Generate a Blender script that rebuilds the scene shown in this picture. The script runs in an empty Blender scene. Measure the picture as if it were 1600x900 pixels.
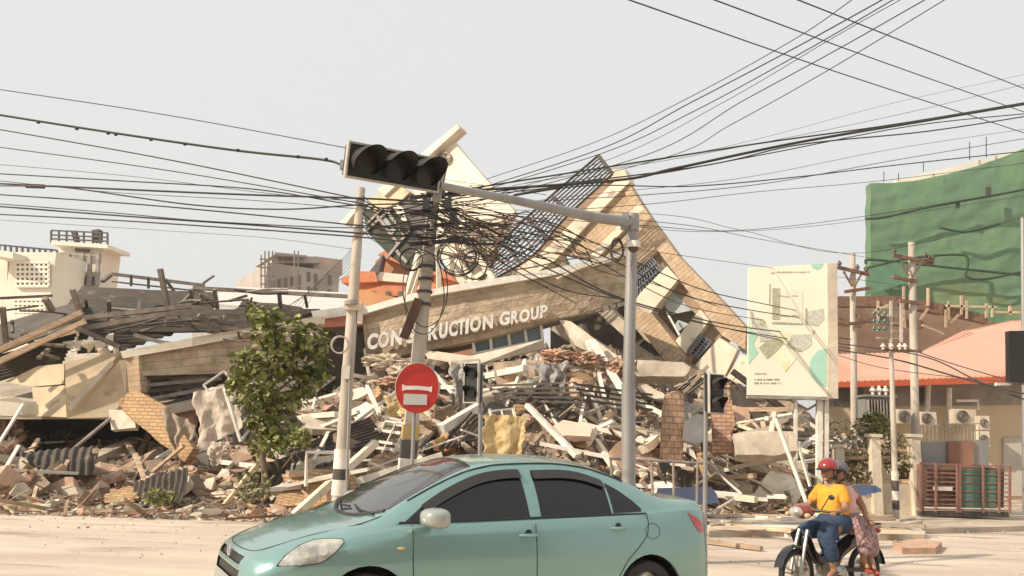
import bpy, bmesh, math, random
from mathutils import Vector, Matrix, noise
random.seed(7)
C = bpy.context.scene.collection
scene = bpy.context.scene
R = math.radians
# ------------------------------------------------------------------ camera, sky, sun, exposure
F_PX, H_CAM, PITCH, ROLL = 1300.0, 1.6, 0.18, 0.035
cam_data = bpy.data.cameras.new('camera')
cam = bpy.data.objects.new('camera', cam_data)
C.objects.link(cam)
cam_data.sensor_width = 36.0
cam_data.lens = F_PX / 1600.0 * 36.0
cam_data.clip_start = 0.1
cam_data.clip_end = 2000
CAMROT = Matrix.Rotation(R(90) + PITCH, 3, 'X') @ Matrix.Rotation(ROLL, 3, 'Z')
cam.matrix_world = Matrix.Translation((0, 0, H_CAM)) @ CAMROT.to_4x4()
scene.camera = cam

SUN_DIR = Vector((-0.86, -0.36, 0.66)).normalized()      # towards the sun
world = bpy.data.worlds.new('World')
scene.world = world
world.use_nodes = True
nt = world.node_tree
nt.nodes.clear()
wo = nt.nodes.new('ShaderNodeOutputWorld')
bg = nt.nodes.new('ShaderNodeBackground')
sky = nt.nodes.new('ShaderNodeTexSky')
sky.sky_type = 'NISHITA'
sky.sun_disc = False
sky.sun_elevation = math.asin(SUN_DIR.z)
sky.sun_rotation = math.atan2(SUN_DIR.x, SUN_DIR.y)
sky.dust_density = 6.0
sky.air_density = 1.5
sky.ozone_density = 1.0
hz = nt.nodes.new('ShaderNodeMix'); hz.data_type = 'RGBA'
hz.inputs[0].default_value = 0.86                        # thick dry-season haze evens the sky out
hz.inputs[7].default_value = (8.35, 8.38, 8.22, 1)
nt.links.new(sky.outputs[0], hz.inputs[6])
nt.links.new(hz.outputs[2], bg.inputs[0])
bg.inputs[1].default_value = 0.1
nt.links.new(bg.outputs[0], wo.inputs[0])
sun_data = bpy.data.lights.new('sun', 'SUN')
sun_data.energy = 5.0
sun_data.angle = R(0.8)
sun_data.color = (1.0, 0.87, 0.70)
sun = bpy.data.objects.new('sun', sun_data)
C.objects.link(sun)
sun.rotation_euler = SUN_DIR.to_track_quat('Z', 'Y').to_euler()
scene.view_settings.view_transform = 'Standard'
scene.view_settings.look = 'None'
scene.view_settings.exposure = 0.10
scene.view_settings.gamma = 1
scene.view_settings.use_curve_mapping = False

# ------------------------------------------------------------------ from a pixel of the photo to a point in the place
def ray(px, py):
    return CAMROT @ Vector(((px - 800) / F_PX, -(py - 450) / F_PX, -1.0))
CAM = Vector((0, 0, H_CAM))
def P(px, py, Y):
    d = ray(px, py)
    return CAM + d * (Y / d.y)
def G(px, py, z=0.0):
    d = ray(px, py)
    return CAM + d * ((z - H_CAM) / d.z)
def W(px, Y, px_len):
    return px_len / F_PX * Y
class Plane:
    """a wall plane through pixel (px,py) at depth Y, facing n"""
    def __init__(s, px, py, Y, n):
        s.o = P(px, py, Y); s.n = Vector(n).normalized()
    def at(s, px, py, off=0.0):
        d = ray(px, py); o = s.o + s.n * off
        return CAM + d * ((o - CAM).dot(s.n) / d.dot(s.n))

# ------------------------------------------------------------------ materials
MATS = {}
def mat(name, c1, c2=None, rough=0.85, scale=2.0, bump=0.25, bscale=None, metal=0.0, rnd=0.0, coat=0.0,
        brick=None, detail=6, streak=None, spec=0.5, cover=None, island=0.0):
    if name in MATS: return MATS[name]
    m = bpy.data.materials.new(name); m.use_nodes = True
    n, l = m.node_tree.nodes, m.node_tree.links
    b = n['Principled BSDF']
    b.inputs['Roughness'].default_value = rough
    b.inputs['Metallic'].default_value = metal
    b.inputs['Specular IOR Level'].default_value = spec
    if coat: b.inputs['Coat Weight'].default_value = coat; b.inputs['Coat Roughness'].default_value = 0.06
    c2 = c2 or tuple(x * 0.72 for x in c1)
    tc = n.new('ShaderNodeTexCoord')
    mp = n.new('ShaderNodeMapping')
    oi = n.new('ShaderNodeObjectInfo')
    l.new(tc.outputs['Object'], mp.inputs[0])
    va = n.new('ShaderNodeVectorMath'); va.operation = 'SCALE'; va.inputs[0].default_value = (17, 31, 23)
    l.new(oi.outputs['Random'], va.inputs['Scale']); l.new(va.outputs[0], mp.inputs['Location'])
    if streak: mp.inputs['Scale'].default_value = streak
    nz = n.new('ShaderNodeTexNoise'); nz.inputs['Scale'].default_value = scale; nz.inputs['Detail'].default_value = detail
    nz.inputs['Roughness'].default_value = 0.62
    l.new(mp.outputs[0], nz.inputs['Vector'])
    cr = n.new('ShaderNodeValToRGB')
    cr.color_ramp.elements[0].position = 0.36; cr.color_ramp.elements[0].color = (*c2, 1)
    cr.color_ramp.elements[1].position = 0.62; cr.color_ramp.elements[1].color = (*c1, 1)
    l.new(nz.outputs['Fac'], cr.inputs[0])
    col = cr.outputs[0]; hgt = None
    if brick:                                             # (width, height, mortar, mortar colour, contrast)
        bt = n.new('ShaderNodeTexBrick'); l.new(tc.outputs['UV'], bt.inputs['Vector'])
        bt.inputs['Scale'].default_value = 1.0
        bt.inputs['Brick Width'].default_value = brick[0]; bt.inputs['Row Height'].default_value = brick[1]
        bt.inputs['Mortar Size'].default_value = brick[2]; bt.inputs['Mortar Smooth'].default_value = 0.3
        bt.inputs['Color1'].default_value = (1, 1, 1, 1); k = brick[4]
        bt.inputs['Color2'].default_value = (k, k * .97, k * .92, 1); bt.inputs['Mortar'].default_value = (*brick[3], 1)
        mx = n.new('ShaderNodeMix'); mx.data_type = 'RGBA'; mx.blend_type = 'MULTIPLY'; mx.inputs[0].default_value = 1
        l.new(col, mx.inputs[6]); l.new(bt.outputs['Color'], mx.inputs[7]); col = mx.outputs[2]; hgt = bt.outputs['Fac']
    if rnd:
        hs = n.new('ShaderNodeHueSaturation')
        mr = n.new('ShaderNodeMapRange'); mr.inputs[3].default_value = 1 - rnd; mr.inputs[4].default_value = 1 + rnd
        l.new(oi.outputs['Random'], mr.inputs[0]); l.new(mr.outputs[0], hs.inputs['Value'])
        l.new(col, hs.inputs['Color']); col = hs.outputs[0]
    if island:                                            # every loose piece in the mesh gets its own tone
        ge = n.new('ShaderNodeNewGeometry'); h2 = n.new('ShaderNodeHueSaturation'); m3 = n.new('ShaderNodeMapRange'); m3.inputs[3].default_value = 1 - island; m3.inputs[4].default_value = 1 + island * .8
        l.new(ge.outputs['Random Per Island'], m3.inputs[0]); l.new(m3.outputs[0], h2.inputs['Value']); m4 = n.new('ShaderNodeMapRange'); m4.inputs[3].default_value = .5 - island * .045; m4.inputs[4].default_value = .5 + island * .03
        fr_ = n.new('ShaderNodeMath'); fr_.operation = 'FRACT'; mu = n.new('ShaderNodeMath'); mu.operation = 'MULTIPLY'; mu.inputs[1].default_value = 7.13
        l.new(ge.outputs['Random Per Island'], mu.inputs[0]); l.new(mu.outputs[0], fr_.inputs[0]); l.new(fr_.outputs[0], m4.inputs[0]); l.new(m4.outputs[0], h2.inputs['Hue']); l.new(col, h2.inputs['Color']); col = h2.outputs[0]
    if cover:                                             # (colour, scale, threshold) blotches of dust, rust or peeling
        n2 = n.new('ShaderNodeTexNoise'); n2.inputs['Scale'].default_value = cover[1]; n2.inputs['Detail'].default_value = 8
        l.new(mp.outputs[0], n2.inputs['Vector'])
        r2 = n.new('ShaderNodeValToRGB'); r2.color_ramp.elements[0].position = cover[2]; r2.color_ramp.elements[1].position = cover[2] + 0.09
        l.new(n2.outputs['Fac'], r2.inputs[0])
        m2 = n.new('ShaderNodeMix'); m2.data_type = 'RGBA'; l.new(r2.outputs[0], m2.inputs[0]); l.new(col, m2.inputs[6])
        m2.inputs[7].default_value = (*cover[0], 1); col = m2.outputs[2]
    l.new(col, b.inputs['Base Color'])
    if bump:
        bn = n.new('ShaderNodeTexNoise'); bn.inputs['Scale'].default_value = bscale or scale * 7; bn.inputs['Detail'].default_value = 5
        l.new(mp.outputs[0], bn.inputs['Vector'])
        bp = n.new('ShaderNodeBump'); bp.inputs['Strength'].default_value = bump; bp.inputs['Distance'].default_value = 0.03
        l.new(bn.outputs['Fac'], bp.inputs['Height']); last = bp
        if hgt is not None:
            b2 = n.new('ShaderNodeBump'); b2.invert = True; b2.inputs['Strength'].default_value = 0.8; b2.inputs['Distance'].default_value = 0.02
            l.new(hgt, b2.inputs['Height']); l.new(bp.outputs[0], b2.inputs['Normal']); last = b2
        l.new(last.outputs[0], b.inputs['Normal'])
    MATS[name] = m
    return m

concrete = mat('grey_concrete', (.50, .43, .34), (.33, .28, .22), scale=1.6, bump=.5, rnd=.25)
pale_concrete = mat('pale_concrete', (.66, .58, .46), (.48, .41, .32), scale=1.3, bump=.4, rnd=.15)
cream = mat('cream_paint', (.80, .72, .58), (.62, .54, .42), scale=.9, bump=.15, cover=((.42, .36, .29), 2.2, .62))
white_paint = mat('white_paint', (.80, .76, .68), (.62, .57, .49), scale=2.5, bump=.1, rough=.6, rnd=.1)
plaster = mat('yellowed_plaster', (.64, .52, .35), (.48, .385, .26), scale=1.4, bump=.3, cover=((.38, .29, .20), 1.8, .6))
dirt = mat('dusty_rubble_ground', (.34, .26, .19), (.16, .12, .09), scale=2.2, bump=1.0, bscale=9)
brown = mat('brown_debris', (.33, .24, .17), (.19, .14, .10), scale=3, bump=.6, rnd=.35)
brick_red = mat('broken_brick', (.50, .31, .21), (.37, .24, .17), scale=6, bump=.6, rnd=.3, cover=((.52, .42, .33), 5, .55))
wood = mat('weathered_wood', (.60, .47, .31), (.38, .28, .18), scale=3, bump=.3, rnd=.25, island=.35, streak=(1, 1, 6))
dark_sheet = mat('dark_metal_sheet', (.085, .066, .050), (.045, .036, .028), scale=1.5, bump=.15, rough=.7, streak=(1, 1, 1), cover=((.20, .155, .115), 2, .60))
grey_sheet = mat('grey_metal_sheet', (.40, .38, .35), (.27, .25, .23), scale=1.5, bump=.1, rough=.5, metal=.4, cover=((.30, .22, .16), 3, .62))
dark_steel = mat('dark_painted_steel', (.07, .055, .05), (.04, .035, .03), rough=.6, scale=5, bump=.1)
rafter_m = mat('weathered_roof_steel', (.23, .19, .15), (.13, .105, .085), rough=.75, scale=4, bump=.15, rnd=.3)
grey_steel = mat('grey_steel', (.34, .30, .26), (.20, .17, .15), rough=.65, scale=4, bump=.1, metal=.1, rnd=.2)
rust = mat('rusty_steel', (.25, .14, .09), (.13, .08, .06), rough=.8, scale=5, bump=.3)
black = mat('black_plastic', (.022, .02, .018), (.014, .013, .012), rough=.5, scale=8, bump=.05)
rubber = mat('black_rubber', (.02, .02, .02), (.035, .033, .03), rough=.8, scale=12, bump=.1)
cable_m = mat('black_cable', (.025, .022, .02), (.04, .035, .03), rough=.6, bump=0)
pole_m = mat('old_concrete_pole', (.56, .50, .42), (.40, .35, .29), scale=2.2, bump=.4, streak=(1, 1, .25), cover=((.30, .26, .22), 1.5, .64))
galv = mat('galvanised_pole', (.33, .32, .31), (.26, .25, .24), rough=.45, scale=2, bump=.05, metal=.35, streak=(1, 1, .3))
stone = mat('stone_cladding', (.58, .46, .33), (.40, .31, .22), scale=2.4, streak=(1, 1, 1.4), bump=1.0, bscale=10, brick=(.72, .20, .010, (.78, .70, .62), .70))
brickwork = mat('pale_brickwork', (.62, .47, .32), (.48, .35, .24), scale=2.5, bump=.5, bscale=20, brick=(.42, .14, .008, (.74, .68, .62), .84))
glass_dark = mat('dark_glass', (.02, .022, .025), (.015, .016, .02), rough=.05, bump=0, spec=.7)
glass_blue = mat('blue_glass', (.10, .14, .17), (.16, .20, .22), rough=.12, bump=0, scale=1, spec=.6)
shadow_in = mat('dim_interior', (.10, .085, .07), (.06, .05, .04), bump=.3)  # indoor shade put into one dark wall colour

# ------------------------------------------------------------------ objects
def thing(name, label, cat, loc=(0, 0, 0), group=None, rz=0.0):
    o = bpy.data.objects.new(name, None); C.objects.link(o)
    o.location = loc; o.rotation_euler = (0, 0, rz); o.empty_display_size = .2
    o['label'] = label; o['category'] = cat; o['kind'] = 'thing'
    if group: o['group'] = group
    return o
def offset(o):
    v = Vector((0, 0, 0))
    while o is not None: v = v + o.location; o = o.parent
    return v
class MB:
    def __init__(s): s.v = []; s.f = []; s.m = []
    def add(s, vs, fs, mi=0):
        k = len(s.v); s.v += [Vector(v) for v in vs]
        s.f += [tuple(i + k for i in f) for f in fs]; s.m += [mi] * len(fs); return s
    def box(s, c, size, rot=None, mi=0):
        c = Vector(c); a, b, d = size[0] / 2, size[1] / 2, size[2] / 2
        vs = [Vector((x, y, z)) for x in (-a, a) for y in (-b, b) for z in (-d, d)]
        if rot is not None: vs = [rot @ v for v in vs]
        return s.add([v + c for v in vs], [(0, 1, 3, 2), (4, 6, 7, 5), (0, 4, 5, 1), (2, 3, 7, 6), (0, 2, 6, 4), (1, 5, 7, 3)], mi)
    def beam(s, p0, p1, w, h=None, up=(0, 0, 1), mi=0, taper=1.0):
        p0, p1 = Vector(p0), Vector(p1); h = h or w
        d = (p1 - p0).normalized(); up = Vector(up)
        if abs(d.dot(up)) > .97: up = Vector((0, 1, 0))
        a = d.cross(up).normalized() * (w / 2); b = a.cross(d).normalized() * (h / 2)
        vs = [p0 - a - b, p0 + a - b, p0 + a + b, p0 - a + b, p1 - (a + b) * taper, p1 + (a - b) * taper, p1 + (a + b) * taper, p1 - (a - b) * taper]
        return s.add(vs, [(0, 1, 2, 3), (7, 6, 5, 4), (0, 4, 5, 1), (1, 5, 6, 2), (2, 6, 7, 3), (3, 7, 4, 0)], mi)
    def tube(s, pts, r, n=8, mi=0, caps=True):
        pts = [Vector(p) for p in pts]; rs = r if isinstance(r, (list, tuple)) else [r] * len(pts)
        k = len(s.v); last = None
        for i, p in enumerate(pts):
            d = (pts[min(i + 1, len(pts) - 1)] - pts[max(i - 1, 0)])
            d = d.normalized() if d.length > 1e-9 else Vector((0, 0, 1))
            if last is None: a = d.cross(Vector((0, 0, 1)) if abs(d.z) < .9 else Vector((1, 0, 0))).normalized()
            else: a = (last - d * last.dot(d)).normalized()
            last = a; b = d.cross(a)
            for j in range(n):
                t = 2 * math.pi * j / n
                s.v.append(p + (a * math.cos(t) + b * math.sin(t)) * rs[i])
        for i in range(len(pts) - 1):
            for j in range(n):
                s.f.append((k + i * n + j, k + i * n + (j + 1) % n, k + (i + 1) * n + (j + 1) % n, k + (i + 1) * n + j)); s.m.append(mi)
        if caps:
            s.f.append(tuple(k + j for j in range(n))[::-1]); s.f.append(tuple(k + (len(pts) - 1) * n + j for j in range(n))); s.m += [mi, mi]
        return s
    def prism(s, poly, vec, mi=0):
        poly = [Vector(p) for p in poly]; vec = Vector(vec); n = len(poly)
        fs = [tuple(range(n))[::-1], tuple(range(n, 2 * n))] + [(i, (i + 1) % n, n + (i + 1) % n, n + i) for i in range(n)]
        return s.add(poly + [p + vec for p in poly], fs, mi)
    def grid(s, fn, nu, nv, mi=0, thick=None):
        """fn(u,v)->point, u,v in 0..1; thick: vector for a second skin"""
        vs = [Vector(fn(i / nu, j / nv)) for j in range(nv + 1) for i in range(nu + 1)]
        q = lambda i, j: j * (nu + 1) + i
        fs = [(q(i, j), q(i + 1, j), q(i + 1, j + 1), q(i, j + 1)) for j in range(nv) for i in range(nu)]
        if thick is not None:
            t = Vector(thick); N = len(vs); vs += [v + t for v in vs]
            fs += [tuple(N + a for a in f[::-1]) for f in fs]
            rim = [q(i, 0) for i in range(nu + 1)] + [q(nu, j) for j in range(1, nv + 1)] + [q(i, nv) for i in range(nu - 1, -1, -1)] + [q(0, j) for j in range(nv - 1, 0, -1)]
            fs += [(rim[i], rim[i] + N, rim[(i + 1) % len(rim)] + N, rim[(i + 1) % len(rim)]) for i in range(len(rim))]
        return s.add(vs, fs, mi)
    def build(s, name, mats, parent=None, smooth=False, frame=None, local=False, bevel=0.0, label=None):
        if not isinstance(mats, (list, tuple)): mats = [mats]
        if parent is not None: off = Vector((0, 0, 0)) if local else offset(parent)
        elif local: off = Vector((0, 0, 0))
        else:
            n = len(s.v); off = Vector((sum(v.x for v in s.v) / n, sum(v.y for v in s.v) / n, min(v.z for v in s.v)))
        me = bpy.data.meshes.new(name)
        me.from_pydata([v - off for v in s.v], [], s.f)
        for m in mats: me.materials.append(m)
        me.polygons.foreach_set('material_index', s.m)
        bm = bmesh.new(); bm.from_mesh(me)
        bmesh.ops.recalc_face_normals(bm, faces=bm.faces)
        if bevel: bmesh.ops.bevel(bm, geom=[e for e in bm.edges if e.calc_face_angle(0) > .5], offset=bevel, segments=2, affect='EDGES', clamp_overlap=True)
        uvl = bm.loops.layers.uv.new('uv')
        for f in bm.faces:
            f.smooth = smooth
            if frame: fu, fv = frame
            else:
                nn = f.normal
                if abs(nn.z) > .8: fu, fv = Vector((1, 0, 0)), Vector((0, 1, 0))
                else: fv = Vector((0, 0, 1)); fu = fv.cross(nn).normalized()
            for lp in f.loops: lp[uvl].uv = ((lp.vert.co + off).dot(fu), (lp.vert.co + off).dot(fv))
        bm.to_mesh(me); bm.free()
        if smooth and hasattr(me, 'set_sharp_from_angle'): me.set_sharp_from_angle(angle=R(40))
        o = bpy.data.objects.new(name, me); C.objects.link(o)
        if parent is not None: o.parent = parent
        else: o.location = off
        if label: o['label'] = label
        return o
def solo(mb, name, label, cat, mats, group=None, **k):
    o = mb.build(name, mats, **k); o['label'] = label; o['category'] = cat; o['kind'] = 'thing'
    if group: o['group'] = group
    return o
def kind(o, k): o['kind'] = k; return o
def copy_tree(o, parent=None):
    c = o.copy(); C.objects.link(c)
    if parent is not None: c.parent = parent
    for ch in [x for x in C.objects if x.parent == o]: copy_tree(ch, c)
    return c
def fbm(x, y, z=0.0, o=4): return noise.fractal(Vector((x, y, z)), 1.0, 2.0, o)
def lerp_table(t, x):
    if x <= t[0][0]: return t[0][1]
    for (a, b), (c, d) in zip(t, t[1:]):
        if x <= c: return b + (d - b) * (x - a) / (c - a)
    return t[-1][1]
def spline(pts, n=8):
    pts = [Vector(p) for p in pts]
    if len(pts) < 3: return pts
    q = [2 * pts[0] - pts[1]] + pts + [2 * pts[-1] - pts[-2]]; out = []
    for i in range(1, len(q) - 2):
        for k in range(n):
            t = k / n; a, b, c, d = q[i - 1], q[i], q[i + 1], q[i + 2]
            out.append(.5 * ((2 * b) + (c - a) * t + (2 * a - 5 * b + 4 * c - d) * t * t + (3 * b - a - 3 * c + d) * t ** 3))
    return out + [pts[-1]]

# ------------------------------------------------------------------ ground
ground_m = mat('dusty_road', (.62, .52, .42), (.44, .36, .285), scale=.5, bump=.5, bscale=14, detail=12, streak=(.45, 1.6, 1), cover=((.34, .27, .21), 1.3, .57))
gm = MB()
gm.grid(lambda u, v: (-400 + 800 * u, -60 + 860 * v, 0), 4, 4)
kind(gm.build('ground', ground_m, local=True), 'structure')

pv = MB(); pv.prism([G(1108, 840), G(1400, 836), G(1660, 828), G(1700, 760), G(1380, 762), G(1108, 778)], (0, 0, .11))
kind(pv.build('pavement', mat('dusty_pavement', (.56, .47, .37), (.40, .33, .26), scale=1.2, bump=.6, bscale=8, cover=((.30, .24, .19), 1.7, .58)), local=True), 'structure')
# ------------------------------------------------------------------ the rubble mound (height field), and where a pixel's ray meets it
TOP_PX = [(-400, 690), (0, 672), (200, 700), (330, 690), (420, 650), (500, 605), (560, 585), (700, 575), (800, 560), (880, 555), (960, 560), (1060, 590), (1150, 610),
          (1220, 640), (1290, 690), (1340, 745)]
YF = [(-400, 15.5), (0, 16.2), (300, 16.4), (600, 16.6), (900, 17.5), (1100, 19.0), (1300, 21.0), (1450, 22)]
YB = 26.5
HT = []
for px, py in TOP_PX: HT.append((px, max(0.0, P(px, py, YB).z)))
HT.append((1420, 0.0))
def col_px(x, Y): return 800 + F_PX * x / Y * 1.0 - 14
def mound(x, Y):
    u = col_px(x, Y); yf = lerp_table(YF, u); h = lerp_table(HT, u)
    s = (Y - yf) / (YB - yf)
    if s <= 0: return -0.1 + .05 * s
    k = min(s, 1.0)
    base = h * (k ** 0.85)
    amp = min(1, s * 5) * (.25 + .16 * h) * (1 if u < 1400 else .1)
    z = base + amp * (fbm(x * .55, Y * .55) * .8 + fbm(x * 1.6 + 9, Y * 1.6) * .4 + abs(fbm(x * 3.1, Y * 3.1, 4)) * .28)
    if s > 1.25: z = z * max(0, 1 - (s - 1.25) * .6)
    return z
def S(px, py, lift=0.0):
    """where the sight line through a pixel lands on the mound or the ground"""
    d = ray(px, py); d = d / d.y; Y = 14.5
    while Y < 34:
        p = CAM + d * Y
        if p.z <= max(0.0, mound(p.x, p.y)):
            return p + Vector((0, -lift, lift * .4))
        Y += .06
    return CAM + d * 26.0
mm = MB()
def mfn(u, v):
    Y = 15.6 + 16 * v; x = (-22 + 38 * u) * Y / 24
    return (x, Y, mound(x, Y))
mm.grid(mfn, 300, 170)
o = kind(mm.build('rubble_mound', dirt, smooth=False, local=True), 'stuff'); o['label'] = 'dusty brown mound of crushed rubble under the collapsed building'; o['category'] = 'rubble'

# ------------------------------------------------------------------ loose rubble
def hull_piece(rx, ry, rz, n=11, rng=random):
    bm = bmesh.new()
    for i in range(n):
        v = Vector((rng.uniform(-1, 1), rng.uniform(-1, 1), rng.uniform(-1, 1)))
        m = max(abs(v.x), abs(v.y), abs(v.z)); v = v / m * rng.uniform(.75, 1)
        bm.verts.new((v.x * rx, v.y * ry, v.z * rz))
    r = bmesh.ops.convex_hull(bm, input=bm.verts)
    bmesh.ops.delete(bm, geom=[v for v in bm.verts if not v.link_faces], context='VERTS')
    bm.verts.index_update(); vs = [v.co.copy() for v in bm.verts]; fs = [tuple(v.index for v in f.verts) for f in bm.faces]
    bm.free(); return vs, fs
TEMPL = [hull_piece(1, random.uniform(.5, .95), random.uniform(.3, .7), random.randint(7, 11)) for _ in range(24)]
def rrot(tilt=.6, rng=random):
    return (Matrix.Rotation(rng.uniform(0, 6.28), 3, 'Z') @ Matrix.Rotation(rng.gauss(0, tilt), 3, 'X') @ Matrix.Rotation(rng.gauss(0, tilt), 3, 'Y'))
def scatter(count, smin, smax, sticks=0.0, flat=1.0, where=None, seed=1):
    rng = random.Random(seed); mb = MB(); k = 0
    while k < count:
        if where: x, Y = where(rng)
        else:
            px = rng.uniform(-60, 1360); yf = lerp_table(YF, px); Y = yf - 1.1 + (YB + .5 - yf) * rng.random() ** 1.25
            x = (px - 786) / F_PX * Y
        z = max(0, mound(x, Y))
        s = smin * (smax / smin) ** (rng.random() ** 1.7)
        if z <= 0.01: s *= .55
        k += 1
        if rng.random() < sticks:
            L = rng.uniform(.3, 1.3); q = rrot(.35, rng); d = q @ Vector((L / 2, 0, 0)); c = Vector((x, Y, z + .06 + abs(d.z) * .6)); w = rng.uniform(.012, .05)
            mb.beam(c - d, c + d, w, w * rng.uniform(.5, 1.6)); continue
        vs, fs = rng.choice(TEMPL); q = rrot(.5, rng) @ Matrix.Diagonal((s, s, s * flat))
        c = Vector((x, Y, z + s * .15))
        mb.add([q @ v + c for v in vs], fs)
    return mb
def stuffobj(mb, name, m, label, cat='rubble'):
    o = kind(mb.build(name, m, local=True), 'stuff'); o['label'] = label; o['category'] = cat; return o
stuffobj(scatter(9000, .025, .16, seed=1), 'concrete_rubble', mat('rubble_concrete', (.60, .51, .40), (.40, .33, .25), scale=1.2, bump=.4, bscale=8, island=.45), 'pale crushed concrete crumbs spread over the whole mound')
stuffobj(scatter(4200, .03, .16, seed=2), 'brick_rubble', mat('rubble_brick', (.50, .31, .21), (.38, .25, .18), scale=2, bump=.4, bscale=8, island=.45), 'reddish crushed brick crumbs spread over the whole mound')
stuffobj(scatter(2600, .03, .14, seed=3), 'dark_rubble', mat('rubble_dark', (.20, .16, .13), (.11, .09, .08), scale=2, bump=.4, bscale=8, island=.5), 'dark crumbs of debris spread over the whole mound')
stuffobj(scatter(420, .05, .1, sticks=1.0, seed=4), 'splintered_sticks', wood, 'pale splinters and lath sticks strewn over the mound')
stuffobj(scatter(320, .05, .1, sticks=1.0, seed=5), 'bent_rebar', rust, 'thin rusty reinforcing rods strewn over the mound')
def frontband(rng):
    px = rng.uniform(-60, 1560); Y = lerp_table(YF, px) + rng.gauss(-.1, .45)
    if px > 1100: Y = lerp_table(YF, px) + rng.uniform(-4.2, .3)
    return (px - 786) / F_PX * Y, Y
stuffobj(scatter(2600, .02, .12, flat=.6, where=frontband, seed=6), 'kerbside_gravel', pale_concrete, 'small pale gravel and grit along the foot of the mound')

def roadbits(rng):
    px = rng.uniform(-40, 1600); Y = rng.uniform(10.5, 17) if px < 1000 else rng.uniform(10, 21)
    if rng.random() < .6: Y = lerp_table(YF, px) - abs(rng.gauss(0, 1.1))
    return (px - 786) / F_PX * Y, Y
stuffobj(scatter(3000, .012, .07, flat=.7, where=roadbits, seed=8), 'road_grit', pale_concrete, 'scattered pale grit and small stones on the dusty road')
# ------------------------------------------------------------------ the collapsed building: the big tilted block
NF = Vector((-.50, -.84, -.05)).normalized()
PB = Plane(1000, 430, 27.5, NF)
def pl(mb, plane, pts, thick, off=0.0, mi=0):
    q = [plane.at(x, y, off) for x, y in pts]
    return mb.prism(q, -plane.n * thick, mi)
def bar(mb, plane, a, b, w, off=0.0, d=None, mi=0):
    return mb.beam(plane.at(*a, off), plane.at(*b, off), w, d or w, up=plane.n, mi=mi)
UB = (PB.at(975, 285) - PB.at(1160, 525)).normalized(); WB = UB.cross(NF).normalized()
FB = (WB, UB)
tb = thing('collapsed_building', 'big tilted block of the collapsed building, tan cladding and cream slabs toppled to the left', 'building', PB.at(1120, 690) * 1.0)
# outer clad wall along the right-hand edge
m = MB(); pl(m, PB, [(966, 279), (980, 283), (1010, 330), (1062, 402), (1128, 470), (1166, 512), (1164, 546), (1128, 524), (1080, 462), (1028, 392), (1000, 352)], .4, .06); m.build('clad_wall', brickwork, tb, frame=FB)
m = MB(); pl(m, PB, [(966, 286), (1004, 330), (931, 404), (861, 394), (852, 388)], .5, 0); m.build('clad_wall', brickwork, tb, frame=FB)
m = MB(); pl(m, PB, [(1004, 340), (1030, 392), (1008, 408), (985, 420), (978, 470), (900, 436), (935, 412)], .5, -.02); m.build('clad_wall', brickwork, tb, frame=FB)
m = MB(); pl(m, PB, [(988, 474), (1012, 482), (1072, 556), (1064, 586), (1050, 580), (990, 500)], .7, .1); m.build('clad_column', brickwork, tb, frame=FB)
# curved top slab with its cream edge
edge = [(752, 446), (800, 424), (845, 396), (862, 380), (905, 336), (945, 298), (968, 276)]
wdt = [(768, 458), (822, 436), (868, 406), (884, 388), (926, 342), (965, 302), (984, 284)]
m = MB()
for i in range(len(edge) - 1):
    q = [edge[i], edge[i + 1], wdt[i + 1], wdt[i]]
    pl(m, PB, q, .5, .16)
m.build('top_slab', cream, tb)
m = MB(); pl(m, PB, [(768, 440), (834, 400), (880, 346), (955, 275), (966, 280), (905, 338), (862, 382), (800, 426)], .3, .05); m.build('slab_side', mat('shaded_clad_side', (.34, .23, .15), (.25, .17, .11), bump=.4, scale=3), tb)  # shadowed side of the slab, its shade put into the brown colour
m = MB(); pl(m, PB, [(954, 264), (975, 264), (984, 284), (968, 280), (944, 282)], .5, .17); m.build('parapet_end', cream, tb)
m = MB(); pl(m, PB, [(997, 318), (1006, 326), (934, 402), (923, 398)], .3, .07); m.build('floor_slab', cream, tb)
m = MB(); pl(m, PB, [(1042, 416), (1060, 436), (1014, 492), (990, 474), (1000, 458)], .6, .10); m.build('floor_slab', cream, tb)
m = MB(); pl(m, PB, [(1094, 482), (1108, 500), (1071, 552), (1055, 533)], .6, .10); m.build('floor_slab', cream, tb)
m = MB(); pl(m, PB, [(1124, 528), (1152, 546), (1132, 588), (1085, 572), (1108, 545)], .4, .22); m.build('floor_slab', cream, tb)
m = MB(); pl(m, PB, [(1158, 553), (1172, 560), (1172, 600), (1150, 600), (1136, 588)], .4, .2); m.build('floor_slab', cream, tb)
# deep room walls seen through the openings
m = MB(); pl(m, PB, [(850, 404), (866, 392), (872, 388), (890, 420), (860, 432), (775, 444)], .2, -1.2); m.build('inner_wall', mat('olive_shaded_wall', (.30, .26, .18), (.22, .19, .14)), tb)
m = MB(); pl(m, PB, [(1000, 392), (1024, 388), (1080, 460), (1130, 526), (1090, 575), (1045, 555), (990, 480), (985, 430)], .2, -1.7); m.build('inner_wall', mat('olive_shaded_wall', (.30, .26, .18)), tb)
for q in ([(1023, 392), (1034, 404), (1044, 428), (1036, 436), (1015, 405)], [(1060, 440), (1092, 470), (1094, 484), (1086, 490), (1048, 452)], [(1108, 505), (1128, 526), (1112, 545), (1096, 524)]):
    m = MB(); pl(m, PB, q, 1.2, -.25); m.build('reveal', mat('tan_reveal', (.38, .28, .20)), tb)
for q in ([(1046, 452), (1084, 484), (1048, 492), (1036, 474)], [(1060, 500), (1076, 506), (1060, 518), (1052, 510)], [(1152, 540), (1168, 534), (1172, 556), (1160, 552)]):
    m = MB(); pl(m, PB, q, .03, -.3); m.build('window_pane', mat('pale_sky_glass', (.45, .50, .52), (.35, .40, .42), rough=.15, bump=0), tb)
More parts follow.
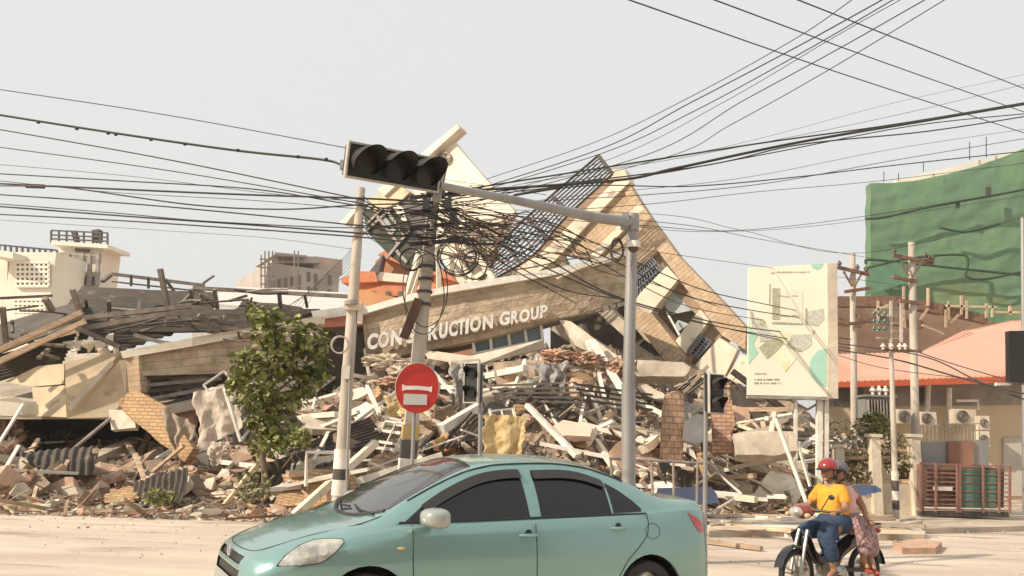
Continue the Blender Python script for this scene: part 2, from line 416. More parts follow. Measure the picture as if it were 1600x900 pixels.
# window grilles
def grille(parent, plane, corners, nb, off, name='window_grille', m0=None, cross=3, w=.035):
    a, b, c, d = [plane.at(*q, off) for q in corners]; m = MB()
    for i in range(nb + 1):
        t = i / nb; m.beam(a.lerp(b, t), d.lerp(c, t), w, w, up=plane.n)
    for i in range(cross + 1):
        t = i / cross; m.beam(a.lerp(d, t) + plane.n * w * 1.05, b.lerp(c, t) + plane.n * w * 1.05, w, w, up=plane.n)
    return m.build(name, m0 or dark_steel, parent)
blueg = mat('blue_grey_steel', (.20, .22, .25), (.12, .13, .15), rough=.5, scale=4, bump=.05)
m = MB(); pl(m, PB, [(1000, 402), (1018, 398), (1044, 428), (1000, 462), (992, 440)], .04, -.5); m.build('window_pane', glass_dark, tb)
grille(tb, PB, [(996, 424), (1018, 402), (1042, 428), (996, 466)], 9, .02, m0=blueg)
m = MB(); pl(m, PB, [(1075, 552), (1094, 524), (1116, 540), (1094, 562)], .04, -.4); m.build('window_pane', glass_dark, tb)
grille(tb, PB, [(1074, 548), (1094, 522), (1112, 534), (1090, 560)], 6, .05, m0=blueg)
grille(tb, PB, [(1000, 540), (1008, 532), (1036, 552), (1030, 560)], 6, .05, m0=dark_steel, cross=1)
m = MB(); pl(m, PB, [(1095, 560), (1116, 538), (1126, 546), (1106, 570)], .25, -.02); m.build('reveal', mat('tan_reveal', (.38, .28, .20)), tb)
m = MB(); bar(m, PB, (1041, 486), (1062, 524), .06, .1); m.build('broken_pipe', white_paint, tb)
# under-slab beams and columns of the crushed ground floor
for a, b, w in (((872, 506), (952, 560), .55), ((1000, 500), (1066, 578), .5), ((930, 470), (985, 520), .4), ((905, 510), (928, 560), .35)):
    m = MB(); bar(m, PB, a, b, w, -.6, w); m.build('concrete_beam', concrete, tb)
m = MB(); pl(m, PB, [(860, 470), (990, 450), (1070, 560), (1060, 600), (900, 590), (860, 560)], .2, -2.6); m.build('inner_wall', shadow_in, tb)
# stair-like railing on the top slab
PR = Plane(860, 360, 27.1, NF)
ra = [(757, 408), (800, 362), (850, 316), (935, 243)]; rb = [(772, 436), (834, 398), (880, 344), (957, 272)]
rl = thing('steel_railing', 'dark steel balcony railing standing on the edge of the toppled top slab', 'railing', PR.at(772, 436))
m = MB(); NR = 8
A = spline([PR.at(*q) for q in ra], 6); B = spline([PR.at(*q) for q in rb], 6)
for k in range(NR + 1):
    t = k / NR; pts = [a.lerp(b, t) for a, b in zip(A, B)]
    m.tube(pts, .045 if k in (0, NR) else .028, 5)
m.build('rail', dark_steel, rl)
for i in (0, 4, 9, 13, len(A) - 1):
    m = MB(); m.beam(A[i], B[i], .12, .06, up=NF); m.build('post', dark_steel, rl)
m = MB(); m.tube([PR.at(803, 305, .1), PR.at(880, 290, .1), PR.at(940, 280, .1)], .05, 6); solo(m, 'steel_pipe', 'dark loose pipe lying across the balcony railing', 'pipe', dark_steel)
m = MB()
for i in range(9):
    a = (778 + i * 11, 392 - i * 10); m.beam(PR.at(a[0], a[1], -.15), PR.at(a[0] + 22, a[1] + 26, -.15), .03, .03)
m.build('baluster', dark_steel, rl)

# ------------------------------------------------------------------ rear gable piece, toppled over behind
NG = Vector((-.55, -.83, .1)).normalized()
PG = Plane(720, 300, 31.0, NG)
gb = thing('toppled_gable', 'cream gable and stair block toppled over behind the traffic light', 'building', PG.at(720, 480))
m = MB(); pl(m, PG, [(703, 214), (736, 254), (770, 292), (804, 330), (790, 352), (748, 442), (716, 440), (660, 360), (640, 268)], .3); m.build('gable_wall', cream, gb)
m = MB(); pl(m, PG, [(714, 194), (718, 200), (600, 306), (590, 296)], .5, .35); m.build('roof_slab', cream, gb)
m = MB(); pl(m, PG, [(556, 322), (566, 316), (540, 350), (530, 348)], .4, .3); m.build('roof_slab', cream, gb)
m = MB(); pl(m, PG, [(574, 312), (618, 286), (640, 300), (628, 312), (610, 322), (585, 330)], .5, .2); m.build('eave_block', plaster, gb)
panel = mat('grey_green_panel', (.085, .088, .07), (.055, .058, .046), rough=.95, spec=.1, bump=.2)
m = MB(); pl(m, PG, [(566, 330), (612, 316), (668, 382), (672, 420), (634, 418), (612, 402), (576, 366)], .4, .05); m.build('grey_facade', panel, gb)
for a, b in (((572, 352), (606, 318)), ((604, 404), (642, 358)), ((590, 338), (622, 380)), ((602, 326), (632, 366)), ((620, 392), (636, 410)), ((566, 366), (612, 326))):
    m = MB(); bar(m, PG, a, b, .12, .14, .08); m.build('facade_frame', grey_steel, gb)
m = MB(); pl(m, PG, [(592, 344), (600, 336), (618, 360), (612, 368)], .05, .1); m.build('window_pane', mat('grey_pane', (.28, .29, .28), (.20, .21, .20), rough=.3, bump=0), gb)
m = MB(); pl(m, PG, [(620, 318), (630, 326), (636, 346), (628, 344), (612, 322)], .3, .12); m.build('cream_strip', cream, gb)
m = MB(); pl(m, PG, [(630, 304), (645, 306), (680, 346), (664, 380), (640, 346), (622, 314)], .5, .1); m.build('opening_shade', dark_steel, gb)  # solid dark block stands in for the shade inside an opening
m = MB()
for k in range(24):
    t = 2 * math.pi * k / 24; m.add([], [])
c0 = PG.at(694, 247, .08); ex = (PG.at(704, 247, .08) - c0); ey = (PG.at(694, 238, .08) - c0)
m.tube([c0 + ex * math.cos(t * math.pi / 6) + ey * math.sin(t * math.pi / 6) for t in range(13)], .05, 6, caps=False)
m.tube([c0 - ex, c0 + ex], .03, 5); m.tube([c0 - ey, c0 + ey], .03, 5); m.build('round_vent', grey_steel, gb)
for k in range(7):
    m = MB(); bar(m, PG, (694 + k * 4, 352 + k * 9), (806 - k * 8, 338 + k * 12), .07, .16, .05); m.build('balcony_rail', dark_steel if k % 2 else mat('tan_reveal', (.38, .28, .20)), gb)
for a, b in (((700, 345), (728, 418)), ((745, 340), (752, 412)), ((790, 336), (770, 404))):
    m = MB(); bar(m, PG, a, b, .12, .22, .08); m.build('balcony_post', rust, gb)
m = MB(); pl(m, PG, [(700, 398), (778, 396), (744, 444), (712, 440)], .2, .10); m.build('deck_underside', mat('brown_underside', (.22, .17, .13), (.15, .12, .09)), gb)
m = MB(); pl(m, PG, [(690, 262), (697, 258), (692, 284), (684, 286)], .1, .06); m.build('window_slot', dark_steel, gb)
# cream frames (pergola-like ladder) by the slab foot
PL = Plane(770, 430, 26.6, NF)
fr = thing('broken_window_frame', 'cream broken window frame leaning between the pole and the curved slab', 'window frame', PL.at(760, 458))
for a, b, w in (((700, 416), (735, 452), .22), ((712, 405), (752, 448), .14), ((744, 398), (772, 436), .16), ((765, 420), (727, 444), .14), ((735, 452), (770, 440), .2), ((720, 384), (745, 408), .12)):
    m = MB(); bar(m, PL, a, b, w, 0, .12); m.build('frame_bar', cream, fr)
fr = thing('broken_window_frame', 'white tall window frame standing behind the concrete pole above the sign wall', 'window frame', P(650, 470, 26.8))
for a, b, w in (((632, 470), (655, 392), .16), ((640, 470), (662, 400), .1), ((652, 468), (668, 404), .1), ((686, 462), (684, 388), .14), ((632, 470), (690, 458), .12), ((650, 396), (686, 388), .12)):
    m = MB(); m.beam(P(*a, 26.8), P(*b, 27.2), w, .1); m.build('frame_bar', cream, fr)

# ------------------------------------------------------------------ curved sign wall with letters
topl = [(566, 492), (620, 476), (680, 461), (760, 447), (860, 430), (930, 413), (978, 398)]
botl = [(572, 566), (622, 556), (680, 545), (760, 528), (856, 502), (930, 484), (978, 468)]
YS = [25.4, 25.2, 25.0, 24.9, 24.9, 25.1, 25.5]
sw = thing('sign_wall', 'long curved tan stone parapet carrying raised white letters', 'wall', P(770, 560, 25))
Tt = spline([P(x, y, Y) for (x, y), Y in zip(topl, YS)], 6); Bb = spline([P(x, y, Y) for (x, y), Y in zip(botl, YS)], 6)
def samp(L, t):
    t = max(0, min(.9999, t)) * (len(L) - 1); i = int(t); return L[i].lerp(L[i + 1], t - i)
m = MB()
m.grid(lambda u, v: samp(Bb, u).lerp(samp(Tt, u), v) + Vector((0, .02 * fbm(u * 40, v * 6), 0)), 60, 10, thick=(0.12, .45, 0)); m.build('stone_face', stone, sw, frame=(Vector((.975, 0, .22)), Vector((-.22, 0, .975))))
m = MB()
for i in range(len(Tt) - 1):
    m.beam(Tt[i] + Vector((0, .12, .06)), Tt[i + 1] + Vector((0, .12, .06)), .62, .20)
m.build('coping', white_paint, sw)
m = MB(); m.tube([P(975, 398, 24.9), P(930, 411, 24.5), P(905, 420, 24.4), P(870, 436, 24.4)], .05, 6); solo(m, 'torn_fabric_strip', 'pinkish torn strip hanging along the right end of the sign wall coping', 'fabric strip', pale_concrete)
LET = [('C', 574, 548, 25, 16), ('O', 591, 545, 25, 17), ('N', 611, 542, 25, 17), ('S', 635, 538, 24, 14), ('T', 652, 536, 24, 14), ('R', 669, 533, 25, 15), ('U', 686, 530, 25, 13), ('C', 701, 527, 24, 14), ('T', 715, 524, 24, 11),
       ('I', 727, 522, 23, 5), ('O', 734, 520, 23, 17), ('N', 754, 516, 22, 16), ('G', 780, 510, 21, 16), ('R', 798, 507, 20, 12), ('O', 811, 505, 20, 16), ('U', 829, 501, 20, 12), ('P', 843, 498, 20, 12)]
letter_m = mat('white_letter', (.84, .81, .76), (.68, .63, .57), rough=.5, bump=0, scale=4, cover=((.50, .44, .37), 5, .62))
dg = None
for ch, px, py, hp, w in LET:
    cu = bpy.data.curves.new('letter', 'FONT'); cu.body = ch; cu.extrude = .14; cu.offset = .045; cu.size = 1.0
    tmp = bpy.data.objects.new('letter_tmp', cu); C.objects.link(tmp)
    me = bpy.data.meshes.new_from_object(tmp.evaluated_get(bpy.context.evaluated_depsgraph_get()))
    C.objects.unlink(tmp); bpy.data.objects.remove(tmp)
    xs = [v.co.x for v in me.vertices]; ys = [v.co.y for v in me.vertices]
    Yl = 24.62 + abs(px - 800) * .0012
    p0 = P(px, py, Yl); px1 = P(px + w, py - w * .19, Yl) - p0; py1 = P(px + hp * .05, py - hp, Yl) - p0
    dpt = Vector((0, 1, 0))
    for v in me.vertices:
        a = (v.co.x - min(xs)) / (max(xs) - min(xs)); b = (v.co.y - min(ys)) / (max(ys) - min(ys))
        v.co = p0 + px1 * a + py1 * b - dpt * v.co.z * .75 + dpt * .02 - offset(sw)
    me.materials.clear(); me.materials.append(letter_m)
    o = bpy.data.objects.new('letter', me); C.objects.link(o); o.parent = sw
# blank fixing rail behind the letters, hidden soffit, and windows under the band
m = MB()
for i in range(len(Bb) - 1): m.beam(Bb[i] + Vector((0, .9, .05)), Bb[i + 1] + Vector((0, .9, .05)), 1.7, .12)
m.build('soffit', concrete, sw)
wn = thing('strip_window', 'white strip window with blue grey panes hanging under the sign wall', 'window', P(790, 552, 25.3))
m = MB(); m.prism([P(738, 528, 25.3), P(846, 508, 25.3), P(848, 530, 25.3), P(742, 552, 25.3)], (0, .03, 0)); m.build('pane', glass_blue, wn)
for a, b in (((738, 528), (742, 552)), ((766, 522), (768, 548)), ((794, 517), (797, 542)), ((820, 512), (823, 536)), ((845, 507), (848, 532)), ((738, 553), (849, 531))):
    m = MB(); m.beam(P(*a, 25.24), P(*b, 25.24), .09, .06); m.build('frame_bar', white_paint, wn)
m = MB(); m.prism([P(660, 546, 25), P(735, 556, 24.6), P(850, 530, 24.6), P(850, 545, 24.7), P(740, 572, 24.4), P(668, 560, 24.8)], (0, 1.2, .1)); solo(m, 'fallen_ledge', 'tan fallen ledge slab lying under the strip window', 'slab', pale_concrete)
# left end of the sign wall: red flashing, dark block, rubble-brick pile
m = MB(); m.prism([P(488, 497, 24.5), P(545, 488, 24.9), P(566, 490, 25.1), P(566, 508, 25.1), P(500, 512, 24.5)], (0, .5, 0)); solo(m, 'red_fascia', 'strip of faded red roof flashing left of the sign wall', 'flashing', mat('faded_red_tin', (.50, .16, .09), (.36, .12, .08), bump=.1, rough=.6))
m = MB(); m.prism([P(486, 486, 24.4), P(566, 476, 25.1), P(566, 490, 25.1), P(490, 500, 24.4)], (0, .7, .1)); solo(m, 'parapet_coping', 'whitish parapet coping piece above the red flashing behind the tree', 'coping', white_paint)
m = MB(); m.prism([P(500, 508, 25.3), P(566, 500, 25.6), P(580, 600, 25.6), P(500, 610, 25.2)], (0, .4, 0)); solo(m, 'shaded_wall_stub', 'shade-coloured wall stub left of the letters beneath the red flashing', 'wall', shadow_in)  # stub takes the dark interior colour as painted shade

# ------------------------------------------------------------------ left parapet wall over the cavity
lw = thing('fallen_parapet', 'tan stone parapet with cream coping fallen low at the left, tree in front', 'wall', P(290, 600, 22.2))
FL = (Vector((.985, 0, .17)), Vector((-.17, 0, .985)))
m = MB(); m.prism([P(214, 556, 21.7), P(300, 539, 22.0), P(384, 523, 22.4), P(500, 505, 23.4), P(500, 560, 23.4), P(384, 582, 22.4), P(220, 587, 21.7)], (0, .35, 0)); m.build('stone_face', stone, lw, frame=FL)
m = MB(); m.prism([P(188, 549, 21.5), P(300, 528, 21.9), P(384, 513, 22.3), P(500, 494, 23.3), P(500, 506, 23.3), P(384, 525, 22.3), P(300, 541, 21.9), P(192, 560, 21.5)], (0, .6, .06)); m.build('coping', cream, lw)
m = MB(); m.prism([P(196, 560, 21.6), P(216, 556, 21.55), P(220, 612, 21.55), P(198, 618, 21.6)], (.05, .5, 0)); m.build('corner_pier', brickwork, lw, frame=FL)
m = MB(); m.prism([P(104, 654, 21.0), P(158, 600, 21.3), P(186, 563, 21.55), P(198, 562, 21.6), P(196, 622, 21.55), P(172, 652, 21.3)], (.25, .45, 0)); m.build('plaster_panel', plaster, lw)
m = MB(); m.beam(P(108, 640, 20.9), P(176, 566, 21.2), .12, .12); m.build('edge_moulding', pale_concrete, lw)
lc = thing('cracked_wall_panel', 'big cracked plaster wall panel hanging in shade at the far left', 'wall panel', P(60, 650, 21.6))
m = MB()
m.prism([P(8, 596, 22.6), P(60, 572, 22.3), P(100, 568, 22.0), P(100, 600, 21.8), P(50, 604, 22.0)], (.1, .4, 0)); m.build('top_piece', plaster, lc)
m = MB(); m.prism([P(50, 606, 21.9), P(101, 602, 21.7), P(104, 652, 21.2), P(54, 650, 21.5)], (.2, .4, 0)); m.build('lower_piece', plaster, lc)
m = MB(); m.prism([P(101, 566, 21.9), P(190, 548, 22.1), P(160, 596, 21.9), P(104, 650, 21.4)], (.2, .4, 0)); m.build('side_piece', plaster, lc)
m = MB(); m.prism([P(-20, 622, 20.4), P(20, 620, 20.4), P(38, 628, 20.5), P(38, 650, 20.5), P(20, 652, 20.4), P(-20, 650, 20.3)], (.1, .5, 0)); solo(m, 'fallen_balcony_piece', 'short pale plastered balcony piece at the left picture edge', 'wall piece', cream, bevel=.04)
# ceiling slab behind these panels that keeps the cavity dark
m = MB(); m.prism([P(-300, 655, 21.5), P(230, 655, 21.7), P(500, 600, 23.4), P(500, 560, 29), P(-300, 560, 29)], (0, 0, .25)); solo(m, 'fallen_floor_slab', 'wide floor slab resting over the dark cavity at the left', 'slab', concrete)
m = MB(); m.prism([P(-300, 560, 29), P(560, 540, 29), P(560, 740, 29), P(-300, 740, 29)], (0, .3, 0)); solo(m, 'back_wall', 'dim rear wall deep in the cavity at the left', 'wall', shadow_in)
for i, (y, x0, x1) in enumerate(((590, 216, 352), (601, 218, 346), (611, 222, 330), (622, 232, 318), (634, 246, 305))):
    m = MB(); m.beam(P(x0, y + 2, 21.9), P(x1, y - 8 - i * 2, 22.5), .10, .09)
    solo(m, 'shutter_slat', 'grey steel shutter slat under the fallen parapet', 'slat', grey_steel if i % 2 else dark_sheet, group='shutter slats stacked under the fallen parapet at the left')
m = MB(); m.prism([P(216, 586, 22.6), P(360, 580, 23.1), P(350, 640, 23.1), P(250, 660, 22.6)], (0, .06, 0)); solo(m, 'roller_shutter', 'crumpled dark roller shutter behind the grey slats', 'shutter', dark_sheet)
m = MB(); m.prism([P(252, 642, 22.3), P(302, 626, 22.5), P(302, 668, 22.4), P(275, 664, 22.3)], (0, .3, 0)); solo(m, 'pink_plaster_panel', 'reddish pink plaster panel between the shutter and the white tarp', 'wall panel', mat('pink_plaster', (.50, .30, .22), (.40, .25, .19)))
# ------------------------------------------------------------------ collapsed tin roofs and trusses at the left
def corr_sheet(pts, waves, amp, th=.012, curl=0.0, nv=6, seed=0):
    """corrugated sheet between four corners a,b (near edge) c,d (far edge); ribs run from edge ab to edge dc"""
    a, b, c, d = [Vector(p) for p in pts]; nrm = (b - a).cross(d - a).normalized(); m = MB()
    def f(u, v):
        p = a.lerp(b, u).lerp(d.lerp(c, u), v)
        return p + nrm * (amp * (1 if math.sin(u * waves * 2 * math.pi) > 0 else -1) * min(1, abs(math.sin(u * waves * 2 * math.pi)) * 2.2) + curl * math.sin(v * math.pi) + .05 * fbm(u * 2.3 + seed, v * 2.1 + seed))
    m.grid(f, int(waves * 6), nv, thick=nrm * th); return m
SH = 'roof_sheet'
for pts, w, lab, mm_ in (
    ([P(86, 502, 24), P(128, 448, 27), P(338, 458, 27), P(330, 500, 24.5)], 14, 'dark brown upper tin roof sheet collapsed below the white tower', dark_sheet),
    ([P(-20, 560, 22), P(-20, 512, 25), P(128, 470, 25), P(126, 500, 22)], 10, 'dark tin roof sheet sloping down to the left picture edge', dark_sheet),
    ([P(125, 520, 23.2), P(128, 490, 25), P(500, 484, 25.6), P(420, 516, 23.4)], 22, 'long grey brown tin roof sheet above the fallen parapet', dark_sheet),
    ([P(120, 552, 22.6), P(126, 500, 23.6), P(330, 500, 24), P(190, 548, 22.6)], 10, 'dark crumpled tin sheet just above the cream coping', dark_sheet),
    ([P(352, 500, 24.5), P(380, 470, 27), P(470, 480, 27), P(500, 500, 24.6)], 9, 'curved dark tin sheet behind the tree crown', dark_sheet),
    ([P(-20, 600, 22.5), P(-20, 560, 23), P(120, 520, 23), P(96, 568, 22.4)], 9, 'lowest dark tin sheet above the cracked wall panel', dark_sheet)):
    solo(corr_sheet(pts, w, .035, seed=w), SH, lab, 'roof sheet', mm_)
m = MB(); m.prism([P(300, 476, 38), P(372, 452, 44), P(545, 462, 44), P(560, 500, 38)], (0, 0, .15)); m.prism([P(300, 478, 38), P(560, 502, 38), P(560, 540, 38), P(300, 540, 38)], (0, .3, 0)); solo(m, 'warehouse', 'white low warehouse with a pale tin roof behind the tree', 'building', mat('pale_tin', (.62, .58, .53), (.54, .50, .46), bump=.1, streak=(8, 1, 1)))
TR = [((-30, 560), (128, 488), 20.9, .16), ((-30, 578), (134, 502), 20.8, .16), ((-10, 546), (126, 496), 21.2, .10), ((113, 452), (128, 496), 21.4, .12), ((128, 497), (300, 478), 21.6, .15), ((120, 515), (262, 490), 21.5, .15), ((262, 490), (400, 488), 21.9, .13),
      ((120, 512), (186, 542), 21.2, .14), ((250, 420), (264, 488), 22.5, .13), ((160, 440), (175, 428), 27, .12), ((175, 428), (320, 446), 27, .12), ((302, 450), (560, 464), 26, .14), ((335, 452), (340, 482), 25.5, .11), ((298, 452), (302, 480), 25.5, .1),
      ((276, 482), (302, 456), 25.4, .1), ((436, 456), (440, 496), 25.4, .11), ((476, 460), (480, 480), 25.6, .08), ((312, 460), (336, 480), 25.2, .08), ((318, 442), (334, 431), 26.5, .07), ((0, 466), (82, 462), 22, .08), ((4, 480), (10, 540), 21.5, .12), ((0, 486), (60, 478), 22, .06),
      ((70, 466), (82, 485), 21.8, .14), ((310, 492), (342, 518), 21.8, .13), ((170, 470), (172, 500), 22.6, .10), ((175, 500), (178, 528), 22.4, .12), ((134, 468), (136, 480), 24, .08), ((60, 560), (76, 546), 21, .10), ((66, 552), (92, 560), 21, .08),
      ((300, 505), (400, 520), 22.4, .1), ((360, 470), (385, 462), 25, .1), ((205, 430), (205, 446), 26.8, .08), ((232, 433), (232, 450), 26.8, .08), ((258, 436), (272, 455), 26.8, .08), ((175, 440), (320, 456), 27.1, .06), ((215, 500), (218, 470), 23.5, .08)]
tags = {0: 'upper of two long rusty rafters running down to the left edge', 1: 'lower of two long rusty rafters running down to the left edge', 3: 'short leaning strut at the joint of the long rafters', 8: 'lone steel post sticking up above the tin roofs',
        11: 'long level pale steel purlin behind the tree top', 4: 'grey rafter running right from the rafter joint, upper', 5: 'grey rafter running right from the rafter joint, lower', 7: 'diagonal strut dropping from the rafter joint to the coping'}
for i, (a, b, Y, w) in enumerate(TR):
    m = MB(); m.beam(P(*a, Y), P(*b, Y + .5), w, w * .8)
    solo(m, 'steel_rafter', tags.get(i, 'grey steel roof member in the collapsed roof at the left'), 'rafter', rafter_m if i not in (0, 1) else wood, group=None if i in tags else 'bent steel roof members at the left')
for k in range(30):                                       # litter hanging under the sheets
    pass
rng = random.Random(11)
for k in range(16):
    x, y = rng.uniform(100, 190), rng.uniform(528, 556); Y = rng.uniform(21.8, 22.4)
    m = MB(); vs, fs = hull_piece(.12, .1, .16, 9, rng); q = rrot(.5, rng); c = P(x, y + (190 - x) * .06, Y); m.add([q @ v + c for v in vs], fs)
    solo(m, 'rag_bundle', 'small pale scrap caught under the torn roof sheet left of the coping', 'scrap', white_paint, group='pale scraps under the torn roof at the left')

# ------------------------------------------------------------------ far buildings, left
def bldg(name, label, x0, y0, x1, Y, m0, yb=720, depth=8, nrm=(-.15, -1, 0)):
    """box building: front wall between pixel columns, its roofline given at both top corners"""
    pl_ = Plane((x0 + x1) / 2, 500, Y, nrm)
    t = thing(name, label, 'building', (pl_.at(x0, yb).x, Y, 0))
    a, b = pl_.at(x0, y0), pl_.at(x1, y0); z = a.z
    a2, b2 = Vector((a.x, a.y, 0)), Vector((b.x, b.y, 0)); 
    m = MB(); m.prism([a2, b2, Vector((b.x, b.y, z)), Vector((a.x, a.y, z))], -pl_.n * depth); m.build('wall', m0, t)
    return t, pl_
def win_grid(t, pl_, x0, y0, x1, y1, nx, ny, m_frame, m_pane, w=.12):
    m = MB(); pl(m, pl_, [(x0, y0), (x1, y0), (x1, y1), (x0, y1)], .1, .06); f = m.build('window', m_pane, t)
    m = MB()
    for i in range(nx + 1):
        x = x0 + (x1 - x0) * i / nx; bar(m, pl_, (x, y0), (x, y1), w, .14, .08)
    for j in range(ny + 1):
        y = y0 + (y1 - y0) * j / ny; bar(m, pl_, (x0, y), (x1, y), w, .17, .08)
    m.build('frame', m_frame, f)
cwall = mat('cream_far_wall', (.78, .72, .61), (.68, .62, .52), scale=.3, bump=.05)
dkwin = mat('dim_window', (.16, .14, .11), (.10, .09, .08), rough=.3, bump=0)
t, q = bldg('apartment_building', 'cream building with gridded stair windows at the left picture edge', 18, 394, 88, 52, cwall, depth=3)
win_grid(t, q, 25, 410, 76, 447, 7, 5, cwall, dkwin, .16); win_grid(t, q, 22, 468, 70, 494, 7, 4, cwall, dkwin, .16)
m = MB(); pl(m, q, [(-30, 385), (20, 394), (20, 404), (-30, 396)], 8, 1.2); m.build('balcony_slab', cwall, t)
m = MB(); pl(m, q, [(-40, 404), (12, 404), (8, 560), (-40, 560)], 6, -1); m.build('side_wing', cwall, t)
m = MB()
for x in range(-10, 90, 9): bar(m, q, (x, 382 + x * .1), (x, 394 + x * .02), .1, -.3)
bar(m, q, (-10, 382), (88, 391), .1, -.3); m.build('roof_railing', dark_steel, t)
m = MB(); pl(m, q, [(0, 496), (30, 490), (95, 495), (95, 505), (0, 512)], 5, 2.5); m.build('lower_roof', cwall, t)
t, q = bldg('stair_tower', 'cream roof tower with a railed flat top behind the collapsed roofs', 92, 386, 162, 56, cwall, depth=2)
m = MB(); pl(m, q, [(80, 376), (168, 382), (168, 388), (80, 382)], 2.6, .8); m.build('roof_slab', cwall, t)
m = MB(); 
for x in (80, 92, 104, 118, 131, 145, 157, 168): bar(m, q, (x, 360 + (x - 80) * .05), (x, 380 + (x - 80) * .05), .1, .7)
for dy in (0, 7, 13): bar(m, q, (80, 360 + dy), (168, 364 + dy), .09, .7)
m.build('railing', dark_steel, t)
m = MB(); pl(m, q, [(117, 387), (139, 389), (139, 395), (117, 393)], .1, .08); m.build('window', dkwin, t)
m = MB(); pl(m, q, [(110, 430), (150, 432), (150, 446), (110, 444)], .1, .5); m.build('window', glass_blue, t)
m = MB()
for x in (96, 108, 130, 141, 154): bar(m, q, (x, 396), (x - 2, 446), .22, .9)
bar(m, q, (104, 400), (130, 420), .1, .9); bar(m, q, (130, 400), (104, 420), .1, .9); bar(m, q, (92, 396), (156, 400), .14, .9)
m.build('steel_frame', grey_steel, t)
m = MB(); bar(m, q, (116, 362), (121, 378), .3, .3); m.build('antenna', dark_steel, t); m = MB(); bar(m, q, (152, 360), (152, 378), .5, .2); m.build('antenna', dark_steel, t)
gwall = mat('bare_concrete_block', (.42, .37, .33), (.33, .29, .26), scale=.4, bump=.1, cover=((.50, .36, .28), .35, .6))
t, q = bldg('unfinished_building', 'unfinished grey concrete building with scaffolding on the skyline', 418, 410, 532, 85, gwall, depth=14, nrm=(.5, -.86, 0))
m = MB(); pl(m, q, [(432, 397), (502, 402), (502, 411), (424, 411)], 6, -2); m.build('upper_storey', gwall, t)
m = MB(); pl(m, q, [(490, 400), (535, 406), (535, 430), (490, 425)], 6, -3); m.build('upper_storey', mat('pink_block', (.52, .38, .31), (.42, .32, .27), scale=.4), t)
m = MB(); pl(m, q, [(430, 394), (480, 399), (480, 402), (428, 398)], 8, -1); m.build('roof_slab', gwall, t)
for x, y in ((424, 438), (434, 436), (444, 434), (454, 432), (465, 430), (480, 425), (491, 428), (513, 430), (480, 448), (491, 450), (512, 452), (465, 448)):
    m = MB(); pl(m, q, [(x, y), (x + 5, y), (x + 5, y + 15), (x, y + 15)], .1, .08); m.build('window', dkwin, t)
for x in (436, 444, 452):
    m = MB(); pl(m, q, [(x, 402), (x + 5, 402), (x + 5, 408), (x, 408)], .2, -1.9); m.build('window', dkwin, t)
m = MB()
for x in (408, 414, 420, 426, 460, 466): bar(m, q, (x, 398 - (6 if x > 412 else 0)), (x, 460), .12, 1.0)
for y in (405, 418, 431, 444): bar(m, q, (406, y), (430, y), .12, 1.1)
m.build('scaffolding', grey_steel, t)
orange_w = mat('orange_wall', (.62, .30, .14), (.52, .25, .12), scale=.5, bump=.05); tile_r = mat('orange_tile', (.62, .24, .12), (.50, .20, .10), scale=3, bump=.3)
t, q = bldg('orange_house', 'orange house with stepped red roofs behind the concrete poles', 560, 432, 712, 60, orange_w, depth=9)
m = MB(); pl(m, q, [(586, 408), (604, 395), (640, 412), (640, 436), (586, 432)], 5, -.5); m.build('dormer', orange_w, t)
m = MB(); pl(m, q, [(532, 436), (556, 424), (586, 424), (590, 440), (534, 442)], 7, 1.0); m.build('roof', tile_r, t)
m = MB(); pl(m, q, [(590, 398), (604, 390), (700, 424), (712, 440), (640, 418)], 7, .6); m.build('roof', tile_r, t)
m = MB(); pl(m, q, [(530, 462), (600, 446), (704, 448), (710, 462), (600, 462)], 5, 1.6); m.build('roof', tile_r, t)
m = MB(); pl(m, q, [(586, 424), (640, 430), (640, 442), (586, 438)], .4, .7); m.build('balcony', cwall, t)
for x in (580, 602, 622):
    m = MB(); pl(m, q, [(x, 455), (x + 7, 455), (x + 7, 465), (x, 465)], .2, 1.7); m.build('window', dkwin, t)
m = MB(); pl(m, q, [(574, 428), (598, 398), (592, 424), (584, 434)], 1.0, .9); m.build('gable', mat('slate_gable', (.14, .13, .14)), t)
m = MB(); pl(m, q, [(486, 470), (566, 452), (640, 470), (640, 492), (486, 492)], 5, 4); m.build('annex', orange_w, t)

# ------------------------------------------------------------------ right: netted building, walkway, pink-roofed shop
net = mat('green_net', (.125, .215, .125), (.095, .175, .10), scale=.12, bump=.35, bscale=1.2, rough=.9, detail=9, cover=((.16, .20, .09), .16, .56))
gbld = thing('netted_building', 'tall building wrapped in green scaffold netting at the right edge', 'building', (28, 62, 0))
PN = Plane(1480, 400, 60, (-.12, -1, 0)); PNl = Plane(1358, 400, 60, (-1, -.25, 0))
def nett(u, v):
    x = 1360 + u * 300; top = lerp_table([(0, 286), (.1, 286), (.22, 283), (.4, 272), (.55, 260), (.7, 244), (.85, 226), (1, 214)], u)
    y = top + (560 - top) * v
    p = PN.at(x, y); return p + PN.n * (.16 * fbm(u * 4, v * 3, 2) + .14 * abs(math.sin(v * 9.4)) ** .5 + .10 * fbm(u * 6, v * 16))
m = MB(); m.grid(nett, 120, 70, thick=(.02, .12, 0)); m.build('netting', net, gbld, smooth=True)
m = MB(); m.grid(lambda u, v: PN.at(1360, 286 + 274 * v) + Vector((.1 * fbm(v * 9, u), u * .9, .0)), 8, 50, thick=(.06, 0, 0)); m.build('side_netting', net, gbld, smooth=True)
m = MB(); pl(m, PN, [(1400, 281), (1500, 258), (1600, 232), (1700, 210), (1700, 560), (1400, 560)], 2, -1.0); m.build('wall', cwall, gbld)
m = MB()
for x, y0, y1 in ((1381, 268, 284), (1404, 270, 282), (1443, 254, 268), (1515, 222, 250), (1541, 214, 246)):
    bar(m, PN, (x, y0), (x, y1), .05, -.5)
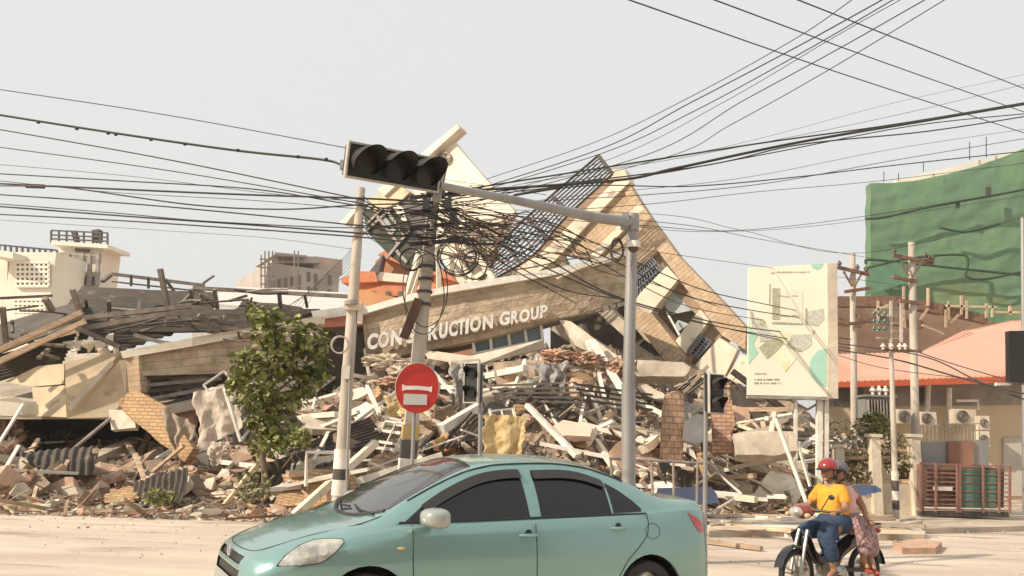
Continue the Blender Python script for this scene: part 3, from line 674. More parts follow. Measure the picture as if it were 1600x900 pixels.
m.build('scaffold_tube', dark_steel, gbld)
for pts in ([(1494, 314), (1500, 314), (1500, 325), (1494, 325)], [(1541, 292), (1549, 292), (1549, 308), (1541, 308)]):
    m = MB(); pl(m, PN, pts, .1, 1.2); m.build('net_hole', dark_steel, gbld)
m = MB()
for pts in ([(1352, 342), (1380, 340), (1450, 324), (1560, 304), (1600, 296)], [(1468, 356), (1510, 362), (1562, 350)], [(1352, 412), (1366, 406), (1500, 420), (1600, 430)], [(1350, 420), (1420, 404), (1500, 398), (1512, 410), (1510, 432), (1540, 436), (1600, 424)]):
    m.tube(spline([PN.at(*q_, 1.25) for q_ in pts], 5), .10, 5)
m.build('net_seam', mat('dark_net_fold', (.035, .07, .04)), gbld)
m = MB(); pl(m, PN, [(1356, 420), (1414, 406), (1422, 440), (1352, 462)], .1, 1.3); m.build('net_patch', mat('bright_net', (.10, .21, .13), (.08, .17, .10), bump=.3, bscale=1), gbld)
# steel walkway
wk = thing('steel_walkway', 'rusty steel walkway frame under the green netting', 'walkway', P(1420, 520, 40))
for a, b, w in (((1300, 472), (1400, 472), .5), ((1400, 472), (1470, 484), .5), ((1470, 484), (1540, 500), .4), ((1340, 496), (1440, 508), .35), ((1300, 500), (1345, 506), .4)):
    m = MB(); m.beam(P(*a, 40), P(*b, 40), w, w); m.build('girder', rust, wk)
for a, b in (((1366, 486), (1388, 476)), ((1438, 500), (1450, 482)), ((1485, 505), (1498, 492)), ((1372, 470), (1372, 505)), ((1410, 470), (1414, 512)), ((1478, 484), (1478, 512)), ((1450, 450), (1450, 478)), ((1482, 470), (1482, 500)), ((1502, 462), (1502, 492)), ((1541, 474), (1541, 497)),
             ((1412, 447), (1412, 475)), ((1578, 478), (1578, 492)), ((1440, 508), (1475, 522)), ((1556, 488), (1600, 488)), ((1478, 478), (1556, 480)), ((1510, 470), (1510, 498)), ((1550, 478), (1550, 496))):
    m = MB(); m.beam(P(*a, 39.7), P(*b, 39.7), .10, .10); m.build('strut', wood, wk)
m = MB(); m.prism([P(1300, 478, 42), P(1480, 488, 42), P(1560, 505, 42), P(1560, 560, 42), P(1300, 560, 42)], (0, .4, 0)); solo(m, 'rear_shed', 'brown shed wall behind the steel walkway', 'shed', mat('brown_shed', (.30, .19, .13), (.20, .13, .10), scale=1, bump=.3))
# the shop
roof_m = mat('salmon_tin_roof', (.60, .34, .25), (.53, .31, .23), scale=.4, bump=.06, rough=.6, streak=(6, .4, 1))
shop_w = mat('tan_shop_wall', (.62, .50, .34), (.52, .42, .28), scale=.5, bump=.15)
PS = Plane(1450, 600, 29.5, (-.06, -1, 0))
sh = thing('corner_shop', 'low tan shop with a salmon pink tin roof behind the fence', 'building', PS.at(1450, 760))
m = MB(); pl(m, PS, [(1290, 602), (1700, 588), (1700, 782), (1290, 786)], .4, 0); m.build('wall', shop_w, sh)
m = MB(); m.prism([PS.at(1288, 600, 1.2), PS.at(1584, 590, 1.2), PS.at(1700, 586, 1.2), PS.at(1700, 500, -7), PS.at(1580, 503, -6.5), PS.at(1504, 520, -6), PS.at(1438, 553, -4), PS.at(1288, 556, -4)], (0, 0, .06)); m.build('roof', roof_m, sh)
m = MB(); RA = [PS.at(1288, 600, 1.25), PS.at(1584, 590, 1.25), PS.at(1700, 586, 1.25)]; RB = [PS.at(1288, 556, -4), PS.at(1438, 553, -4), PS.at(1504, 520, -6), PS.at(1580, 503, -6.5), PS.at(1700, 500, -7)]
for k in range(46):
    x = RA[0].x + (RA[-1].x - RA[0].x) * k / 45
    def yz(L, x):
        for a, b in zip(L, L[1:]):
            if a.x <= x <= b.x: return a.lerp(b, (x - a.x) / (b.x - a.x))
        return L[-1] if x > L[-1].x else L[0]
    a, b = yz(RA, x), yz(RB, x); m.beam(Vector((x, a.y, a.z + .07)), Vector((x, b.y, b.z + .07)), .05, .03)
m.build('roof_ribs', roof_m, sh)
m = MB(); m.prism([PS.at(1288, 598, 1.25), PS.at(1584, 588, 1.25), PS.at(1700, 584, 1.25), PS.at(1700, 592, 1.25), PS.at(1584, 598, 1.25), PS.at(1288, 606, 1.25)], (0, .05, 0)); m.build('fascia', mat('red_fascia', (.52, .10, .04), (.42, .09, .04), bump=.05), sh)
for x0, x1, y0, y1 in ((1305, 1327, 606, 634), (1342, 1350, 606, 630), (1434, 1446, 606, 630)):
    m = MB(); pl(m, PS, [(x0, y0), (x1, y0), (x1, y1), (x0, y1)], .06, .05); m.build('window', dkwin, sh)
m = MB(); pl(m, PS, [(1290, 606), (1700, 596), (1700, 632), (1290, 636)], .1, .02); m.build('eave_shade_band', mat('eave_shade_grey', (.34, .30, .26)), sh)  # shade under the eaves, put into a grey strip on the wall
m = MB(); pl(m, PS, [(1568, 684), (1700, 682), (1700, 775), (1568, 775)], .1, .08); m.build('shutter_door', mat('grey_shutter', (.50, .46, .40), (.44, .40, .35), bump=.05), sh)
m = MB(); m.tube([PS.at(1450, 600, .3), PS.at(1449, 635, .3), PS.at(1444, 650, .3)], .1, 8); m.build('downpipe', white_paint, sh)
m = MB(); m.tube([PS.at(1494, 626, .3), PS.at(1528, 626, .3), PS.at(1528, 640, .3)], .05, 6); m.tube([PS.at(1483, 606, .3), PS.at(1483, 668, .3)], .09, 6); m.build('downpipe', white_paint, sh)
# air conditioners and railing on the shop's ledge
def ac_unit(x0, y0, x1, y1, Y, label):
    t = thing('air_conditioner', label, 'air conditioner', P((x0 + x1) / 2, y1, Y), group='air conditioner units on the shop wall')
    a = P(x0, y1, Y); b = P(x1, y0, Y); cx, cz = (a.x + b.x) / 2, (a.z + b.z) / 2; w, h = abs(b.x - a.x), abs(b.z - a.z)
    m = MB(); m.box((cx, Y + .2, cz), (w, .35, h)); m.build('casing', pale_concrete, t, bevel=.015)
    m = MB(); r = min(w, h) * .42; m.tube([(cx - w * .12, Y, cz), (cx - w * .12, Y + .03, cz)], r, 20); f = m.build('fan', dark_steel, t)
    m = MB()
    for k in range(4): m.tube([(cx - w * .12 + r * (.25 + .22 * k) * math.cos(j * math.pi / 10), Y - .015, cz + r * (.25 + .22 * k) * math.sin(j * math.pi / 10)) for j in range(21)], .008, 4, caps=False)
    m.build('grille', grey_steel, f)
ac_unit(1492, 640, 1526, 662, 28.4, 'white air conditioner nearest the shop door with a large round fan')
ac_unit(1440, 644, 1464, 664, 28.4, 'small grey air conditioner in the middle of the shop wall')
ac_unit(1404, 640, 1430, 662, 28.4, 'leftmost air conditioner of the shop, partly behind the thick pole')
ac_unit(1533, 650, 1547, 672, 28.0, 'upper of two narrow air conditioners at the railing end')
ac_unit(1533, 674, 1547, 698, 28.0, 'lower of two narrow air conditioners at the railing end')
rl2 = thing('iron_railing', 'thin iron railing around the ledge above the metal cabinets', 'railing', P(1490, 690, 27))
m = MB(); m.beam(P(1440, 665, 27), P(1530, 662, 27), .04); m.beam(P(1440, 690, 27), P(1530, 688, 27), .04); m.build('rail', grey_steel, rl2)
m = MB()
for x in range(1440, 1532, 6): m.beam(P(x, 664, 26.96), P(x, 690, 26.96), .025)
m.build('baluster', grey_steel, rl2)
# ------------------------------------------------------------------ utility poles
band_w = mat('white_band', (.78, .74, .66), (.55, .50, .43), scale=4, bump=.1); band_b = mat('black_band', (.06, .055, .05), (.10, .09, .08), scale=5, bump=.1)
def pole(name, label, cat, top, bot, Y, w0, w1, m0=pole_m, parts=None, group=None, bands=None, n=14, tilt_y=0.0):
    """round tapering pole from the ground under bot to top"""
    a = P(*top, Y); b = P(*bot, Y - tilt_y); d = (a - b); g = b - d * ((b.z + .3) / d.z)
    t = thing(name, label, cat, (g.x, g.y, 0), group)
    m = MB(); pts = [g.lerp(a, k / 12) for k in range(13)]
    m.tube(pts, [w0 + (w1 - w0) * k / 12 for k in range(13)], n); m.build('shaft', m0, t, smooth=True)
    for (y0, y1, mt) in bands or ():
        p0 = b.lerp(a, (bot[1] - y0) / (bot[1] - top[1])); p1 = b.lerp(a, (bot[1] - y1) / (bot[1] - top[1])); r = w0 * 1.06
        m = MB(); m.tube([p0, p1], r, n); m.build('painted_band', mt, t, smooth=True)
    return t, (lambda f: g.lerp(a, f)), a, g
pa, fa, topA, _ = pole('utility_pole', 'slim concrete utility pole with painted bands at its foot, left of the red round sign', 'utility pole', (564, 294), (530, 775), 14.2, .125, .075,
     bands=[(735, 706, band_w), (751, 735, band_b), (774, 751, band_w)])
m = MB(); c = P(552, 478, 14.1); m.box(c, (.3, .12, .14)); m.build('clamp_bracket', pale_concrete, pa)
m = MB(); m.tube([P(549, 470, 14.05), P(549, 476, 14.05)], .11, 12); m.build('band', grey_steel, pa)
m = MB(); m.box(P(563, 490, 14.2), (.08, .1, .35)); m.build('junction_box', white_paint, pa)
m = MB(); cc = P(546, 735, 13.95); m.tube([P(548, 560, 14.0), P(545, 640, 13.98), P(541, 775, 13.95)], .02, 6); m.build('conduit', galv, pa)
m = MB(); m.box(P(541, 582, 14.02), (.14, .12, .22)); m.build('meter_box', pole_m, pa)
pb, fb, topB, _ = pole('utility_pole', 'thick concrete utility pole wrapped in a dense tangle of cables, behind the red round sign', 'utility pole', (683, 262), (636, 728), 14.8, .15, .10,
     bands=[(668, 688, mat('yellow_band', (.55, .40, .13), (.40, .30, .12))), (690, 717, band_b), (717, 735, band_w)])
m = MB(); m.box(P(643, 498, 14.6), (.16, .06, .75), Matrix.Rotation(.32, 3, 'Y')); m.build('cable_sleeve', mat('dark_brown_box', (.12, .06, .04)), pb)
m = MB(); m.box(P(662, 590, 14.62), (.34, .2, .42)); m.build('control_cabinet', mat('cabinet_grey', (.26, .27, .27)), pb)
for y in (305, 330, 352, 378):
    m = MB(); m.beam(P(640, y + 4, 14.6), P(718, y - 3, 14.9), .05, .07); m.build('crossarm', dark_steel, pb)
for i, y in enumerate((380, 396, 412, 428)):
    m = MB(); c = pb.location; q0 = fb(.72 - i * .034); m.tube([q0, q0 + Vector((0, 0, .05))], .145, 14); m.build('strap', dark_steel, pb)
for k, (x, y) in enumerate(((672, 296), (690, 300), (700, 318), (666, 320), (708, 340))):
    m = MB(); m.box(P(x, y, 14.6), (.12, .12, .2)); m.build('splice_box', black, pb)
pc, fc, _, _ = pole('utility_pole', 'thick concrete pole with crossarms and insulators standing before the green netting', 'utility pole', (1424, 379), (1431, 700), 25, .13, .10)
for (x0, y0, x1, y1) in ((1396, 399, 1458, 411), (1395, 432, 1432, 440), (1405, 470, 1440, 474)):
    m = MB(); m.beam(P(x0, y0, 24.8), P(x1, y1, 24.9), .09, .1); m.build('crossarm', rust, pc)
m = MB(); m.beam(P(1408, 408, 24.8), P(1420, 432, 24.8), .05); m.beam(P(1440, 410, 24.8), P(1426, 432, 24.8), .05); m.build('brace', rust, pc)
def insul(p, t, r=.07, h=.22, mt=None):
    m = MB(); m.tube([p, p + Vector((0, 0, h * .4)), p + Vector((0, 0, h * .45)), p + Vector((0, 0, h * .7)), p + Vector((0, 0, h * .75)), p + Vector((0, 0, h))], [r * .5, r * .5, r, r * .9, r * .5, r * .4], 10)
    return m.build('insulator', mt or mat('brown_ceramic', (.12, .07, .05), rough=.25, bump=0), t, smooth=True)
for x, y in ((1398, 398), (1446, 405), (1452, 408), (1458, 410)): insul(P(x, y, 24.75), pc)
m = MB(); m.tube([P(1490, 425, 24.6), P(1490, 419, 24.6)], .14, 12); m.tube([P(1458, 408, 24.8), P(1466, 402, 24.8)], .04, 6)
pd, fd, _, _ = pole('utility_pole', 'slender concrete pole just right of the billboard with a transformer below', 'utility pole', (1332, 396), (1335, 690), 25.5, .11, .09)
for (x0, y0, x1, y1) in ((1306, 417, 1358, 429), (1320, 456, 1360, 450), (1325, 506, 1352, 504)):
    m = MB(); m.beam(P(x0, y0, 25.3), P(x1, y1, 25.4), .09, .1); m.build('crossarm', rust, pd)
m = MB(); m.beam(P(1318, 424, 25.3), P(1332, 448, 25.3), .05); m.beam(P(1346, 428, 25.3), P(1335, 448, 25.3), .05); m.build('brace', rust, pd)
for x, y in ((1312, 418), (1340, 424), (1354, 428)): insul(P(x, y, 25.2), pd)
pe, fe, _, _ = pole('utility_pole', 'narrow pole with black and white bands at its foot, before the fence', 'utility pole', (1392, 536), (1400, 796), 19.5, .075, .05,
     bands=[(738, 752, band_w), (752, 768, band_b), (768, 782, band_w), (782, 796, band_b)])
m = MB(); m.beam(P(1378, 546, 19.4), P(1440, 549, 19.5), .05, .06); m.build('crossarm', rust, pe)
for x in (1380, 1393, 1406, 1414): insul(P(x, 546, 19.35), pe, .06, .14, white_paint)
pole('lamp_post', 'grey lamp post at the right picture edge against the green netting', 'lamp post', (1598, 340), (1601, 700), 24, .07, .06, galv)
# transformer
tr = thing('transformer', 'grey oil transformer with three white bushings between the two right-hand poles', 'transformer', P(1374, 690, 24.5))
m = MB(); a = P(1354, 658, 24.5); b = P(1394, 622, 24.5); m.box(((a.x + b.x) / 2, 24.8, (a.z + b.z) / 2), (b.x - a.x, .6, b.z - a.z)); m.build('tank', galv, tr, bevel=.02)
m = MB()
for k in range(9): m.box((a.x + (b.x - a.x) * (k + .5) / 9, 24.44, (a.z + b.z) / 2), (.02, .12, (b.z - a.z) * .8))
m.build('cooling_fins', grey_steel, tr)
m = MB(); m.box(((a.x + b.x) / 2, 24.7, b.z + .04), ((b.x - a.x) * 1.2, .7, .06)); m.build('lid', galv, tr)
for x in (1364, 1374, 1384): insul(P(x, 618, 24.5), tr, .09, .28, white_paint)
m = MB(); m.beam(P(1352, 664, 24.6), P(1398, 664, 24.6), .1); m.beam(P(1362, 664, 24.6), P(1363, 740, 24.6), .12); m.beam(P(1390, 664, 24.6), P(1391, 740, 24.6), .12); m.build('support_frame', pole_m, tr)
ld = thing('switch_rack', 'small steel ladder rack of insulators between the two right-hand poles', 'switch rack', P(1400, 530, 25))
m = MB()
for x in (1392, 1408): m.beam(P(x, 470, 25), P(x, 535, 25), .07)
for y in (480, 492, 504, 516, 528): m.beam(P(1370, y, 25.1), P(1412, y + 1, 25.1), .05)
m.build('rack', pole_m, ld)
for y in (490, 502, 514):
    for x in (1366, 1374, 1383): insul(P(x, y + 4, 24.9), ld, .08, .16, mat('green_glass', (.10, .16, .12), rough=.2, bump=0))

# ------------------------------------------------------------------ traffic signals
vis_m = mat('visor_black', (.024, .020, .017), (.017, .015, .013), rough=.55, bump=.05)
lens_m = mat('dark_lens', (.03, .02, .018), (.02, .02, .02), rough=.25, bump=0)
rimw = mat('white_edge', (.50, .46, .40), (.36, .33, .29), bump=.05, rough=.6)
def signal_head(parent, o, ax, up, nrm, L, Hh, D, n, rim=True, vis_len=.3, backplate=None):
    """o: centre, ax: along the row of lamps, nrm: facing"""
    rot = Matrix((ax, nrm, up)).transposed()
    m = MB(); m.box(o - nrm * D / 2, (L, D, Hh), rot); h = m.build('signal_head', black, parent, bevel=.012)
    if rim:
        m = MB(); e = .022
        for s_ in (-1, 1):
            m.box(o + up * s_ * (Hh / 2 + e / 2) - nrm * .02, (L + 2 * e, .07, e), rot)
            m.box(o + ax * s_ * (L / 2 + e / 2) - nrm * .02, (e, .07, Hh), rot)
        m.build('white_border', rimw, h)
    r = min(Hh, L / n) * .44
    for k in range(n):
        c = o + ax * (L * ((k + .5) / n - .5))
        m = MB(); m.tube([c, c + nrm * .02], r * .96, 24); m.build('lens', lens_m, h, smooth=True)
        m = MB()
        def vf(u, v, c=c):
            th = -.28 * math.pi + u * 1.56 * math.pi
            ln = vis_len * (.42 + .58 * max(0, math.sin(th * 1.0)) ** .8) if math.sin(th) > 0 else vis_len * .42 * (1 + .75 * math.sin(th))
            return c + (ax * math.cos(th) + up * math.sin(th)) * r * (1.04) + nrm * (ln * v)
        m.grid(vf, 30, 4)
        def vf2(u, v, c=c):
            p = vf(u, v, c); d = (p - c) - nrm * (p - c).dot(nrm); return p - d.normalized() * .008
        m.grid(vf2, 30, 4); m.build('visor', vis_m, h, smooth=True)
    return h
ts = thing('traffic_signal', 'tall grey mast with a long arm holding a dead three-lamp signal over the road', 'traffic signal', G(980, 866))
YM = 11.6
g0 = P(983, 800, YM); g0.z = 0; tp = P(988, 342, YM)
m = MB(); m.tube([Vector((g0.x, YM, -.1)), P(982, 600, YM), P(982, 600, YM) + Vector((0, 0, .001)), tp], [.098, .096, .082, .078], 18); m.build('pole', galv, ts, smooth=True)
m = MB(); m.tube([tp - Vector((0, 0, .18)), tp + Vector((0, 0, .06))], .10, 16); m.tube([tp + Vector((0, 0, .06)), tp + Vector((0, 0, .09))], [.10, .03], 16); m.build('cap', galv, ts)
m = MB(); m.box(tp + Vector((-.12, -.08, -.06)), (.10, .22, .22)); m.build('flange', galv, ts, bevel=.01)
aEnd = P(686, 290, 9.4)
m = MB(); m.tube([tp + Vector((-.05, -.05, -.06)), P(930, 340, YM - .5), P(800, 312, 10.4), aEnd], [.078, .072, .055, .047], 14); m.build('arm', galv, ts, smooth=True)
hc = P(617, 262, 9.05)
lft, rgt = P(547, 250, 8.9), P(688, 276, 9.5); ax = (rgt - lft).normalized()
nr = Vector((.62, -.78, -.20)); nr = (nr - ax * nr.dot(ax)).normalized(); upv = nr.cross(ax); upv = upv if upv.z > 0 else -upv
signal_head(ts, hc, ax, upv, nr, (rgt - lft).length * .98, .36, .16, 3, vis_len=.40)
m = MB(); m.box(aEnd + Vector((-.02, .06, 0)), (.09, .12, .34)); m.build('mounting_bracket', galv, ts)
m = MB(); m.box(P(537, 258, 9.0), (.07, .08, .10)); m.build('cable_clamp', galv, ts)
# cctv
cc = thing('security_camera', 'white dome security camera hanging from the top of the signal mast', 'security camera', P(990, 392, YM - .15))
q = P(990, 385, YM - .22)
m = MB(); m.tube([q + Vector((0, 0, .075)), q + Vector((0, 0, .07)), q + Vector((0, 0, .0)), q + Vector((0, 0, -.02))], [.05, .085, .1, .1], 18); m.build('housing', white_paint, cc, smooth=True)
m = MB(); m.tube([q + Vector((0, 0, -.02 - .07 * math.sin(a))) for a in (0, .5, .9, 1.3, 1.5)], [.08 * math.cos(a) + .002 for a in (0, .5, .9, 1.3, 1.5)], 18); m.build('dome', mat('smoked_dome', (.10, .05, .04), rough=.1, bump=0), cc, smooth=True)
m = MB(); m.beam(q + Vector((-.02, .0, .07)), q + Vector((-.05, .2, .12)), .04); m.build('wall_bracket', galv, cc)
# second signal on thin pole, left (seen from the side, behind the car roof)
t2 = thing('traffic_signal', 'small black signal box with a white edge, just right of the red round sign', 'traffic signal', P(750, 860, 11.5))
m = MB(); a = P(752, 567, 11.5); b = P(748, 860, 11.5); m.tube([Vector((b.x, b.y, 0)), a], .03, 10); m.build('post', galv, t2, smooth=True)
o2 = P(737, 598, 11.4); up2 = (P(752, 567, 11.5) - P(748, 700, 11.5)).normalized(); n2 = Vector((-.45, -.85, 0)).normalized(); n2 = (n2 - up2 * n2.dot(up2)).normalized(); ax2 = up2.cross(n2)
def vhead(parent, o, up, nrm, L, Wd, n, vis):
    axx = up; upx = up.cross(nrm).normalized()
    rot = Matrix((axx, nrm, upx)).transposed()
    m = MB(); m.box(o - nrm * .06, (L, .14, Wd), rot); h = m.build('signal_head', black, parent, bevel=.01)
    m = MB()
    for s_ in (-1, 1):
        m.box(o + upx * s_ * (Wd / 2 + .008), (L + .03, .05, .016), rot); m.box(o + axx * s_ * (L / 2 + .008), (.016, .05, Wd), rot)
    m.build('white_border', rimw, h)
    r = Wd * .42
    for k in range(n):
        c = o + axx * (L * ((k + .5) / n - .5))
        m = MB(); m.tube([c, c + nrm * .02], r * .95, 20); m.build('lens', lens_m, h, smooth=True)
        def vf(u, v, c=c, k2=1.0):
            th = -.2 * math.pi + u * 1.4 * math.pi
            ln = vis * (.3 + .7 * max(0, math.sin(th)))
            return c + (upx * math.cos(th) + axx * math.sin(th)) * r * k2 + nrm * (ln * v)
        m = MB(); m.grid(vf, 26, 3); m.grid(lambda u, v: vf(u, v, k2=.95), 26, 3); m.build('visor', vis_m, h, smooth=True)
vhead(t2, o2, up2, n2, .52, .20, 2, .18)
t3 = thing('traffic_signal', 'small two-lamp black signal on a thin grey post beside the car tail', 'traffic signal', P(1101, 845, 13.6))
m = MB(); a = P(1103, 586, 13.6); b = P(1101, 845, 13.6); m.tube([Vector((b.x, b.y, 0)), a], .036, 10); m.build('post', galv, t3, smooth=True)
vhead(t3, P(1119, 615, 13.5), Vector((.0, 0, 1)), Vector((.45, -.85, -.1)).normalized(), .60, .28, 2, .24)
# no-entry sign
sg = thing('round_sign', 'red round no-entry sign with a white bar and a pasted white paper', 'road sign', G(655, 880))
YS_ = 10.6; cs = P(652, 606, YS_); rs = .285
m = MB(); m.tube([Vector((cs.x - .0, YS_ + .03, 0)), P(650, 575, YS_) + Vector((0, .03, 0))], .024, 10); m.build('post', galv, sg, smooth=True)
ns = Vector((.28, -.95, .05)).normalized(); red = mat('sign_red', (.55, .035, .025), (.50, .03, .02), rough=.4, bump=0, scale=1)
m = MB(); m.tube([cs, cs + ns * .012], rs * 1.0, 40); ob = m.build('plate', red, sg)
for v in ob.data.vertices: v.co.z = (v.co.z - (cs.z - sg.location.z)) * 1.12 + (cs.z - sg.location.z)
sx = ns.cross(Vector((0, 0, 1))).normalized(); sx = sx if sx.x > 0 else -sx; sy = sx.cross(ns); sy = sy if sy.z > 0 else -sy
m = MB(); m.tube([cs + ns * .0125 + (sx * math.cos(t * math.pi / 24) + Vector((0, 0, 1.12)) * math.sin(t * math.pi / 24)) * rs * .985 for t in range(49)], .0055, 6, caps=False); m.build('rim', rimw, sg)
SC = 1 / (F_PX / YS_)
def spt(x, y): return cs + sx * ((x - 652) * SC * 1.04) + sy * (-(y - 606) * SC) + ns * .0135
m = MB(); m.prism([spt(629, 602), spt(634, 604), spt(652, 603), spt(671, 604), spt(674, 602), spt(674, 612), spt(668, 610), spt(652, 609), spt(636, 610), spt(629, 612)], ns * .004); m.build('white_bar', letter_m, sg)
m = MB(); m.prism([spt(632, 616), spt(667, 616), spt(667, 632), spt(632, 633)], ns * .004); m.build('paper', mat('grey_paper', (.62, .60, .58), (.56, .54, .52), bump=0), sg)

# ------------------------------------------------------------------ billboard
bb = thing('billboard', 'tall cream billboard with a grey house picture and mint green corners on white posts', 'billboard', P(1250, 800, 20.5))
YBB = 20.5; NB = Vector((-.10, -1, 0)).normalized(); PBB = Plane(1230, 520, YBB, NB)
bcream = mat('billboard_cream', (.84, .80, .66), (.80, .75, .61), rough=.5, bump=0, scale=.8)
m = MB(); pl(m, PBB, [(1170, 418), (1292, 412), (1293, 620), (1168, 617)], .12); m.build('face', bcream, bb)
m = MB(); q0, q1 = PBB.at(1293, 411, .03), PBB.at(1294, 622, .03); m.beam(q0 + Vector((.12, .2, 0)), q1 + Vector((.12, .2, 0)), .25, .4); m.build('side_frame', pale_concrete, bb)
m = MB(); pl(m, PBB, [(1169, 618), (1295, 621), (1295, 625), (1169, 622)], .3, .02); m.build('bottom_frame', grey_steel, bb)
def art(pts, mt, k=1): 
    m = MB(); pl(m, PBB, pts, .004, .0045 * k + .004); return m.build('print', mt, bb)
def AX(x, y): return (1160 + x / 3.913, 400 + y / 3.913)
mint = mat('mint_print', (.40, .66, .54), (.37, .62, .50), bump=0); olive = mat('olive_print', (.33, .33, .22), (.50, .49, .36), scale=14, bump=0, detail=8); pgrey = mat('grey_print', (.62, .62, .54), (.45, .46, .38), scale=12, bump=0, detail=8); yel = mat('yellow_print', (.74, .70, .40), (.80, .76, .58), scale=9, bump=0)
art([AX(*p) for p in ((38, 425), (96, 484), (66, 530), (96, 590), (38, 660))], mint)
art([AX(515, 565)] + [AX(515 - 105 * math.sin(t), 680 - 118 * math.cos(t)) for t in (.5, .9, 1.3, 1.7, 2.1, 2.5)] + [AX(515, 800)], mint)
art([AX(*p) for p in ((415, 50), (495, 46), (480, 74), (455, 82), (430, 72))], mint)
art([AX(*p) for p in ((183, 195), (232, 198), (232, 390), (183, 388))], olive)
art([AX(*p) for p in ((232, 205), (368, 215), (368, 415), (232, 405))], mat('pale_print', (.78, .75, .62), (.72, .70, .58), bump=0, scale=6))
for q_ in (((232, 240), (285, 246), (285, 254), (232, 248)), ((300, 240), (340, 242), (340, 248), (300, 246)), ((232, 360), (285, 362), (285, 374), (232, 370)), ((300, 360), (345, 362), (345, 368), (300, 366)), ((180, 402), (368, 410), (368, 420), (180, 414)), ((165, 170), (170, 170), (168, 300), (164, 300)), ((384, 320), (396, 320), (398, 420), (386, 420))): art([AX(*p) for p in q_], olive, 2)
art([AX(*p) for p in ((400, 340), (495, 322), (500, 385), (460, 430), (400, 418))], pgrey)
art([AX(*p) for p in ((100, 560), (150, 520), (215, 500), (255, 530), (200, 590), (150, 630))], olive)
art([AX(*p) for p in ((44, 330), (62, 372), (100, 376), (140, 400), (150, 440), (190, 480), (140, 500), (96, 470), (60, 440))], pgrey)
art([AX(*p) for p in ((50, 340), (62, 342), (72, 400), (100, 430), (92, 440), (60, 410))], olive, 2)
art([AX(*p) for p in ((108, 385), (132, 388), (140, 415), (125, 432), (108, 425))], olive, 2)
art([AX(*p) for p in ((110, 465), (205, 480), (220, 500), (150, 520), (104, 520))], pgrey, 2)
art([AX(*p) for p in ((225, 470), (300, 475), (310, 520), (262, 545), (225, 520))], yel)
art([AX(*p) for p in ((300, 480), (420, 480), (425, 540), (380, 575), (330, 578), (280, 545))], pgrey)
art([AX(*p) for p in ((430, 450), (446, 455), (440, 480), (430, 475))], olive); art([AX(*p) for p in ((270, 530), (330, 560), (370, 580), (340, 586), (280, 556))], olive, 2)
art([AX(*p) for p in ((185, 620), (262, 550), (335, 620), (262, 710))], mat('pale_yellow_print', (.80, .76, .54), (.84, .80, .66), scale=10, bump=0)); art([AX(*p) for p in ((235, 640), (262, 650), (290, 640), (275, 690), (262, 705), (245, 690))], yel, 2)
rng = random.Random(3)
def wordrow(x0, x1, y, h, mt):
    x = x0; m = MB()
    while x < x1:
        w = rng.uniform(5, 9); k = rng.choice((0, 1, 1, 2))
        pl(m, PBB, [AX(x, y), AX(x + 1.8, y), AX(x + 1.8, y + h), AX(x, y + h)], .004, .010)
        if k: pl(m, PBB, [AX(x + 1.8, y), AX(x + w - 2, y), AX(x + w - 2, y + 2.4), AX(x + 1.8, y + 2.4)], .004, .010)
        if k == 2: pl(m, PBB, [AX(x + 1.8, y + h - 2.4), AX(x + w - 2, y + h - 2.4), AX(x + w - 2, y + h), AX(x + 1.8, y + h)], .004, .010)
        x += w + (7 if rng.random() < .22 else 0)
    m.build('small_print', mt, bb)
ink = mat('dark_ink', (.16, .15, .12), bump=0)
wordrow(176, 192, 100, 9, ink); wordrow(212, 410, 94, 9, mat('faded_ink', (.42, .40, .33), bump=0)); wordrow(74, 155, 716, 9, mat('faded_ink', (.42, .40, .33))); wordrow(74, 228, 751, 10, ink); wordrow(74, 232, 773, 10, ink)
for x0, x1, w in ((1280, 1279, .13), (1291, 1290, .10), (1243, 1243, .07)):
    m = MB(); a = P(x0, 622, YBB + .15); b = P(x1, 800, YBB + .15); m.beam(Vector((b.x, b.y, 0)), a, w, w); m.build('post', white_paint, bb)
m = MB(); m.beam(P(1232, 624, YBB + .2), P(1262, 640, YBB + .2), .05); m.beam(P(1292, 622, YBB + .2), P(1262, 640, YBB + .2), .05); m.build('brace', grey_steel, bb)
bk = thing('dark_board', 'black hanging sign board cut by the right picture edge', 'sign board', P(1590, 600, 17))
m = MB(); m.prism([P(1577, 517, 17), P(1660, 516, 17), P(1660, 602, 17), P(1578, 597, 17)], (0, .15, 0)); m.build('panel', black, bk)
m = MB(); m.prism([P(1558, 598, 17.1), P(1580, 598, 17.1), P(1580, 602, 17.1), P(1558, 602, 17.1)], (0, .1, 0)); m.build('lamp_tube', white_paint, bk)

# ------------------------------------------------------------------ fence, hedge, cabinets, cage
fn = thing('compound_fence', 'low concrete compound fence with posts and rails at the right', 'fence', G(1370, 800))
YFn = 21.0
m = MB(); a = P(1300, 782, YFn); b = P(1438, 782, YFn); a.z = 0; b.z = 0; z1 = P(1380, 755, YFn).z
m.prism([a, b, Vector((b.x, b.y, z1)), Vector((a.x, a.y, z1))], (0, .2, 0)); m.build('base_wall', pale_concrete, fn)
for x in (1369, 1432, 1312):
    a = P(x, 780, YFn - .05); c = P(x, 684 if x != 1312 else 700, YFn - .05); m = MB(); m.beam(Vector((a.x, a.y, 0)), Vector((a.x, a.y, c.z)), .22, .26); m.box((a.x, a.y, c.z + .05), (.32, .34, .08)); m.build('pillar', pale_concrete, fn)
for y in (704, 715, 752):
    m = MB(); m.beam(P(1300, y, YFn + .1), P(1436, y, YFn + .1), .06, .09); m.build('rail', wood, fn)
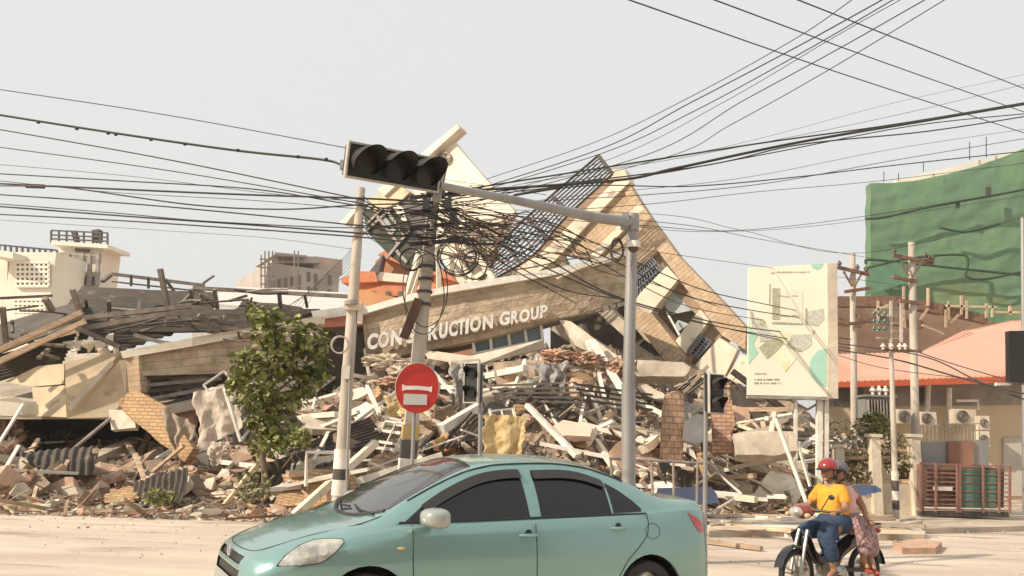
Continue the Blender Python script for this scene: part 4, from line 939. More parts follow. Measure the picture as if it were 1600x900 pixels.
def leafmass(mb, centre, rad, n, size, rng, shell=.5):
    for _ in range(n):
        v = Vector((rng.gauss(0, 1), rng.gauss(0, 1), rng.gauss(0, 1))).normalized() * (shell + (1 - shell) * rng.random() ** .5)
        c = Vector(centre) + Vector((v.x * rad[0], v.y * rad[1], v.z * rad[2]))
        leaf(mb, c, size * rng.uniform(.6, 1.25), rng, v)
def leaf(mb, c, s, rng, out):
    d = (out + Vector((rng.gauss(0, .7), rng.gauss(0, .7), rng.gauss(-.35, .6)))).normalized()
    sd = d.cross(Vector((rng.gauss(0, .4), rng.gauss(0, .4), 1))).normalized(); up = sd.cross(d)
    w = s * .42
    vs = [c, c + d * s * .35 + sd * w + up * s * .10, c + d * s * .75 + sd * w * .8 + up * s * .05, c + d * s - up * s * .12, c + d * s * .75 - sd * w * .8 + up * s * .05, c + d * s * .35 - sd * w + up * s * .10, c + d * s * .5]
    mb.add(vs, [(0, 1, 6), (1, 2, 6), (2, 3, 6), (6, 3, 4), (6, 4, 5), (0, 6, 5)])
leaf_m = mat('olive_leaf', (.25, .27, .075), (.15, .17, .045), scale=3.5, island=.5, bump=.1, rough=.55, rnd=.1, detail=8, cover=((.28, .19, .07), 1.7, .66))
dry_m = mat('dusty_dry_leaf', (.40, .33, .20), (.22, .19, .10), scale=4, bump=.1)
rng = random.Random(21)
for i, (x, y, Y, rx, rz, mt, lab) in enumerate(((1330, 694, 21.4, .75, .62, dry_m, 'dry dusty brown bush climbing the fence left of the concrete post'), (1366, 664, 21.6, .42, .32, leaf_m, 'green leafy bush growing above the fence beneath the transformer'),
                                     (1404, 712, 21.3, .38, .5, dry_m, 'dry tangled bush between the two fence pillars'), (1326, 740, 21.2, .5, .3, dry_m, 'low dry bush at the foot of the fence behind the passenger'))):
    t = thing('bush', lab, 'bush', P(x, 760, Y)); m = MB(); leafmass(m, P(x, y, Y), (rx, .45, rz), 520, .11, rng, .2); m.build('foliage', mt, t)
    m = MB()
    for k in range(7):
        m.tube([P(x + rng.uniform(-10, 10), 775, Y), P(x + rng.uniform(-15, 15), (y + 770) / 2, Y), P(x + rng.uniform(-26, 26), y - rz * 30 * rng.uniform(.2, 1), Y)], [.03, .02, .008], 5)
    m.build('stem', wood, t)
kb = G(1340, 790)
m = MB(); m.prism([P(1333, 762, 19.2), P(1376, 763, 19.0), P(1378, 768, 18.9), P(1334, 777, 19.1)], (0, .3, .05)); solo(m, 'blue_board', 'blue painted board leaning by the fence behind the passenger', 'board', mat('blue_paint', (.045, .07, .15), (.035, .055, .11), bump=.1))
cb = thing('steel_cabinet', 'grey metal cabinet with a rust brown door behind the green caged crate', 'cabinet', P(1490, 730, 22))
m = MB(); m.prism([P(1440, 690, 22), P(1545, 688, 22), P(1545, 750, 22), P(1440, 750, 22)], (0, .8, 0)); m.build('body', galv, cb)
m = MB(); m.prism([P(1482, 690, 21.93), P(1522, 689, 21.93), P(1522, 740, 21.93), P(1482, 740, 21.93)], (0, .05, 0)); m.build('door', mat('rust_brown_paint', (.34, .17, .11), (.26, .14, .10)), cb)
cg = thing('generator_cage', 'long steel caged generator with a green panel on its right half', 'generator', G(1505, 802))
Yc = 20.6; c00, c10 = P(1437, 800, Yc), P(1576, 802, Yc - .1); c01, c11 = P(1437, 722, Yc), P(1576, 728, Yc - .1); dep = Vector((-.15, 1.1, 0))
base_y = min(c00.z, c10.z)
m = MB(); m.prism([c00 + Vector((.05, .1, .12)), c10 + Vector((-.05, .1, .12)), c11 + Vector((-.05, .1, -.06)), c01 + Vector((.05, .1, -.06))], dep * .85); m.build('core', mat('brown_core', (.20, .12, .09), (.13, .09, .07)), cg)
def cpt(u, v, o=0): return c01.lerp(c11, u).lerp(c00.lerp(c10, u), v) + Vector((0, .05 - o, 0))
m = MB(); m.prism([cpt(.44, .12), cpt(.86, .12), cpt(.86, .9), cpt(.44, .9)], (0, -.055, 0)); m.build('green_panel', mat('dark_green_paint', (.07, .17, .13), (.05, .13, .10), rough=.6), cg)
m = MB()
for v in (.02, .2, .38, .56, .74, .94): m.beam(cpt(0, v, .06), cpt(1, v, .06), .032)
for v in (.11, .29, .47, .65, .84): m.beam(cpt(0, v, .05), cpt(1, v, .05), .018)
m.build('cage_rail', mat('maroon_steel', (.28, .13, .10), (.18, .10, .08)), cg)
m = MB()
for u in (0, .17, .41, .44, .7, .88, 1): m.beam(cpt(u, 0, .1), cpt(u, 1, .1), .045)
m.build('cage_post', mat('maroon_steel', (.28, .13, .10)), cg)
m = MB(); m.prism([cpt(.16, .48), cpt(.36, .48), cpt(.36, .56), cpt(.16, .56)], (0, -.09, 0)); m.build('label_plate', white_paint, cg)
m = MB(); m.beam(cpt(0, 1.03), cpt(1, 1.03), .16, .12); m.build('skid', dark_steel, cg)

# ------------------------------------------------------------------ street tree
tr_ = thing('street_tree', 'leafy young street tree standing before the fallen parapet at the left', 'tree', G(410, 838))
YT = 17.3; rng = random.Random(5)
bark = mat('tree_bark', (.26, .20, .14), (.16, .12, .08), scale=6, bump=.5, streak=(1, 1, .3))
m = MB(); b0 = P(414, 745, YT); g = Vector((b0.x, b0.y, 0)); m.tube(spline([g, b0, P(408, 690, YT), P(418, 640, YT), P(424, 580, YT), P(430, 530, YT)], 4), [.085, .08, .078, .075, .07, .066, .062, .06, .058, .055, .05, .05, .045, .042, .04, .038, .035, .03, .028, .025, .02], 9); m.build('trunk', bark, tr_, smooth=True)
LOBES = [(400, 485, .16, .13), (415, 515, .30, .28), (450, 520, .42, .30), (485, 530, .34, .30), (470, 560, .50, .32), (425, 560, .48, .36), (385, 565, .26, .24), (396, 610, .42, .34), (440, 610, .55, .40), (484, 596, .26, .28), (410, 650, .32, .34),
         (436, 660, .30, .28), (425, 690, .22, .26), (498, 570, .18, .3), (372, 596, .2, .18), (462, 680, .14, .12), (418, 495, .18, .16), (405, 700, .16, .2)]
m = MB()
for x, y, rx, rz in LOBES:
    c = P(x + rng.uniform(-4, 4), y, YT + rng.uniform(-.35, .35)); s0 = P(416 + (x - 416) * .15, min(y + 45, 690), YT)
    m.tube([s0, s0.lerp(c, .5) + Vector((0, 0, .05)), c], [.03, .018, .008], 5)
m.build('limbs', bark, tr_, smooth=True)
m = MB()
for x, y, rx, rz in LOBES:
    c = P(x + rng.uniform(-4, 4), y, YT + rng.uniform(-.4, .4))
    leafmass(m, c, (rx * 1.08, rx * .95, rz * 1.08), int(900 * rx * (rz + .1) / .3 * .25) + 20, .165, rng, .35)
m.build('crown', leaf_m, tr_)
for i, (x, y, rx, rz, lab) in enumerate(((250, 776, .28, .12, 'small green weed clump in the rubble below the cloth at the left'), (395, 762, .30, .30, 'dusty green shrub regrowing at the foot of the street tree'), (470, 684, .16, .14, 'small green leafy sprig right of the tree trunk'))):
    t = thing('shrub', lab, 'shrub', P(x, y + 10, 15.6)); m = MB(); leafmass(m, P(x, y, 15.3), (rx, .25, rz), 170, .09, rng, .2); m.build('foliage', leaf_m if i != 1 else mat('dusty_leaf', (.26, .25, .12), (.16, .15, .07), scale=3, bump=.1), t)
# ------------------------------------------------------------------ overhead cables
def cable(pts, r, label, group=None, sag=None, name='overhead_cable', ncol=cable_m):
    q = [P(*p) for p in pts]; m = MB(); m.tube(spline(q, 10), r * 1.22, 6)
    return solo(m, name, label, 'cable', ncol, group=group, smooth=True)
cable([(-60, 131, 13), (250, 178, 13), (546, 232, 12.5)], .006, 'thin topmost cable of the left sky, ending behind the dead signal')
cable([(-60, 170, 10.5), (160, 205, 10), (360, 234, 9.6), (500, 249, 9.2), (535, 258, 9.0)], .0125, 'thick taped black cable hooked to the left end of the overhead signal')
m = MB()
for x, y in ((60, 191), (120, 201), (169, 208), (181, 210), (236, 218), (289, 225), (372, 235), (466, 245), (510, 249)):
    c = P(x, y, 10 - x * .0018); m.tube([c - Vector((.015, 0, 0)), c + Vector((.015, 0, .0))], .02, 6)
solo(m, 'cable_tape', 'black tape knots along the thick cable reaching the overhead signal', 'tape', black)['kind'] = 'stuff'
LC = [([(-60, 192, 16), (250, 247, 15), (566, 312, 14.1)], .010, 'black cable sloping from the left edge to the top of the slim pole'),
      ([(-60, 222, 16), (260, 266, 15), (566, 318, 14.1)], .008, 'second sloping cable from the left edge to the slim pole')]
for p, r, l in LC: cable(p, r, l)
for p, r in (([(-60, 268, 16), (180, 282, 15), (400, 296, 14.6), (566, 322, 14.1), (676, 330, 14.7)], .010), ([(-60, 284, 16), (150, 294, 15), (380, 304, 14.6), (566, 310, 14.1), (676, 316, 14.7)], .015), ([(-60, 290, 16), (60, 291, 15), (120, 295, 15), (300, 320, 14.6), (440, 327, 14.3), (566, 320, 14.1), (676, 318, 14.7)], .011),
             ([(-60, 300, 16), (200, 318, 15), (400, 336, 14.6), (560, 352, 14.1), (676, 360, 14.7)], .011), ([(-60, 318, 16), (200, 338, 15), (400, 352, 14.6), (558, 364, 14.1), (676, 372, 14.7)], .013), ([(-60, 314, 16), (170, 332, 15), (330, 346, 14.6), (560, 356, 14.1), (676, 345, 14.7)], .008),
             ([(-60, 332, 16), (140, 342, 15), (300, 352, 14.6), (557, 370, 14.1), (676, 384, 14.7)], .011), ([(-60, 276, 18), (170, 300, 18), (380, 312, 16), (560, 326, 14.3), (676, 332, 14.8)], .006), ([(-60, 252, 18), (200, 275, 18), (400, 300, 16), (566, 316, 14.2)], .005), ([(-60, 340, 18), (250, 360, 18), (420, 372, 17), (556, 390, 14.3)], .004)):
    cable(p, r, 'black cable in the sagging bundle between the left edge and the two concrete poles', 'cables running level from the left edge to the concrete poles')
m = MB(); c = P(55, 291, 15.3); m.box(c, (.35, .06, .07)); solo(m, 'cable_splice', 'black splice sleeve on the level cables near the left edge', 'cable splice', black)
for p, l in (([(955, -10, 9), (1300, 110, 13), (1620, 214, 18)], 'leftmost of three thin wires descending from the top edge to the right edge'), ([(1090, -10, 9), (1360, 90, 13), (1620, 182, 18)], 'middle of three thin wires descending from the top edge to the right edge'),
             ([(1222, -10, 9), (1420, 68, 12), (1620, 146, 16)], 'rightmost of three thin wires descending from the top edge to the right edge')):
    cable(p, .0075, l)
for p, r in (([(1345, -10, 9), (1240, 62, 10.5), (1066, 158, 12), (930, 222, 14), (760, 280, 14.8)], .005), ([(1396, -10, 9), (1240, 76, 10.5), (1076, 162, 12), (940, 232, 14), (700, 310, 14.8)], .007), ([(1412, -10, 9), (1250, 84, 10.5), (1080, 176, 12), (945, 238, 14), (700, 314, 14.8)], .006),
             ([(1424, -10, 9), (1300, 60, 10), (1130, 160, 12), (960, 246, 14), (720, 320, 14.8)], .004), ([(1462, -10, 9), (1300, 82, 10.5), (1160, 158, 12), (1010, 242, 14), (720, 322, 14.8)], .006), ([(1492, -10, 9), (1290, 112, 10.5), (1140, 196, 12), (1040, 246, 14), (740, 322, 14.8)], .005)):
    cable(p, r, 'thin wire of the fan rising from the tangled pole to the top edge', 'thin wires fanning from the tangled pole to the top edge')
for p, r in (([(1640, 154, 17), (1400, 194, 16), (1200, 222, 15), (1000, 253, 14.6), (700, 300, 14.8)], .013), ([(1640, 156, 17), (1450, 188, 16), (1250, 222, 15), (1060, 262, 14.6), (960, 282, 14.6), (700, 300, 14.8)], .022), ([(1640, 176, 17), (1450, 205, 16), (1250, 226, 15), (1080, 262, 14.6), (700, 308, 14.8)], .011),
             ([(1640, 174, 17), (1430, 196, 16), (1200, 240, 15), (1000, 276, 14.6), (800, 300, 14.7), (700, 312, 14.8)], .009), ([(1640, 232, 17), (1400, 258, 16), (1250, 276, 15), (1080, 291, 14.8), (920, 290, 14.7), (800, 306, 14.7), (700, 318, 14.8)], .009), ([(1640, 210, 18), (1400, 250, 17), (1200, 286, 15), (1000, 305, 14.7), (700, 322, 14.8)], .006),
             ([(1640, 122, 18), (1400, 180, 17), (1100, 240, 15), (800, 290, 14.8)], .004), ([(1640, 108, 18), (1400, 160, 17), (1130, 230, 15), (820, 286, 14.8)], .003), ([(1640, 196, 18), (1400, 232, 17), (1160, 278, 15), (920, 304, 14.7), (700, 330, 14.8)], .004)):
    cable(p, r, 'black cable of the heavy bundle from the tangled pole to the right edge', 'heavy cable bundle crossing to the upper right edge')
for p, r in (([(1640, 290, 18), (1350, 338, 17), (1150, 360, 16), (1000, 352, 14.8), (700, 330, 14.8)], .005), ([(1640, 330, 18), (1350, 395, 17), (1160, 360, 16), (1030, 335, 14.8), (700, 326, 14.8)], .004), ([(1400, 410, 24), (1200, 376, 18), (1040, 348, 15), (720, 330, 14.8)], .005), ([(1640, 300, 18), (1300, 350, 17), (1100, 362, 16), (960, 350, 14.8)], .004), ([(1640, 250, 18), (1380, 282, 17), (1180, 300, 16), (1000, 320, 14.8), (700, 340, 14.8)], .005),
             ([(1400, 445, 24), (1180, 415, 20), (1000, 390, 16), (700, 345, 14.9)], .005)):
    cable(p, r, 'thin wire crossing the sky between the toppled roof and the green netting', 'thin wires between the tangled pole and the right-hand poles')
# long droops from the tangled pole across the tan walls down to the right
DR = [([(684, 318, 14.6), (790, 372, 14.6), (860, 408, 14.6), (960, 462, 15), (1100, 500, 17), (1200, 516, 20), (1330, 530, 24)], .012), ([(684, 330, 14.6), (800, 392, 14.6), (900, 440, 14.8), (1000, 478, 16), (1130, 512, 18), (1330, 545, 24)], .011), ([(684, 322, 14.6), (820, 350, 14.6), (960, 408, 14.8), (1060, 458, 16), (1170, 484, 18), (1330, 508, 24)], .010),
      ([(684, 340, 14.6), (780, 398, 14.6), (880, 452, 14.8), (980, 470, 15.5), (1100, 505, 17), (1260, 540, 22)], .009), ([(684, 312, 14.6), (860, 352, 14.6), (1000, 412, 15), (1090, 450, 16.5), (1170, 470, 18), (1320, 500, 24)], .009), ([(684, 350, 14.6), (800, 420, 14.7), (900, 474, 15)], .007), ([(684, 308, 14.6), (770, 330, 14.6), (850, 364, 14.6), (930, 420, 14.8), (1010, 440, 15.4), (1120, 478, 17)], .007),
      ([(684, 336, 14.6), (760, 350, 14.6), (880, 380, 14.6), (990, 440, 15), (1080, 480, 17), (1190, 500, 19)], .007), ([(1300, 545, 24), (1400, 562, 22), (1500, 590, 20), (1640, 625, 18)], .018), ([(1300, 535, 24), (1440, 556, 22), (1530, 596, 20), (1640, 640, 18)], .015), ([(1420, 545, 24), (1500, 572, 22), (1640, 612, 20)], .012), ([(1300, 552, 24), (1380, 575, 22), (1520, 592, 20), (1640, 600, 19)], .008)]
for i, (p, r) in enumerate(DR):
    cable(p, r, 'drooping cable across the tan walls right of the tangled pole' if i < 8 else 'cable drooping in front of the salmon shop roof', 'cables drooping over the collapsed facade' if i < 8 else 'cables before the shop roof')
rng = random.Random(44)
for i in range(22):
    x1 = rng.uniform(775, 900); y1 = rng.uniform(330, 430) ; y0 = rng.uniform(300, 395)
    mid = ((684 + x1) / 2, (y0 + y1) / 2 + rng.uniform(4, 34))
    m = MB(); m.tube(spline([P(684, y0, 14.6), P(*mid, 14.55 + rng.uniform(-.2, .2)), P(x1, y1, 14.6 + rng.uniform(0, .4)), P(x1 + rng.uniform(15, 70), y1 + rng.uniform(6, 40), 15)], 8), rng.uniform(.005, .013), 5)
    solo(m, 'loose_cable', 'dark slack cable hanging right of the tangled pole', 'cable', rng.choice((cable_m, cable_m, rust)), group='slack cables hanging right of the tangled pole')
for i in range(9):
    y0 = 300 + i * 9
    m = MB(); m.tube(spline([P(566, 305 + i * 7, 14.15), P(600 + rng.uniform(-8, 8), 312 + i * 8 + rng.uniform(0, 16), 14.3), P(640, 318 + i * 7, 14.5), P(684, y0 + 4, 14.65)], 8), rng.uniform(.006, .014), 5)
    solo(m, 'loose_cable', 'short cable strung between the two concrete poles', 'cable', cable_m, group='short cables between the two concrete poles')
# coils hung on the tangled pole and on the mast
def coil(cx, cy, Y, rx, rz, turns, r, label, spokes=0, seed=0, tilt=0.0, m0=cable_m):
    rg = random.Random(seed); c = P(cx, cy, Y); m = MB(); pts = []
    n = 26
    for k in range(turns * n + 1):
        t = 2 * math.pi * k / n; e = 1 + .10 * math.sin(3.1 * t / turns + seed) + rg.uniform(-.015, .015)
        pts.append(c + Vector((rx * e * math.cos(t), tilt * math.cos(t) + .05 * math.sin(t * .37 + seed) + rg.uniform(-.006, .006), rz * e * math.sin(t))))
    m.tube(pts, r, 5)
    for k in range(spokes):
        a = math.pi * k / spokes + .3; d = Vector((rx * math.cos(a), .02 * k, rz * math.sin(a))); m.tube([c - d, c + d], r * .8, 5)
    solo(m, 'cable_coil', label, 'cable coil', m0, smooth=True)
coil(964, 390, 11.35, .085, .15, 4, .008, 'oval black cable coil hanging on the signal mast beneath the arm', 1, 1)
coil(716, 400, 14.5, .34, .33, 5, .010, 'big spoked cable coil on the right of the tangled pole', 6, 2)
coil(742, 412, 14.4, .22, .26, 3, .008, 'smaller cable coil overlapping the big spoked one', 3, 3)
coil(644, 405, 14.5, .20, .20, 3, .009, 'cable loop bundle on the left of the tangled pole', 0, 4)
coil(660, 352, 14.5, .45, .22, 4, .009, 'wide cable loop around the top of the tangled pole', 0, 5, .2)
coil(746, 366, 14.5, .60, .20, 3, .009, 'long flattened cable loop slung right of the tangled pole', 0, 6)
coil(664, 455, 14.55, .36, .70, 2, .010, 'long black cable loop hanging down both sides of the tangled pole', 0, 7, .15)
coil(530, 538, 13.9, .14, .14, 3, .010, 'small pale cable ring hanging on the slim pole', 0, 8, m0=pole_m)
m = MB(); rng = random.Random(77)
for i in range(46):
    cx, cy = rng.gauss(690, 26), rng.gauss(345, 26); p = [P(cx, cy, 14.55 + rng.uniform(-.25, .35))]
    for k in range(rng.randint(3, 6)): p.append(p[-1] + Vector((rng.gauss(.12, .30), rng.gauss(0, .06), rng.gauss(-.05, .07))))
    m.tube(spline(p, 5), rng.uniform(.003, .008), 4)
o = kind(m.build('tangled_wires', cable_m), 'stuff'); o['label'] = 'dense bird nest of thin wires around the top of the tangled pole'; o['category'] = 'wires'
for i in range(7):
    m = MB(); x = 510 + i * 6; m.tube(spline([P(566, 340 + i * 10, 14.2), P(548 - i * 3, 390 + i * 8, 14.3), P(500 - i * 6, 440 + i * 5, 15.5), P(470 - i * 10, 500, 18)], 8), .004, 4)
    solo(m, 'loose_cable', 'thin wire drooping from the slim pole down behind the tree', 'cable', cable_m, group='thin wires drooping left of the slim pole')
# ------------------------------------------------------------------ big pieces of debris, one object each
def jag(poly, amp, rng, n=3):
    out = []
    for i in range(len(poly)):
        a, b = Vector(poly[i]), Vector(poly[(i + 1) % len(poly)])
        out.append(a)
        k = max(1, min(6, int((b - a).length / .16)))
        for j in range(1, k): out.append(a.lerp(b, j / k) + Vector((rng.uniform(-amp, amp), rng.uniform(-amp, amp), rng.uniform(-amp, amp) * .4)))
    return out
def rough_slab(m, poly, vec, rng, amp=.03):
    q = jag(poly, amp, rng); vec = Vector(vec); n = len(q)
    q2 = [p + vec + Vector((rng.uniform(-amp, amp), rng.uniform(-amp, amp), rng.uniform(-amp, amp))) * .7 for p in q]
    m.add(q + q2, [tuple(range(n))[::-1], tuple(range(n, 2 * n))] + [(i, (i + 1) % n, n + (i + 1) % n, n + i) for i in range(n)])
rngF = random.Random(101)
def fslab(pts, th, m_, label, name='concrete_slab', cat='slab', n=(-.2, -1, .45), lift=.15, dY=None, amp=.03, frame=None):
    cx, cy = sum(p[0] for p in pts) / len(pts), sum(p[1] for p in pts) / len(pts)
    c = S(cx, cy, lift); Y = c.y if dY is None else dY
    pln = Plane(cx, cy, Y, n); m = MB(); rough_slab(m, [pln.at(*p) for p in pts], -pln.n * th, rngF, amp)
    return solo(m, name, label, cat, m_, frame=frame)
def fbeam(a, b, w, m_, label, name='timber', cat='beam', h=None, lift=.2, Ya=None, Yb=None):
    pa_ = S(*a, lift) if Ya is None else P(*a, Ya); pb_ = S(*b, lift) if Yb is None else P(*b, Yb)
    if abs(pa_.y - pb_.y) > 3.5: 
        mid = (pa_.y + pb_.y) / 2; pa_ = P(*a, min(pa_.y, mid + 1.2)); pb_ = P(*b, min(pb_.y, mid + 1.2))
    m = MB(); m.beam(pa_, pb_, w, h or w); return solo(m, name, label, cat, m_)
def fcorr(pts, waves, amp, m_, label, lift=.2, curl=.0, dY=(0, 0, 0, 0), seed=0):
    c = S(sum(p[0] for p in pts) / 4, sum(p[1] for p in pts) / 4, lift); q = [P(*p, c.y + d) for p, d in zip(pts, dY)]
    return solo(corr_sheet(q, waves, amp, curl=curl, seed=seed), 'roof_sheet', label, 'roof sheet', m_)
def fcloth(pts, m_, label, Y, fold=.12, nf=7, seed=0, name='cloth_sheet', dy=(0, 0, 0, 0)):
    a, b, c, d = [P(*p, Y + e) for p, e in zip(pts, dy)]; m = MB()
    def f(u, v):
        p = a.lerp(b, u).lerp(d.lerp(c, u), v)
        w = math.sin(u * nf * 3.1 + 2.2 * fbm(u * 2 + seed, v * 2) + v * 1.2)
        edge = .09 * fbm(v * 3 + seed, 7 + u * 2) * (1 if 0 < u < 1 else 1)
        return p + Vector((edge, -fold * (.5 + .5 * w) * (.3 + .7 * v) - .018 * fbm(u * 7, v * 4 + seed), .05 * fbm(u * 5 + seed, v)))
    m.grid(f, 60, 36, thick=(0, .006, 0)); return solo(m, name, label, 'cloth', m_, smooth=True)
def fframe(pts, w, m_, label, lift=.3, Y=None, name='window_frame'):
    c = S(sum(p[0] for p in pts) / len(pts), sum(p[1] for p in pts) / len(pts), lift); Y = Y or c.y; q = [P(*p, Y + (.25 if i in (1, 2) else 0)) for i, p in enumerate(pts)]
    m = MB()
    for i in range(len(q)): m.beam(q[i], q[(i + 1) % len(q)], w, w * .8)
    return solo(m, name, label, 'window frame', m_)
grey_cloth = mat('grey_plastic_sheet', (.36, .34, .32), (.24, .22, .21), rough=.6, scale=2, bump=.3)
white_cloth = mat('dusty_white_tarp', (.66, .57, .48), (.50, .42, .35), scale=2, bump=.3); tan_cloth = mat('tan_sacking', (.42, .34, .27), (.30, .24, .19), scale=3, bump=.4)
yel_cloth = mat('yellow_quilt', (.66, .52, .28), (.50, .36, .17), scale=5, bump=.4, cover=((.36, .20, .09), 6, .58))
orange_box = mat('orange_carton', (.60, .34, .14), (.45, .26, .12), scale=3, bump=.1)
tanbrick = mat('tan_brick_face', (.60, .40, .22), (.46, .30, .18), scale=3, bump=.5, brick=(.24, .085, .010, (.6, .52, .44), .8))
def flump(cx, cy, rx, rz, m_, label, Y=None, name='broken_masonry', cat='rubble lump', ry=.35, lift=.3):
    c = S(cx, cy, lift); Y = Y or c.y; c = P(cx, cy, Y); rx, rz = rx * Y / F_PX, rz * Y / F_PX
    b = bmesh.new(); bmesh.ops.create_icosphere(b, subdivisions=4, radius=1)
    for v in b.verts:
        d = v.co.normalized(); k = 1 + .35 * noise.cell(d * 3.3 + Vector((cx, cy, 0))) + .28 * fbm(d.x * 2 + cx, d.y * 2, d.z * 2) + .12 * noise.cell(d * 8 + Vector((cy, 0, 0)))
        v.co = Vector((d.x * rx, d.y * ry, d.z * rz)) * k * .9 + c
    m = MB(); b.verts.index_update(); m.add([v.co.copy() for v in b.verts], [tuple(v.index for v in f.verts) for f in b.faces]); b.free()
    return solo(m, name, label, cat, m_)
# --- left of the tree
fslab([(182, 628), (198, 614), (214, 611), (258, 634), (302, 700), (288, 722), (262, 700), (206, 656)], .22, tanbrick, 'broken orange tan brick panel leaning out of the cavity, left of the draped cloth', n=(-.35, -1, .2), dY=20.2, name='brick_wall_fragment', cat='wall panel')
fcloth([(252, 634), (306, 664), (300, 742), (276, 716)], tan_cloth, 'grey brown cloth draped down the right side of the leaning brick panel', 19.9, fold=.22, nf=5, seed=2)
fcloth([(302, 614), (366, 596), (382, 668), (318, 700)], white_cloth, 'dusty white tarp hanging beside the street tree, upper wide piece', 19.4, fold=.16, nf=4, seed=5)
fcloth([(322, 690), (360, 690), (340, 728), (332, 726)], white_cloth, 'small white tarp tail hanging below the wide white tarp', 19.3, fold=.12, nf=2, seed=8)
fcloth([(360, 606), (400, 600), (404, 690), (368, 694)], grey_cloth, 'grey curtain hanging partly behind the street tree crown', 19.8, fold=.2, nf=5, seed=9)
fframe([(318, 602), (350, 580), (359, 590), (352, 603), (326, 611)], .05, white_paint, 'small white bent frame above the white tarp left of the tree', Y=19.2)
fbeam((350, 606), (376, 690), .06, white_paint, 'thin white strut standing before the white tarp', lift=.2, Ya=19.1, Yb=19.0)
fbeam((376, 690), (392, 668), .05, white_paint, 'short white strut behind the lower tree crown', Ya=19.1, Yb=19.2)
fbeam((352, 692), (404, 697), .12, white_paint, 'upper white plank by the tree trunk', lift=.3); fbeam((334, 727), (404, 736), .10, white_paint, 'lower white plank by the tree trunk', lift=.3)
fbeam((-20, 749), (292, 749), .07, grey_steel, 'long straight pale rail lying across the foot of the heap at the left', name='steel_rail', lift=.35)
fbeam((64, 744), (172, 654), .06, grey_steel, 'thin grey pipe leaning from the heap up to the yellow wall panel', name='steel_pipe', Ya=17.6, Yb=20.6)
fbeam((104, 738), (212, 690), .34, concrete, 'thick tan concrete beam lying diagonally in the cavity mouth', name='concrete_beam', h=.25, lift=.25)
fslab([(178, 748), (212, 722), (262, 716), (286, 730), (280, 750), (230, 754)], .35, brown, 'large brown broken slab below the leaning brick panel', lift=.3)
fslab([(170, 640), (208, 640), (212, 668), (174, 672)], .12, pale_concrete, 'square pale slab corner under the yellow wall panel', dY=20.6)
fslab([(28, 690), (50, 678), (58, 686), (44, 704), (30, 702)], .2, mat('orange_brick', (.56, .22, .09), (.42, .17, .08), scale=4), 'bright orange brick lump at the far left of the heap', lift=.3, name='brick_lump', cat='brick')
flump(8, 690, 30, 34, brick_red, 'reddish broken brick mass at the left picture edge', lift=.4)
fbeam((0, 722), (62, 730), .16, pale_concrete, 'pale concrete lintel lying at the left picture edge', name='concrete_beam', lift=.3)
fslab([(96, 760), (116, 758), (122, 772), (110, 782), (98, 776)], .3, pale_concrete, 'round pale lump on the foot of the heap at the left', lift=.3, name='concrete_lump')
fslab([(356, 735), (430, 727), (462, 745), (470, 775), (440, 790), (432, 760), (400, 744)], .25, brown, 'bent brown slab arching over a dark hollow right of the tree foot', lift=.5)
fslab([(440, 742), (474, 732), (506, 740), (512, 770), (486, 792), (455, 782)], .12, tanbrick, 'tan brick panel lying on the heap left of the slim pole foot', lift=.45, name='brick_wall_fragment', cat='wall panel')
fslab([(350, 770), (402, 762), (408, 784), (366, 796)], .25, pale_concrete, 'pale block at the foot of the tree', lift=.3, name='concrete_block')
fslab([(420, 788), (452, 784), (462, 796), (430, 800)], .2, pale_concrete, 'small pale block on the road edge before the hollow', lift=.2, name='concrete_block')
# --- between tree and red sign
fcorr([(436, 712), (498, 722), (606, 690), (578, 652)], 9, .035, dark_sheet, 'large dark corrugated sheet behind the slim pole foot', lift=.5, dY=(-.6, -.7, .3, .9), seed=1)
fcorr([(480, 640), (560, 600), (566, 572), (500, 590)], 7, .03, grey_sheet, 'grey corrugated sheet sloping beside the top of the tree crown, right side', lift=.3, dY=(-.3, 0, .8, .6), seed=2)
fslab([(497, 590), (508, 594), (470, 644), (459, 636)], .08, cream, 'narrow cream board leaning right of the tree crown', lift=.4)
fslab([(442, 662), (470, 648), (528, 654), (526, 668), (470, 672), (440, 674)], .2, mat('pink_white_slab', (.70, .55, .47), (.60, .46, .39)), 'pinkish white slab lying between tree and slim pole', lift=.35)
fbeam((446, 656), (528, 664), .05, rust, 'thin dark red rod crossing the pinkish slab', name='steel_rod', lift=.6)
fbeam((468, 646), (532, 598), .07, white_paint, 'white strut rising to the slim pole, upper', lift=.5); fbeam((476, 644), (532, 628), .07, white_paint, 'white strut rising to the slim pole, lower', lift=.5)
fbeam((494, 654), (500, 624), .05, white_paint, 'short upright white stub left of the slim pole', lift=.5)
fbeam((545, 598), (630, 612), .10, cream, 'cream batten just right of the slim pole', lift=.5); fbeam((546, 590), (600, 640), .09, cream, 'long cream batten falling right from the slim pole', lift=.55)
fbeam((578, 620), (598, 664), .08, white_paint, 'white bent strut ending beside the slim pole', lift=.6)
fslab([(548, 640), (572, 628), (590, 636), (582, 664), (556, 668)], .25, white_paint, 'crushed white plaster lump right of the slim pole', lift=.4, name='plaster_lump', cat='rubble lump')
fcloth([(600, 618), (640, 628), (640, 652), (606, 650)], yel_cloth, 'yellowish crumpled sheet left of the red round sign', 18.9, fold=.15, nf=3, seed=3)
for i, (x0, y0, x1, y1) in enumerate(((598, 672, 632, 676), (590, 682, 630, 688), (576, 698, 618, 704), (572, 708, 624, 714), (600, 662, 630, 668))):
    m = MB(); m.beam(S(x0, y0, .4), S(x1, y1, .4), .09, .06); solo(m, 'timber', 'short pale board in the small stack left of the tangled pole foot', 'board', white_paint, group='short pale boards by the tangled pole foot')
flump(606, 566, 36, 12, pale_concrete, 'whitish smashed masonry right under the letters at the left end of the sign wall', Y=23.6)
